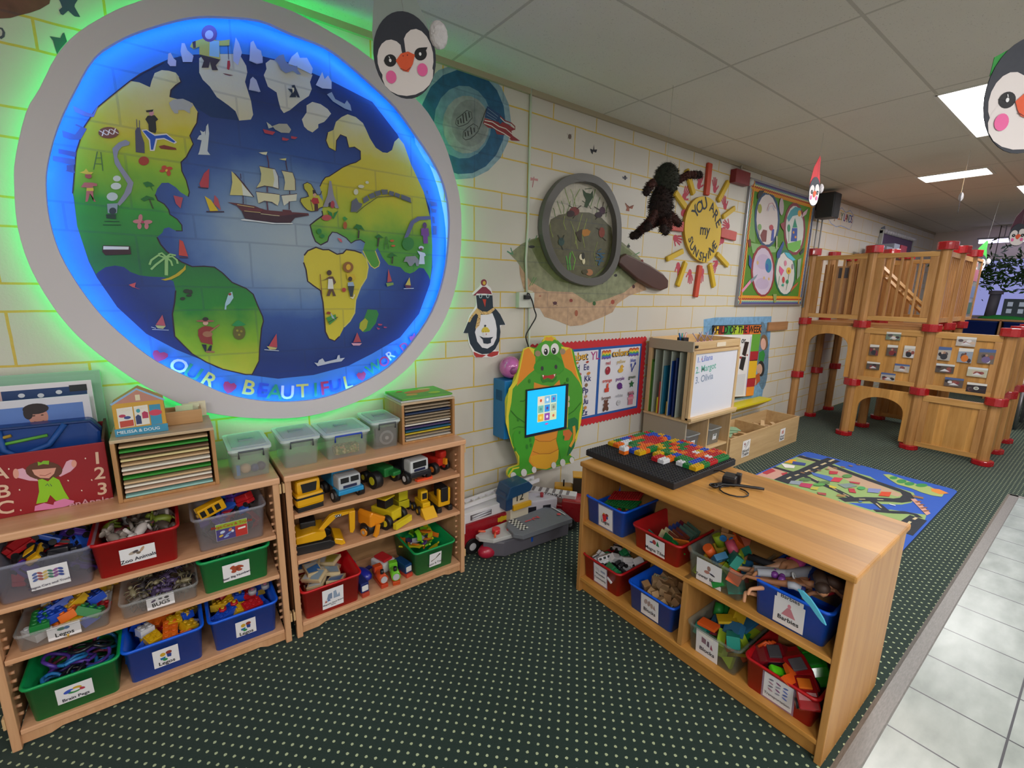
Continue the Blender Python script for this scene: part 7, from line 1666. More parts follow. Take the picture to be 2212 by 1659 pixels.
TC = {'7ac01e': 'lime', 'c8b81e': 'yellow', '7a4ab0': 'purple', 'd0701e': 'orange', '9a9aa4': 'grey'}
heap(1.55, -.20, ZB[2] + .07, .16, .2, 3, 3, 3, lambda r_: (lambda c: (('track', c), lambda: track(c), '%s plastic track piece piled in the green bin' % TC[c], 'track piece', .75))(r_.choice(list(TC) + ['7ac01e', 'c8b81e'])), 'plastic track pieces in the green bin', dz=.03, tilt=.5, seed=15)
# --- middle unit
MX = 2.155 + .155
heap(MX, -1.03, ZC[0] + .06, .20, .18, 4, 4, 1, brick_pick(['b81c24', 'dc6a1c', '1f7a3a', '1c4ab8', 'd0a416', 'd8d8dc'], 'in the blue bin of the middle shelf'), 'bricks in the blue bin of the middle shelf', dz=.02, seed=16)
def plate(c):
    mb = MB(); m = P_(c); mb.box(-.085, .085, -.05, .05, 0, .005, m, .001)
    for i in range(12):
        for j in range(7): x, y = (i - 5.5) * .0138, (j - 3) * .0138; mb.tube([(x, y, .005), (x, y, .0085)], .0042, m, 6)
    return mb.build('base_plate')
place('pl1', lambda: plate('1f7a3a'), (MX - .01, -1.05, ZC[0] + .122), (.08, -.12, -1.35), 'green studded base plate under the red one in the blue bin', 'base plate', 'base plates'); place('pl2', lambda: plate('a8161e'), (MX + .03, -1.04, ZC[0] + .146), (.06, -.22, -1.2), 'red studded base plate on top of the blue bin of bricks', 'base plate', 'base plates')
def mtile(c, tri=0):
    m = mat(c, .15, alpha=.8, coat=.3); P = [(-.037, -.037), (.037, -.037), (.037, .037), (-.037, .037)] if not tri else [(-.037, -.037), (.037, -.037), (0, .037)]
    mb = MB().prism(P, -.003, .003, m); mb.prism([(a * 1.0, b * 1.0) for a, b in P], -.0035, -.003, m); return mb.build('magnetic_tile')
MT = [('1f6a3c', 'dark green'), ('6a1f4a', 'maroon'), ('7a2a3a', 'wine red'), ('3a4a8a', 'dull blue'), ('d8d0a0', 'cream'), ('d8762a', 'orange'), ('6a3a6a', 'plum'), ('5a7a6a', 'grey green'), ('7a3a2c', 'brown')]
for k in range(13):
    c, nm = MT[(k * 4 + k // 3) % 9]; x = MX - .085 + k * .015
    place(('mt', c), lambda: mtile(c), (x, -1.36 + .03 * (k % 2) - .03, ZC[0] + .075), (0, -.32, pi / 2 + .05 * (k % 3)), '%s translucent square tile in the filed row in the red bin' % nm, 'magnetic tile', 'magnetic tiles in the red bin')
for k, (dx, dy, c, nm, rz) in enumerate(((-.06, -.10, 'd8762a', 'orange', .2), (-.10, -.085, '1f7a2c', 'green', .0), (-.10, .05, '2a7a6a', 'teal', .5))): place(('mtt', c), lambda: mtile(c, k), (MX + dx, -1.345 + dy, ZC[0] + .085), (-.5, .2, pi / 2 + rz), '%s translucent tile leaning at the front of the red tile bin' % nm, 'magnetic tile', 'leaning magnetic tiles')
heap(MX, -1.03, ZC[1] + .055, .21, .18, 4, 3, 2, car_pick(['d8d8dc', 'd8d8dc', 'd8d8dc', '26262c', '1f7a4a'], 'heaped in the lower red bin of the middle shelf', 1.2), 'white toy cars in the lower red bin', dz=.032, tilt=.9, seed=18)
def cube(k):
    mb = MB(); mb.box(-.018, .018, -.018, .018, 0, .036, mat(('b8946a', 'c4a27a', 'ae8458')[k % 3], .65), .002)
    if k > 2: mb.add([(-.013, -.013, .0365), (.013, -.013, .0365), (.013, .013, .0365), (-.013, .013, .0365)], [(0, 1, 2, 3)], mat('dcd8c0', .5)); art(mb, 'T 3f7a2c 20 0,0 0 ' + 'HLA'[k - 3], lambda x, y, h: (x, y, .0367 + h), .0001)
    return mb.build('wooden_cube')
heap(MX, -1.345, ZC[1] + .05, .21, .20, 5, 5, 2, lambda r_: (lambda k: (('cube', k), lambda: cube(k), ('light natural wooden cube', 'pale natural wooden cube', 'brown natural wooden cube', 'wooden cube with a green letter H', 'wooden cube with a green letter L', 'wooden cube with a green letter A')[k] + ' in the blue wood bin', 'wooden block', 1.0))(r_.choice((0, 1, 2, 0, 1, 2, 0, 1, 2, 3, 4, 5))), 'natural wooden cubes in the blue bin', dz=.036, tilt=.5, seed=19)
def tblock(c, k):
    mb = MB(); m = mat(c, .5); a = .026
    if k == 0: mb.box(-a, a, -a, a, -a, a, m, .002)
    elif k == 1: mb.prism([(-a, -a), (a, -a), (0, a * .7)], -a * .7, a * .7, m)
    elif k == 2: mb.prism([(-a, -a), (a, -a), (a, a), (-a, a)], -a * .5, a * .5, m, holes=[[(-a * .35, -a * .35), (-a * .35, a * .35), (a * .35, a * .35), (a * .35, -a * .35)]])
    elif k == 3: mb.prism([(-a * 1.5, -a)] + [(a * .6 * cos(q) , -a + a * .6 * sin(q)) for q in [pi - i * pi / 8 for i in range(9)]] + [(a * 1.5, -a), (a * 1.5, a), (-a * 1.5, a)], -a * .6, a * .6, m)
    elif k == 4: mb.cyl((0, 0, -a), (0, 0, a), a * .8, m, 16)
    else: mb.box(-a * 1.5, a * 1.5, -a, a, -.006, .006, m, .001)
    return mb.build('coloured_block')
BC = {'1f8a7c': 'teal', '1f8a3a': 'green', 'c8a81e': 'yellow', '2a6a94': 'steel blue', '9ab828': 'lime', 'b81c1c': 'red', 'd85a1e': 'orange', 'c8506a': 'pink'}; BK = ['cube', 'roof shaped block', 'block with a square hole', 'arch block', 'cylinder block', 'flat board']
def tb_pick(where):
    def f(r_): c = r_.choice(list(BC)); k = r_.randrange(6); return ('tb', c, k), lambda: tblock(c, k), '%s %s %s' % (BC[c], BK[k], where), 'block', 1
    return f
heap(MX, -1.632, ZC[0] + .035, .185, .22, 3, 4, 3, tb_pick('in the upper clear block tub'), 'coloured blocks in the upper clear tub', dz=.044, tilt=.8, seed=21, rz=R9); heap(MX, -1.66, ZC[1] + .035, .175, .22, 3, 4, 3, tb_pick('in the lower clear block tub'), 'coloured blocks in the lower clear tub', dz=.044, tilt=.8, seed=23, rz=R9)
t = thing('toy_train', 'little wooden block train with blue wheels on top of the upper clear tub', 'toy', (MX + .03, -1.60, ZC[0] + .165), .4); part(t, 'body', mat('a8794a', .6), (-.02, .02, -.03, .03, 0, .03), (-.015, .015, .0, .03, .03, .055)); [wheel(MB(), s * .024, y, .006, .014, .008, '2a6aa8', tyre=P_('2a7ac0')).build('wheel', t) for s in (-1, 1) for y in (-.018, .018)]; MB().cyl((0, .015, .055), (0, .015, .075), .004, P_('c8a82a'), 8).build('chimney', t)
def doll(label, loc, rot, skin, top, bottom, hair, legs=None, s=1.0, bend=.3):
    t = thing('fashion_doll', label, 'doll', loc, rot=rot); S = mat(skin, .45)
    J = {'pel': (0, 0, 0), 'wst': (0, 0, .022), 'chs': (0, -.003, .048), 'nck': (0, 0, .068), 'hd': (0, 0, .082), 'shL': (-.022, 0, .058), 'shR': (.022, 0, .058), 'elL': (-.036, .0, .03), 'elR': (.036, -.01, .032), 'haL': (-.034, -.022, .008), 'haR': (.04, -.03, .045), 'hpL': (-.011, 0, -.008), 'hpR': (.011, 0, -.008), 'knL': (-.013, -.015 * bend, -.065), 'knR': (.015, -.05 * bend, -.062), 'ftL': (-.014, .0, -.125), 'ftR': (.016, -.02 * bend, -.122), 'toL': (-.014, -.012, -.135), 'toR': (.016, -.03 * bend - .01, -.132)}
    R = dict(pel=.016, wst=.011, chs=.015, nck=.005, hd=.009, shL=.007, shR=.007, elL=.0052, elR=.0052, haL=.004, haR=.004, hpL=.012, hpR=.012, knL=.0075, knR=.0075, ftL=.0045, ftR=.0045, toL=.004, toR=.004)
    E_ = [('pel', 'wst'), ('wst', 'chs'), ('chs', 'nck'), ('nck', 'hd'), ('chs', 'shL'), ('chs', 'shR'), ('shL', 'elL'), ('shR', 'elR'), ('elL', 'haL'), ('elR', 'haR'), ('pel', 'hpL'), ('pel', 'hpR'), ('hpL', 'knL'), ('hpR', 'knR'), ('knL', 'ftL'), ('knR', 'ftR'), ('ftL', 'toL'), ('ftR', 'toR')]
    K = list(J); me = bpy.data.meshes.new('body'); me.from_pydata([J[k] for k in K], [(K.index(a), K.index(b)) for a, b in E_], []); o = bpy.data.objects.new('body', me); COL.objects.link(o); o.parent = t; me.materials.append(S)
    o.modifiers.new('skin', 'SKIN').use_smooth_shade = True
    for v, k in zip(me.skin_vertices[0].data, K): v.radius = (R[k], R[k] * .8); v.use_root = k == 'pel'
    o.modifiers.new('sub', 'SUBSURF').render_levels = 2
    MB().ball((0, -.001, .094), .013, S, 14, (.0125, .0135, .016)).ball((0, -.014, .092), .003, S, 6).ball((-.005, -.0128, .097), .0018, mat('2a2018'), 6).ball((.005, -.0128, .097), .0018, mat('2a2018'), 6).build('head', t)
    MB().ball((0, .005, .098), .015, mat(hair, .6), 12, (.0155, .0135, .017)).tube([(0, .012, .10), (0, .022, .07), (.004, .024, .035)], [.013, .014, .006], mat(hair, .6), 8).build('hair', t)
    if top: MB().tube([(0, 0, .008), (0, -.002, .03), (0, -.004, .05), (0, 0, .063)], [.017, .0145, .0195, .012], mat(top, .6), 12).build('top', t)
    if bottom == 'skirt' or bottom is None: pass
    elif legs: [MB().tube([J['hp' + q], J['kn' + q], J['ft' + q]], [.0145, .010, .008], mat(bottom, .6), 10).build('trouser_leg', t) for q in 'LR']; MB().tube([(0, 0, .012), (0, 0, -.014)], [.017, .02], mat(bottom, .6), 12).build('trousers', t)
    else: MB().lathe([(.017, .012), (.03, -.02), (.04, -.055)], mat(bottom, .6), 16).build('skirt', t)
    t.scale = (s * 1.22,) * 3; return t
dz = ZC[0] + .158; DX = MX
doll('doll in a pink top with bare legs sticking out of the blue doll bin', (DX + .01, -1.865, dz + .022), (1.25, .1, 1.1), 'c8906c', 'd04a9c', None, 'a8508c', s=1.35, bend=1.4)
doll('doll in a silvery white trouser suit lying on top of the blue doll bin', (DX + .06, -1.94, dz + .026), (1.45, .15, .75), 'b07850', 'a8acb8', 'b0b4c0', '5a4030', legs=1, s=1.5)
doll('doll in a dark blue dress at the right of the blue doll bin', (DX + .01, -1.955, dz + .018), (1.3, -.2, -1.1), 'b8805c', '14408c', '123c90', '3a2820', s=1.3)
doll('brown haired doll lying face down at the front of the doll bin', (DX - .075, -1.925, dz + .012), (1.4, 0, .3), 'a06c4c', None, None, '4a3024', s=1.15)
doll('doll with a magenta top under the pink doll', (DX + .03, -1.83, dz + .004), (1.35, 0, .6), 'c89878', 'a01c6a', None, '6a4a5c', s=1.25, bend=.8)
doll('doll in a black top half hidden at the back of the doll bin', (DX + .05, -1.90, dz + .0), (1.5, .2, .2), '8a5a40', '1c1c24', '26262c', '201a18', legs=1, s=1.3)
doll('doll in a red top in the middle of the doll bin', (DX - .01, -1.93, dz + .0), (1.4, .1, .0), 'b88260', 'a01c28', None, '2a1c18', s=1.15)
WG = [(-1.957,0.631),(-1.973,0.633),(-1.998,0.619),(-2.021,0.597),(-2.045,0.569),(-2.055,0.551),(-2.041,0.556),(-2.022,0.572),(-1.999,0.594),(-1.977,0.606)]; o = MB().prism([(-a, b) for a, b in WG] if WG[0][0] > 0 else WG, 2.133, 2.140, mat('5ab8d4', .3, coat=.4), 'x').build('doll_wing'); tag(o, 'glittery light blue doll fin hanging over the rim of the doll bin', 'toy part')
for k, (dx, dy) in enumerate(((-.085, -1.845), (-.095, -1.875))): o = MB().ball((0, 0, 0), .014, P_('7a3a94'), 12).ball((.016, .006, .004), .011, P_('7a3a94'), 10).build('doll_boot'); o.location = (DX + dx, dy, dz + .008); tag(o, ('left', 'right')[k] + ' purple doll boot at the front rim of the doll bin', 'doll boot')
o = MB().tube([(.011 * cos(a * pi / 6), .011 * sin(a * pi / 6), 0) for a in range(13)], .0035, P_('c8ccd0'), 6).build('doll_bracelet'); o.location = (DX - .07, -1.905, dz + .03); o.rotation_euler = (1.0, .3, 0); tag(o, 'tiny silvery ring among the dolls', 'toy part')
o = MB().tube([(-.02, 0, 0), (0, 0, .004), (.02, 0, 0)], .014, mat('b8bcc8', .6), 10).tube([(.02, 0, 0), (.034, 0, -.002)], .013, mat('2f3a8c', .6), 10).build('doll_sock'); o.location = (DX - .10, -1.92, dz + .006); o.rotation_euler = (0, 0, -1.2); tag(o, 'grey and blue striped doll sock at the front rim of the doll bin', 'toy part')
# vehicles in the bottom right red bin
def bigcar(label, loc, rot, body, trim, s):
    t = thing('toy_car', label, 'toy car', loc, rot=rot)
    MB().prism([(-.07, .012), (.07, .012), (.075, .03), (.05, .042), (.03, .058), (-.03, .060), (-.055, .042), (-.075, .036)], -.035, .035, P_(body, .2)).build('body', t, .006); MB().prism([(-.032, .04), (.038, .042), (.026, .056), (-.026, .056)], -.0358, .0358, mat('2c2c30', .2)).build('windows', t)
    MB().box(-.02, .02, -.022, .022, .058, .066, P_(trim), .003).build('roof_bar', t); [wheel(MB(), x, y, .016, .017, .014, trim, 'y').build('wheel', t) for x in (-.045, .045) for y in (-.034, .034)]; t.scale = (s,) * 3
dz = ZC[1] + .085
bigcar('dark red toy car with grey front, upper left in the bottom right red bin', (MX - .02, -1.865, dz + .01), (.35, -.2, -.9), '7a1420', '4a4a50', 1.15); bigcar('glossy red toy car with a grey roof bar, centre of the bottom right red bin', (MX - .015, -1.95, dz + .012), (.3, .3, -2.2), '9a0f1a', '5a5a60', 1.15)
bigcar('red toy car at the front right of the bottom right red bin', (MX - .085, -2.005, dz + .002), (.2, .2, -2.5), '8a1018', 'd06a1e', 1.0); bigcar('bright green toy car at the back right of the bottom right red bin', (MX + .06, -1.99, dz + .015), (.4, .2, -2.4), '1fae2a', '1a7a24', 1.15)
o = MB().box(-.03, .03, -.018, .018, 0, .022, P_('5ad01c'), .006).build('toy_piece'); o.location = (MX - .10, -1.905, dz + .03); o.rotation_euler = (.3, .4, -.6); tag(o, 'bright lime toy piece at the front of the bottom right red bin', 'toy part')
o = MB().prism([(-.05, 0), (-.01, .01), (0, .05), (.02, .02), (.05, .03), (.03, -.01), (.04, -.04), (0, -.02), (-.03, -.03)], 0, .018, P_('e05a1a'), 'z').build('toy_piece'); o.location = (MX - .10, -1.955, dz + .045); o.rotation_euler = (.4, .3, -.4); tag(o, 'spiky orange toy piece leaning at the front of the bottom right red bin', 'toy part')
for k in range(3): o = MB().tube([(0, 0, 0), (.02, .006 * k, .03), (.05, .01 * k, .02), (.06, .012 * k, -.02)], .006, P_('d8541a'), 8).build('toy_claw'); o.location = (MX - .06 + .008 * k, -1.815 - k * .012, dz + .065); o.rotation_euler = (0, .2, -.8); tag(o, ('left', 'middle', 'right')[k] + ' orange toy finger poking over the left corner of the red vehicle bin', 'toy part')
# --- on top of the middle unit: black foam base board with bricks, adaptor
CTZ = .7585
t = thing('building_board', 'thick black studded board carrying rows of coloured bricks', 'board', (2.50, -1.095, CTZ)); mb = MB(); BB = mat('202024', .6); mb.box(-.265, .285, -.285, .265, 0, .032, BB, .004)
for i in range(30):
    for j in range(30): x, y = -.256 + i * .0183, -.276 + j * .0183; mb.add([(x - .005, y - .005, .032), (x + .005, y - .005, .032), (x + .005, y + .005, .032), (x - .005, y + .005, .032), (x - .004, y - .004, .036), (x + .004, y - .004, .036), (x + .004, y + .004, .036), (x - .004, y + .004, .036)], [(4, 5, 6, 7), (0, 1, 5, 4), (1, 2, 6, 5), (2, 3, 7, 6), (3, 0, 4, 7)], BB)
mb.build('board', t, fix=False)
rs = random.Random(12); U = .0366; RB = ['b81c24', 'd8d8dc', '1f7a3a', 'dc6a1c', 'd0a416', '1c4ab8', 'b81c24', '1f7a3a', 'dc6a1c']; ZP = CTZ + .0325; nb = 0
for r in range(14):      # rows run along the far side of the board; the near-left part is bare
    y = -.265 + .018 + r * U; x = -.11 + (.05 if r < 3 else 0) + (.09 * ((r * 7) % 4 == 1)); x = max(x, -.15 + .0) + (.06 if 5 < r < 8 else 0)
    while x < .285 - .02:
        n_ = rs.choice((2, 2, 3, 4)); L = n_ * .0183
        if x + L > .288: n_ = 2; L = .0366
        if x + L > .29: break
        c = rs.choice(RB); nb += 1
        if 5.5 < nb % 31 < 6.5: x += L; continue
        place(('bb', c, n_), lambda: brick(c, n_, 2, .0183, .019), (2.50 + x + L / 2, -1.095 + y, ZP + .0035), (0, 0, 0), '%s %d stud brick in the %s row from the near edge of the black board' % (CN[c], n_ * 2, ('first', 'second', 'third', 'fourth', 'fifth', 'sixth', 'seventh', 'eighth', 'ninth', 'tenth', 'eleventh', 'twelfth', 'thirteenth', 'last')[r]), 'brick', 'bricks on the black board'); x += L
for k, (dx, dy, c1) in enumerate(((-.150, .10, 'dc6a1c'), (-.150, .10, 'd8d8dc'))): place(('bb', c1, 2), lambda: brick(c1, 2, 2, .0183, .019), (2.50 + dx, -1.095 + dy, ZP + .0035 + k * .0195), (0, 0, 0), ('orange brick at the foot of the little two brick tower', 'white brick on top of the little two brick tower')[k], 'brick', 'bricks on the black board')
t = thing('power_adaptor', 'black power adaptor with its tied cable lying on the honey shelf top', 'adaptor', (2.50, -1.49, CTZ), .3); t.scale = (1.2, 1.2, 1.35); CB = mat('17151a', .4); MB().box(-.01, .055, -.03, .02, .0, .032, CB, .006).box(.03, .06, -.04, -.02, 0, .036, CB, .003).build('adaptor', t)
mb = MB()
for k in range(5): mb.tube([(-.07 + .003 * k, .03 + .004 * k, .006 + .003 * (k % 3)), (-.03, .01 + .003 * k, .009), (.0, -.04 + .003 * k, .008), (.02, -.10 + .003 * k, .007), (.024, -.125 + .004 * k, .008)], .0045, CB, 6)
mb.tube([(-.05 + .045 * cos(a * .5) - .01, -.035 + .05 * sin(a * .5), .004) for a in range(1, 13)], .0024, CB, 6); mb.tube([(-.07 + .016 * cos(a), .035 + .016 * sin(a), .012) for a in range(7)], .003, CB, 6); mb.tube([(.03, .0, .03), (.08, .05, .02), (.09, .09, .004), (.12, .15, .006)], .0022, CB, 6); mb.build('cable', t)
# ================================================================ large toys on the floor by the wall
FR = P_('8f1420', .3); WH = mat('d8d6da', .45)
t = thing('toy_fire_station', 'large red and white toy fire truck against the wall with a white ladder on top', 'toy vehicle', (1.77, -.14, 0))
part(t, 'body', FR, (.0, .46, -.10, .10, .05, .20), b=.008); part(t, 'upper_body', WH, (.0, .44, -.085, .10, .20, .27), b=.006); part(t, 'cab', WH, (-.0, .05, -.11, .10, .15, .27), b=.006); part(t, 'locker', mat('5a5458', .4), (.10, .26, -.0875, -.08, .215, .25), b=.002)
MB().tube([(.11, -.09, .222), (.25, -.09, .232)], .006, P_('c0c0c8'), 8).tube([(.11, -.09, .238), (.25, -.09, .248)], .006, P_('c0c0c8'), 8).build('hose_rack', t); MB().cyl((.33, -.1015, .165), (.33, -.1, .165), .02, P_('c8a81e'), 16).box(.30, .38, -.1016, -.1, .15, .18, P_('c8a81e'), .0).build('yellow_sign', t)
mb = MB()
for s in (-.03, .03): mb.box(.0, .72, s - .006, s + .006, .275, .30, WH)
for k in range(13): mb.box(.02 + k * .055, .034 + k * .055, -.03, .03, .282, .292, WH)
o = mb.build('ladder', t); o.rotation_euler = (0, -.05, 0); [wheel(MB(), x, -.10, .05, .05, .03, 'b8b8bc', 'y').build('wheel', t) for x in (.10, .38)]
t = thing('toy_ship', 'grey toy aircraft carrier with red nose and blue topped tower on the carpet', 'toy ship', (1.89, -.335, 0), .0)
MB().prism([(.0, .0), (.10, -.085), (.62, -.12), (.62, .065), (.10, .085)], .02, .12, mat('5c5a64', .45), 'z').build('hull', t, .01); MB().ball((.04, 0, .045), .05, P_('a81c38'), 14, (.07, .05, .045)).build('nose', t)
MB().prism([(-.02, .01), (.04, -.06), (.24, -.085), (.26, .08), (.05, .07), (-.02, .05)], .12, .145, mat('b4b4b4', .5), 'z').build('fore_deck', t, .004); MB().prism([(.16, -.10), (.20, -.15), (.60, -.17), (.63, -.02), (.56, .06), (.24, .06), (.18, .0)], .135, .165, mat('6c7078', .5), 'z').build('flight_deck', t, .004)
mb = MB(); ck = ''.join('P %s %d,%d %d,%d %d,%d %d,%d\n' % ('e0e0d8' if (i + j) % 2 else '18181c', 225 + i * 14, -100 + j * 14, 239 + i * 14, -100 + j * 14, 239 + i * 14, -86 + j * 14, 225 + i * 14, -86 + j * 14) for i in range(4) for j in range(10))
art(mb, ck + 'T c8484c 55 340,-30 90 1\nT c8484c 55 400,-30 90 2\nE c8484c 560,-80 14,0 0,14\nS c0c0c0 10 590,-110 590,25\nT e0e0e0 30 150,900 0 12', lambda x, y, h: (x, y, .1655 + h), .0001); mb.build('deck_markings', t, fix=False)
part(t, 'tower', mat('c4bca8', .5), (.25, .40, .05, .13, .14, .33), b=.004); MB().prism([(.20, .32), (.23, .40), (.38, .41), (.42, .37), (.40, .34)], .03, .16, P_('1c4468')).build('tower_roof', t, .006); part(t, 'tower_side', P_('1c3a60'), (.205, .26, .04, .15, .24, .36), b=.006); part(t, 'balcony', P_('d0a01c'), (.26, .41, .03, .05, .23, .265), b=.003)
mb = MB(); art(mb, 'T 18181c 52 320,305 0 12', lambda x, y, h: (x, .0495 - h, y), .0001); mb.build('tower_number', t, fix=False)
for x, y in ((.10, .0), (.20, -.02)): MB().cyl((x, y, .145), (x, y, .175 if x < .15 else .152), .026, P_('c81c20'), 16).build('turret', t)
MB().tube([(.08, -.02, .165), (.05, -.06, .16)], .007, P_('d85a3a'), 8).build('gun', t); MB().tube([(.04, .03, .16), (.0, .05, .165)], .007, P_('d85a3a'), 8).build('gun', t); part(t, 'dinghy', P_('0f4aa8'), (.30, .40, -.10, -.07, .05, .10), b=.01); MB().box(.40, .6, -.10, -.07, .03, .045, mat('6c7078', .5)).build('ramp', t)
mb = MB(); art(mb, 'T d8d8c8 26 120,70 0 19', lambda x, y, h: (x, -.0795 - h, y), .0001); mb.build('hull_number', t, fix=False)
t = thing('toy_fire_engine', 'dark red toy fire engine with a white ladder right of the toy ship', 'toy vehicle', (2.45, -.07, 0), -.92)
part(t, 'body', FR, (.0, .40, -.075, .075, .06, .17), b=.008); part(t, 'cab', P_('a01a22', .3), (.27, .41, -.078, .078, .06, .21), b=.01); part(t, 'windscreen', mat('3a3034', .2), (.405, .4125, -.065, .065, .14, .19), b=.002); part(t, 'bumper', P_('b0aaa8'), (.40, .43, -.08, .08, .04, .07), b=.004); part(t, 'grille', P_('a8a4a4'), (.405, .413, -.05, .05, .08, .125), b=.002)
mb = MB(); mb.box(.02, .36, -.04, .04, .205, .235, WH, .004); [mb.box(.04 + k * .05, .06 + k * .05, -.036, .036, .2355, .2365, mat('7a7478')) for k in range(6)]; mb.build('ladder', t); MB().ball((.05, 0, .18), .05, mat('4a2228', .5), 12).build('turntable', t); [wheel(MB(), x, s * .075, .045, .045, .03, '7a7a80', 'y').build('wheel', t) for x in (.09, .33) for s in (-1, 1)]
mb = MB(); art(mb, 'T 2a2226 26 200,215 0 TONKA', lambda x, y, h: (x, -.0405 - h, y + .005), .0001); mb.build('ladder_lettering', t, fix=False)
t = thing('toy_ambulance', 'white toy van between the toy ship and the fire engine', 'toy vehicle', (2.31, -.16, 0), -.3); part(t, 'body', mat('c4c0cc', .4), (.0, .26, -.07, .07, .05, .22), b=.01); part(t, 'window', mat('2a2a34', .2), (.04, .10, -.0712, -.06, .13, .18), (.15, .21, -.0712, -.06, .13, .18), b=.002); MB().cyl((.16, -.02, .22), (.16, -.02, .25), .012, P_('a01c30'), 10).build('beacon', t); [wheel(MB(), x, s * .07, .035, .035, .02, '8a8a8a', 'y').build('wheel', t) for x in (.05, .21) for s in (-1, 1)]
t = thing('toy_digger', 'yellow toy digger with black cab half hidden behind the honey shelf', 'toy vehicle', (2.80, -.16, 0), -.75); part(t, 'bonnet', YEL, (-.12, .02, -.05, .05, .12, .20), b=.012); part(t, 'chassis', YEL, (-.10, .24, -.055, .055, .07, .12), b=.006); part(t, 'cab', mat('3c382c', .35), (.02, .13, -.055, .055, .12, .28), b=.006); part(t, 'roof', YEL, (.015, .135, -.06, .06, .28, .29), b=.004); MB().tube([(-.05, -.03, .20), (-.05, -.03, .25)], .006, BLK, 8).build('exhaust', t); [wheel(MB(), x, s * .065, .055, .055, .035, 'c8a01e', 'y').build('wheel', t) for x in (-.05, .17) for s in (-1, 1)]
# ================================================================ things on top of the wall shelves
TZ = .8225; RW = wood('rack_oak', 'b98a58', '9a6d40', 'z', .45); RT = wood('rack_top', 'c8b090', 'b59a78', 'x', .4)
def rack(label, x0, x1, y0, y1, h, cols, names, lab):
    t = thing('puzzle_rack', label, 'rack', ((x0 + x1) / 2, y0, TZ)); a = (x1 - x0) / 2; d = y1 - y0
    for s in (-1, 1): MB().box(min(s * a, s * (a - .014)), max(s * a, s * (a - .014)), 0, d, 0, h - .012, RW, .002).build('side_panel', t)
    MB().box(-a, a, 0, d, h - .012, h, RT, .002).build('top_panel', t); MB().box(-a + .014, a - .014, 0, d, 0, .012, RW, .002).build('base_panel', t); MB().box(-a + .014, a - .014, d - .01, d, .012, h - .012, mat('2c2420', .8)).build('back_panel', t)
    n = len(cols); st = (h - .034) / n
    for k, c in enumerate(cols):
        o = MB().box(-a + .022, a - .022, .006 + .004 * (k % 3), d - .02, 0, st * .42, mat(c, .5), .001).build('puzzle_board'); o.location = ((x0 + x1) / 2, y0, TZ + .0135 + k * st)
        tag(o, '%s edged puzzle board, %s in %s' % (names[c], ('lowest', 'second lowest', 'third lowest', 'fourth lowest', 'fifth lowest', 'sixth lowest', 'seventh lowest', 'sixth from the top', 'fifth from the top', 'fourth from the top', 'third from the top', 'second from the top', 'topmost')[k], lab), 'puzzle', 'puzzle boards in ' + lab)
N1 = {'8fc0bc': 'pale teal', 'd8b8a0': 'pinkish tan', 'e0dcd0': 'white', '2f8a2c': 'green', 'c8a880': 'tan', 'd8c890': 'cream', '7a5c44': 'brown', '2a3a5c': 'navy', 'c8b02a': 'yellow', '1f5a7a': 'blue', '4a3f6a': 'violet', '9a8a74': 'grey tan', 'b8b4ac': 'light grey'}
rack('birch puzzle rack of green and tan boards under the little toy house', .255, .578, -.33, -.10, .245, ['8fc0bc', 'd8b8a0', 'e0dcd0', 'c8a880', '2f8a2c', 'd8b8a0', 'e0dcd0', 'c8a880', 'd8c890', '7a5c44', '2f8a2c', 'c8a880'], N1, 'the left puzzle rack')
rack('birch puzzle rack of dark boards beside the lidded boxes, puzzle on top', 1.405, 1.722, -.295, -.06, .225, ['b8b4ac', '9a8a74', 'c8b02a', '1f5a7a', '4a3f6a', 'e0dcd0', '9a8a74', '9a8a74', '9a8a74', '2a3a5c', '9a8a74', '9a8a74'], N1, 'the right puzzle rack')
for k, (c, lb) in enumerate((('b8bcb8', 'grey flat puzzle under the green one on top of the right puzzle rack'), ('5aa03c', 'green puzzle with orange shapes, topmost on the right puzzle rack'))):
    o = MB().box(-.15, .15, -.115, .115, 0, .010, mat(c, .5), .002); 
    if k: art(o, 'E c8703c 0,20 80,10 -10,34\nE d8a04a -60,-40 34,0 0,20\nE c8a87a 60,60 40,0 0,20\nE a8c83c 70,-50 36,0 0,22\nE b8543c -90,60 20,0 0,14', lambda x, y, h: (x, y, .0102 + h), .0002)
    o = o.build('puzzle_board', fix=False); o.location = (1.555 + .006 * k, -.175, TZ + .226 + .011 * k); tag(o, lb, 'puzzle')
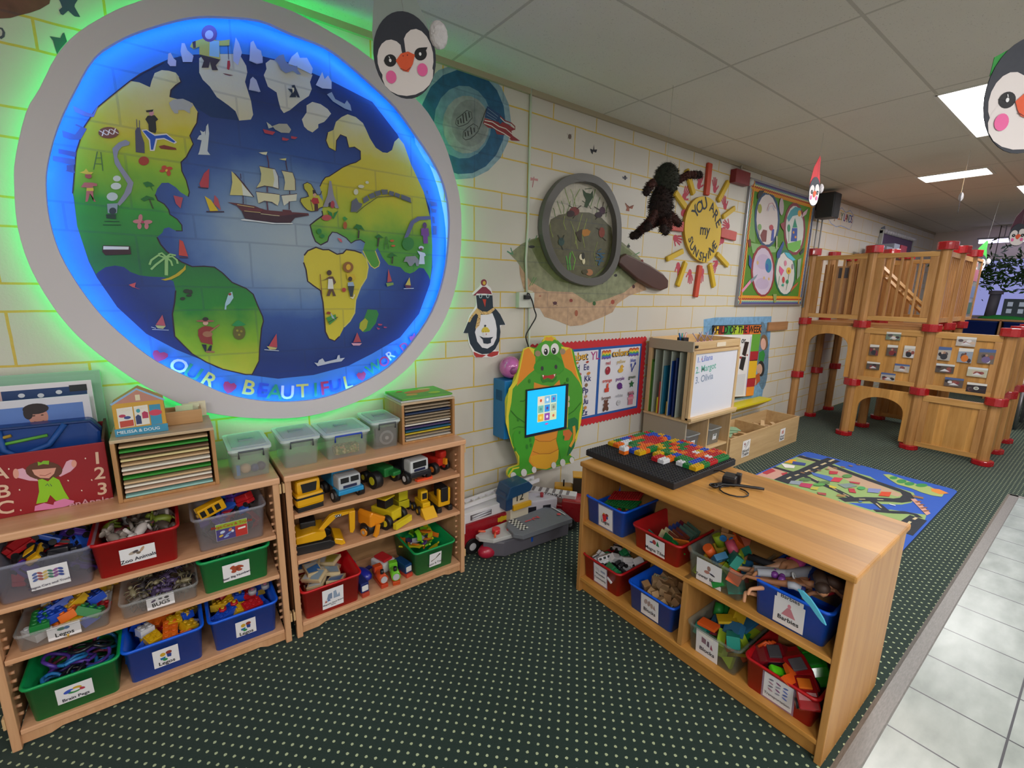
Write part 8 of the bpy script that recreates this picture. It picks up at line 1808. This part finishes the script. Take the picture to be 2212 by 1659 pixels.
# toy house and wooden tray on the left rack
HZ = TZ + .246
t = thing('toy_house', 'small painted toy house card box with a pink roof on the left puzzle rack', 'toy house', (.352, -.285, HZ))
MB().prism([(-.078, 0), (.078, 0), (.075, .125), (0, .175), (-.078, .125)], 0, .09, mat('c89a3c', .5)).build('body', t, .001)
mb = MB(); art(mb, 'P c89a3c -77,0 77,0 74,125 0,174 -74,125\nP b88274 -74,126 72,126 0,170\nS 8ab0d8 7 -80,124 0,176 80,124\nP d8d0b0 -7,132 7,132 7,154 -7,154\nP dcd8d0 -66,32 -20,34 -20,110 -66,108\nP dcd8d0 -16,34 26,36 26,112 -16,110\nP b84a3c -62,34 -22,36 -22,60 -62,58\nE b03a5c -52,78 10,0 0,6\nE 3a4a8a -38,70 10,0 0,6\nE 3f9aa8 -4,92 6,0 0,8\nP b03a5c 6,60 24,60 24,82 14,88 6,82\nP 2f3a6a -14,40 2,40 2,70 -6,78 -14,70\nP 3a8cb0 30,30 64,32 64,110 30,110\nE c8445c 47,78 20,0 0,12\nP 3a8cb0 -80,0 80,0 80,30 -80,30\nT d0dce4 12 -10,15 0 MELISSA & DOUG\nT e8e0d0 8 -42,100 0 CAFE\nT e8e0d0 8 4,102 0 SHOP', lambda x, y, h: (x, -h - .0002, y), .00015); mb.build('print', t, fix=False)
t = thing('wooden_tray', 'shallow open wooden tray of cards behind the toy house', 'tray', (.41, -.165, HZ)); 
for q in ((-.14, .14, -.05, -.042, 0, .055), (-.14, .14, .042, .05, 0, .055), (-.14, -.132, -.042, .042, 0, .055), (.132, .14, -.042, .042, 0, .055), (-.132, .132, -.042, .042, 0, .006)): MB().box(*q, wood('tray_wood%d' % int(q[0] * 1000 + 200), 'bf9464', 'a67c4c', 'x', .5), .001).build('side' if q[5] > .01 else 'base', t)
for k in range(6): o = MB().box(-.03, .03, -.001, .001, 0, .065, mat(('d8d8b8', 'c8d8b0', 'dcd4b8')[k % 3], .5)).build('card'); o.location = (.30 + .09 * (k % 2) * 2 + .012 * k, -.19 + .012 * k, HZ + .007); tag(o, 'pale small card standing in the wooden tray behind the toy house', 'card', 'cards in the wooden tray')
# red letter box with a painted girl, blue mesh bag, framed posters
t = thing('magazine_box', 'dark red box with a painted girl, letters A B C and numbers 1 2 3', 'box', (.06, -.25, TZ))
RD = mat('8f0f1c', .5)
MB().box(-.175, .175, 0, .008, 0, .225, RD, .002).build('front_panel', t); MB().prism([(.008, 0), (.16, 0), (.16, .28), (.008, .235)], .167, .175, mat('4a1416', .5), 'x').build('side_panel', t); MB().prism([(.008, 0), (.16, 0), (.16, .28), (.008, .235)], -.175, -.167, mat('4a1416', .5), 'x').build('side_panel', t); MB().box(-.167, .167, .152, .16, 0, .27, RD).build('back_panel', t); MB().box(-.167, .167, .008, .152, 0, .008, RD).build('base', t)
pc_ = """P d8a4b8 -13,978 -4,991 13,993 26,973 42,946 44,937 22,944 -5,962
P d8a4b8 146,994 151,983 146,969 130,953 101,940 94,949 110,965 124,993 135,998
E d89888 -6,977 7,-2 -2,-18
E d89888 143,981 7,-2 -2,-14
E 5c3424 64,972 46,-10 -4,-34
P d89a88 34,982 95,976 87,955 72,941 50,948 38,963
S 8a3a34 1.9 50,958 64,953 80,960
P 8ac01c 44,942 55,943 68,930 83,944 97,929 105,884 114,850 79,852 67,878 56,854 28,854 41,897
P d87fae 20,829 24,847 48,852 70,838 74,849 101,855 126,839 122,828 97,823 65,824
P 7ab02c 52,1009 60,1003 66,1009 81,1006 78,992 64,997 51,994
S 3a4a4c 2.3 60,915 65,922 69,911 72,920 75,910
T d8b49c 47.1 208,987 -3.6 1
T d8b49c 47.7 208,927 -4.8 2
T d8b49c 48.2 208,864 -6.0 3
T d8b49c 43.2 -43,985 -4.0 A
T d8b49c 47.4 -45,919 -5.4 B
T d8b49c 47.9 -48,860 -6.7 C
E e0c8b8 -20,998 2,0 0,-3
E e0c8b8 176,995 2,0 0,-3
E e0c8b8 120,921 2,-1 0,-3
E e0c8b8 183,908 2,-1 0,-3
E e0c8b8 151,874 2,-1 0,-3
E e0c8b8 -5,917 2,0 0,-3
E e0c8b8 -12,842 2,0 0,-3
T c8909c 24.8 174,823 -4.0 enApples"""
o = wallart('painted_girl', None, None, pc_, y=-.2505, step=.00012, parent=t); o.location = (-.06, .25, -TZ)
t = thing('mesh_bag', 'blue see-through zip bag with two handles standing in the red box', 'bag', (.06, -.16, TZ + .0095)); BM = mat('0f3f8c', .35, alpha=.86)
MB().prism([(-.15, 0), (.16, 0), (.165, .25), (.14, .295), (-.13, .30), (-.16, .26)], -.03, .03, BM).build('body', t, .012)
MB().tube([(-.155, -.032, .27), (-.12, -.034, .295), (.14, -.034, .29), (.165, -.032, .25)], .005, mat('12306a', .5), 8).build('zip_edge', t); MB().tube([(-.10, -.035, .29), (-.095, -.04, .22), (-.06, -.04, .19), (.02, -.04, .22), (.07, -.036, .29)], .010, mat('134a94', .6), 8).build('handle', t)
for k, c in enumerate(('5aa03c', 'a8882c')): MB().tube([(-.14, -.0355, .235 + .02 * k), (.02 - .09 * k, -.0355, .255 + .014 * k)], .006, mat(c, .6), 6).build('strap', t)
def poster(label, x0, x1, y, z1, lean, frame, spec):
    t = thing('framed_poster', label, 'poster', ((x0 + x1) / 2, y, TZ), rot=(lean, 0, 0)); a = (x1 - x0) / 2; h = z1 - TZ
    MB().box(-a, a, 0, .006, 0, h, mat(frame, .4), .002).build('frame', t); mb = MB(); art(mb, spec, lambda p, q, d: (p, -.0004 - d, q), .0003); mb.build('print', t, fix=False)
poster('poster photo of a dark haired child against blue sky, left end of the shelf', -.20, .202, -.145, 1.215, -.02, 'd0d0dc', 'P 5a7cc0 -195,0 175,0 180,365 -195,365\nP 8a7890 -195,0 -100,0 -80,200 -120,240 -195,250\nE c08878 55,325 26,0 0,36\nP c08878 20,180 90,180 80,270 30,270\nP 4a3a44 -20,120 130,120 110,240 75,255 60,235 40,255 10,240\nE 2a2024 52,355 34,0 0,20\nE 2a2024 30,340 12,0 0,22\nS 5a3030 3 42,308 55,304 68,308\nE 2a1c1c 44,330 4,0 0,2\nE 2a1c1c 66,330 4,0 0,2')
poster('poster with stars and stripes behind the child poster', -.20, .210, -.10, 1.262, -.02, 'dcd8e0', 'P 1c3a6c -40,330 185,330 190,420 -40,420\nP c8a8a8 -195,330 -40,330 -40,420 -195,420\nP a82c38 -110,330 -60,330 -80,420 -130,420\nE d0d4e0 10,400 9,0 0,8\nE d0d4e0 60,395 9,0 0,8\nE d0d4e0 110,402 9,0 0,8\nP 20242c 140,400 190,400 190,425 140,425')
poster('plain pale green board behind both posters against the wall', -.20, .235, -.045, 1.292, -.02, '8fb8a0', 'P 94bca6 -200,10 200,10 200,455 -200,455')
# ================================================================ hanging spider and paper penguins
fz = NT('dark_fur', .95); fz.obj(); fz.l(fz.mix(fz.noise(40), lin('0c0a08'), lin('2a120c')), fz.b.inputs[0]); FUR = fz.m; fz2 = NT('brown_fur', .95); fz2.obj(); fz2.l(fz2.mix(fz2.noise(30), lin('1c0c08'), lin('4a1c12')), fz2.b.inputs[0]); fz3 = NT('olive_fur', .95); fz3.obj(); fz3.l(fz3.mix(fz3.noise(50), lin('14150e'), lin('34362a')), fz3.b.inputs[0])
SP = [(3.080,2.338),(3.044,2.185),(2.922,2.293),(2.867,2.264),(2.819,2.221),(3.169,2.340),(3.243,2.384),(3.347,2.397),(2.958,2.120),(2.891,2.069),(2.834,2.021),(2.979,2.100),(2.930,2.046),(2.878,1.989),(3.037,2.095),(3.013,2.059),(2.970,2.022),(3.114,2.103),(3.100,2.062),(3.057,2.019),(3.169,2.137),(3.223,2.120),(3.289,2.098),(3.067,2.428),(3.070,2.479)]
S0 = Vector((SP[1][0], -.6, SP[1][1])); V_ = lambda i, dy=0: Vector((SP[i][0] - S0.x, dy, SP[i][1] - S0.z))
def fuzz(mb, c, rr_, m, n, L, seed):
    r_ = random.Random(seed)
    for _ in range(n):
        d = Vector((r_.gauss(0, 1), r_.gauss(0, 1), r_.gauss(0, 1))).normalized(); p = Vector(c) + Vector((d.x * rr_[0], d.y * rr_[1], d.z * rr_[2])) * .95
        q = p + (d + Vector((r_.uniform(-.6, .6), r_.uniform(-.6, .6), r_.uniform(-.9, .1)))).normalized() * L; s = d.orthogonal().normalized() * .0035; mb.add([p + s, p - s, q], [(0, 1, 2)], m)
t = thing('toy_spider', 'big black and brown furry toy spider hanging in front of the sun rays', 'toy spider', S0)
mb = MB(); mb.ball(V_(0), .08, fz3.m, 20, (.082, .07, .10)); fuzz(mb, V_(0), (.082, .07, .10), fz3.m, 900, .022, 1); mb.build('abdomen', t, fix=False)
mb = MB(); mb.ball(V_(1), .08, FUR, 20, (.085, .06, .12)); fuzz(mb, V_(1), (.085, .06, .12), FUR, 1100, .028, 2); mb.build('thorax', t, fix=False)
for k, ids in enumerate(((2, 3, 4), (5, 6, 7), (8, 9, 10), (11, 12, 13), (14, 15, 16), (17, 18, 19), (20, 21, 22), (17, 15, 13))):
    dy = (-.04, -.04, -.05, .03, -.06, -.03, .02, .05)[k]; P3 = [V_(ids[0], dy * .4), V_(ids[1], dy), V_(ids[2], dy * 1.4)]; mb = MB()
    for j in range(9): u = j / 8; p = (P3[0].lerp(P3[1], u * 2) if u < .5 else P3[1].lerp(P3[2], u * 2 - 1)); mm = FUR if j > 6 else fz2.m; mb.ball(p, .02, mm, 8, (.024, .022, .026)); fuzz(mb, p, (.024, .022, .026), mm, 45, .018, k * 9 + j)
    mb.build('leg', t, fix=False)
MB().tube([V_(0), V_(23), V_(24), (V_(24).x, 0, CEIL - S0.z)], .0012, mat('b8b8a8', .4, alpha=.6), 5).build('hanging_thread', t)
cot = NT('cotton_wool', 1.0); cot.obj(); cot.l(cot.mix(cot.noise(30), lin('b8b4b8'), lin('dcd8dc')), cot.b.inputs[0]); cot.bump(cot.noise(60), .01, 1)
def penguin(label, loc, yaw, s, hat, tilt=0, flop=1, lean=0, blush='e0609c', beak='d8542c'):
    t = thing('paper_penguin', label, 'hanging decoration', loc, rot=(0, tilt, yaw))
    def put(x, y, h): return (x * s, -.0012 - h, y * s)
    E2 = lambda a, b, cx=0, cy=0, n=36: [((cx + a * cos(2 * pi * k / n)) * s, (cy + b * sin(2 * pi * k / n)) * s) for k in range(n)]
    MB().prism(E2(.100, .126), -.0012, .0012, mat('2a2e3a', .6)).build('head', t)
    MB().prism([(x * s, y * s) for x, y in ((-.094, .045), (-.09, .085), (-.06 + lean * .4, .20 - lean * .3), (.02 + lean, .31 - lean * .7), (.04 + lean, .29 - lean * .7), (.05 + lean * .4, .20), (.085, .09), (.092, .05), (.06, .10), (0, .125), (-.06, .10))], .0013, .003, mat(hat, .6)).build('hat', t)
    mb = MB(); art(mb, 'E d8d0d0 -42,-10 48,0 0,62\nE d8d0d0 42,-6 50,0 0,76\nE d8d0d0 0,-56 84,0 0,62\nP 2a2e3a -8,70 8,70 5,-2 0,-10 -6,-2\nE 16161c -48,-8 20,0 0,18\nE 16161c 52,-4 20,4 -4,18\nP 16161c -70,-6 -46,10 -46,-10\nP 16161c 78,12 56,14 62,-8\nE e0e0e4 -48,-8 4,0 0,5\nE e0e0e4 51,-4 4,0 0,5\nS e0e0e4 2 -50,4 -48,-2\nE %s -54,-56 17,0 0,19\nE %s 50,-50 17,0 0,19\nP %s -30,-12 -10,6 14,8 34,-4 22,-30 4,-50 -12,-44 -22,-30\nS 7a241c 2 -20,-36 -2,-46 14,-38\nE 7a241c -4,-2 2,0 0,2\nE 7a241c 10,-2 2,0 0,2' % (blush, blush, beak), put, .00025); mb.build('face', t, fix=False)
    MB().ball((.118 * flop * s, 0, .042 * s), .028 * s, cot.m, 14, (.030 * s, .020 * s, .042 * s)).build('cotton_ball', t, fix=False); MB().tube([(.02 * s, 0, .12 * s), (.02 * s * cos(tilt), 0, CEIL - loc[2] - .004)], .0008, mat('c0c0c0', .4, alpha=.5), 4).build('hanging_thread', t)
YW = -.655
penguin('large paper penguin face with pink cheeks and pale cap hanging by the ring', (1.156, -.977, 2.355), YW, .98, '8c9894', -.16); penguin('paper penguin face with a green cap cut by the right picture edge', (2.410, -2.222, 2.183), YW, 1.16, '1f8a34', -.05, lean=.2)
penguin('small paper penguin with a red cap seen almost edge on near the speaker', (4.64, -.845, 2.44), -.06, .86, 'c8202c'); penguin('paper penguin seen exactly edge on below the narrow ceiling light', (6.0, -1.46, 2.47), .18, .9, 'c8a87a'); penguin('far paper penguin with a dark plum cap in front of the far lamp', (7.07, -1.722, 2.25), YW, .82, '4a2034'); penguin('far paper penguin with green and red cap half hidden by the climber', (8.9, -1.22, 2.09), YW, .95, '3a9a3c', .1)
# ================================================================ the far end of the room
t = thing('ceiling_light', 'long thin glowing violet white tube light by the far window', 'light', (12.0, -2.2, 2.60), group='ceiling light panels'); MB().box(-.03, .03, -1.5, 1.5, 0, .06, mat('d8d0ff', .4, emit=6)).build('tube', t); MB().box(-.06, .06, -1.52, 1.52, .06, .09, mat('9a98a4', .5)).build('housing', t)
for q in (-1.2, 1.2): MB().cyl((0, q, .09), (0, q, .27), .006, mat('9a98a4', .5), 6).build('rod', t)
CABM = wood('bin_cabinet', 'a8794c', '8c6038', 'y', .5)
t = thing('bin_cabinet', 'low wooden cabinet with a row of dark blue bins under the far window', 'cabinet', (11.4, -2.35, 0)); MB().box(0, .5, -1.9, 1.6, 1.02, 1.06, CABM).box(0, .5, -1.9, 1.6, 1.30, 1.33, CABM).box(.46, .5, -1.9, 1.6, .0, 1.3, CABM).build('carcass', t)
for k in range(8): y = -1.9 + k * .5; MB().box(0, .5, y - .012, y + .012, 0, 1.31, CABM).build('divider', t)
for r_, z in enumerate((1.065, .72, .38)):
    for k in range(7): o = tub(.46, .42, .225, mat('132f7c', .4), .92).build('blue_bin'); o.location = (11.63, -4.0 + k * .5, z); o.rotation_euler = (0, 0, R9); tag(o, 'dark blue bin in the %s row of the cabinet under the far window' % ('top', 'middle', 'bottom')[r_], 'bin', 'blue bins under the far window')
MB().box(11.4, 11.9, -4.25, -.75, .36, .378, CABM).box(11.4, 11.9, -4.25, -.75, .70, .718, CABM).build('cabinet_shelf', t).matrix_parent_inverse = Matrix.Translation((-11.4, 2.35, 0))
t = thing('toy_castle', 'grey toy castle with a round tower on a green base before the far window', 'toy castle', (11.6, -1.2, 1.331)); G1 = mat('4a4854', .7); MB().cyl((0, .12, 0), (0, .10, .42), .07, G1, 12).build('tower', t); MB().lathe([(.09, .40), (.09, .46), (.07, .46)], G1, 12, (0, .10, 0)).build('battlement', t)
MB().box(-.08, .08, -.30, -.02, .04, .33, mat('2c3a44', .7)).build('keep', t); [MB().box(-.085, -.078, y - .03, y + .03, z, z + .07, mat('b8c8e0', .4)).build('window', t) for y in (-.23, -.1) for z in (.1, .21)]; MB().ball((0, -.08, .0), .3, mat('1f7a34', .9), 16, (.14, .34, .07)).build('green_base', t)
for k, (c, n_) in enumerate((('8a3a4c', 'dull red'), ('7ab03c', 'lime'), ('3a4a9c', 'blue'), ('d84a4c', 'coral'), ('a03a3c', 'dark red'), ('c87a9c', 'pink'))): o = MB().lathe([(0, 0), (.05, 0), (.05, .06), (.02, .10), (.012, .13), (0, .14)], mat(c, .4), 12).build('paint_bottle'); o.location = (11.62, -1.72 - k * .16, 1.332); tag(o, '%s small paint bottle lined up before the far window' % n_, 'bottle', 'paint bottles before the far window')
lf = NT('garland_leaf', .6); lf.pos(); lf.l(lf.mix(lf.noise(7), lin('10240f'), lin('3f6a2c')), lf.b.inputs[0]); rs = random.Random(4)
for k in range(5):
    t = thing('hanging_plant', ('leftmost dark leafy plant hanging before the far window', 'second leafy plant from the left before the far window', 'third leafy plant from the left before the far window', 'fourth leafy plant from the left before the far window', 'last leafy plant to the right before the far window')[k], 'plant', (11.9, -.95 - k * .62, 2.18), group='leafy plants before the far window'); mb = MB()
    for _ in range(420): p = Vector((rs.gauss(0, .09), rs.gauss(0, .24), rs.gauss(0, .15) - abs(rs.gauss(0, .08)))); a = Vector((rs.uniform(-1, 1), rs.uniform(-1, 1), rs.uniform(-1, .3))).normalized() * .06; b = a.orthogonal().normalized() * .022; mb.add([p - a, p + b, p + a, p - b], [(0, 1, 2, 3)], lf.m)
    mb.build('leaves', t, fix=False); MB().tube([(0, 0, 0), (0, 0, CEIL - 2.18)], .006, mat('3a3a30', .6), 5).build('hanging_cord', t)
t = thing('side_table', 'low table of craft things at the right edge behind the climber', 'table', (9.4, -2.3, 0)); MB().box(-.35, .35, -.5, .5, .60, .63, mat('c8b8a4', .4), .005).build('table_top', t); [MB().cyl((x, y, 0), (x, y, .60), .018, mat('8a8a90', .3, metal=.7), 8).build('leg', t) for x in (-.3, .3) for y in (-.45, .45)]
for k in range(7): o = MB().box(-.05, .05, -.04, .04, 0, .05, mat(('a83c34', 'c8885c', '8a2c3c', 'c8a89c')[k % 4], .5), .01).build('craft_piece'); o.location = (9.15 + .1 * (k % 3), -1.9 - .09 * k, .632); tag(o, '%s craft piece on the low table at the right edge' % ('brick red', 'tan', 'wine red', 'pinkish')[k % 4], 'craft supply', 'craft pieces on the low table')
def chair(label, loc, rz, c):
    t = thing('child_chair', label, 'chair', loc, rz); m = mat(c, .4); MB().box(-.17, .17, -.17, .17, .33, .35, m, .008).build('seat', t); MB().box(-.17, .17, .15, .17, .50, .68, m, .008).build('backrest', t); MB().box(-.16, .16, .148, .15, .56, .62, mat('c8ccd8', .4)).build('back_stripe', t)
    for x in (-.15, .15): MB().tube([(x, .16, .66), (x, .16, .33), (x, .19, 0)], .01, mat('a8a8b0', .3, metal=.7), 8).build('frame', t); MB().tube([(x, -.15, .33), (x, -.18, 0)], .01, mat('a8a8b0', .3, metal=.7), 8).build('leg', t)
chair('navy child chair at the low table by the right edge', (10.1, -1.95, 0), .9, '1c2c54')
# daylight street beyond the window
MB().box(13.0, 30, -20, 12, -.3, -.28, mat('6a6a80', .9)).build('street'); struct(bpy.data.objects['street'])
t = thing('parked_car', 'pale blue car parked outside the far window', 'car', (17.0, -2.2, -.28), pi / 2); MB().prism([(-2.1, .35), (2.1, .35), (2.15, .8), (1.3, .95), (.7, 1.45), (-.8, 1.5), (-1.5, .98), (-2.15, .85)], -.85, .85, mat('7a9ad8', .2, coat=.5)).build('body', t, .05); MB().prism([(-1.3, .98), (1.15, .98), (.62, 1.38), (-.75, 1.42)], -.86, .86, mat('2a3450', .1)).build('windows', t); [MB().cyl((x, y, .33), (x, y + .2, .33), .33, BLK, 20).build('wheel', t) for x in (-1.35, 1.35) for y in (-.9, .7)]
for k in range(3): o = MB().box(20, 20.3, -6 + k * 3.2, -5.6 + k * 3.2, -.28, 4.2, mat('7a7aa0', .7)).build('street_post'); tag(o, ('left', 'middle', 'right')[k] + ' pale post standing in the street outside', 'post')
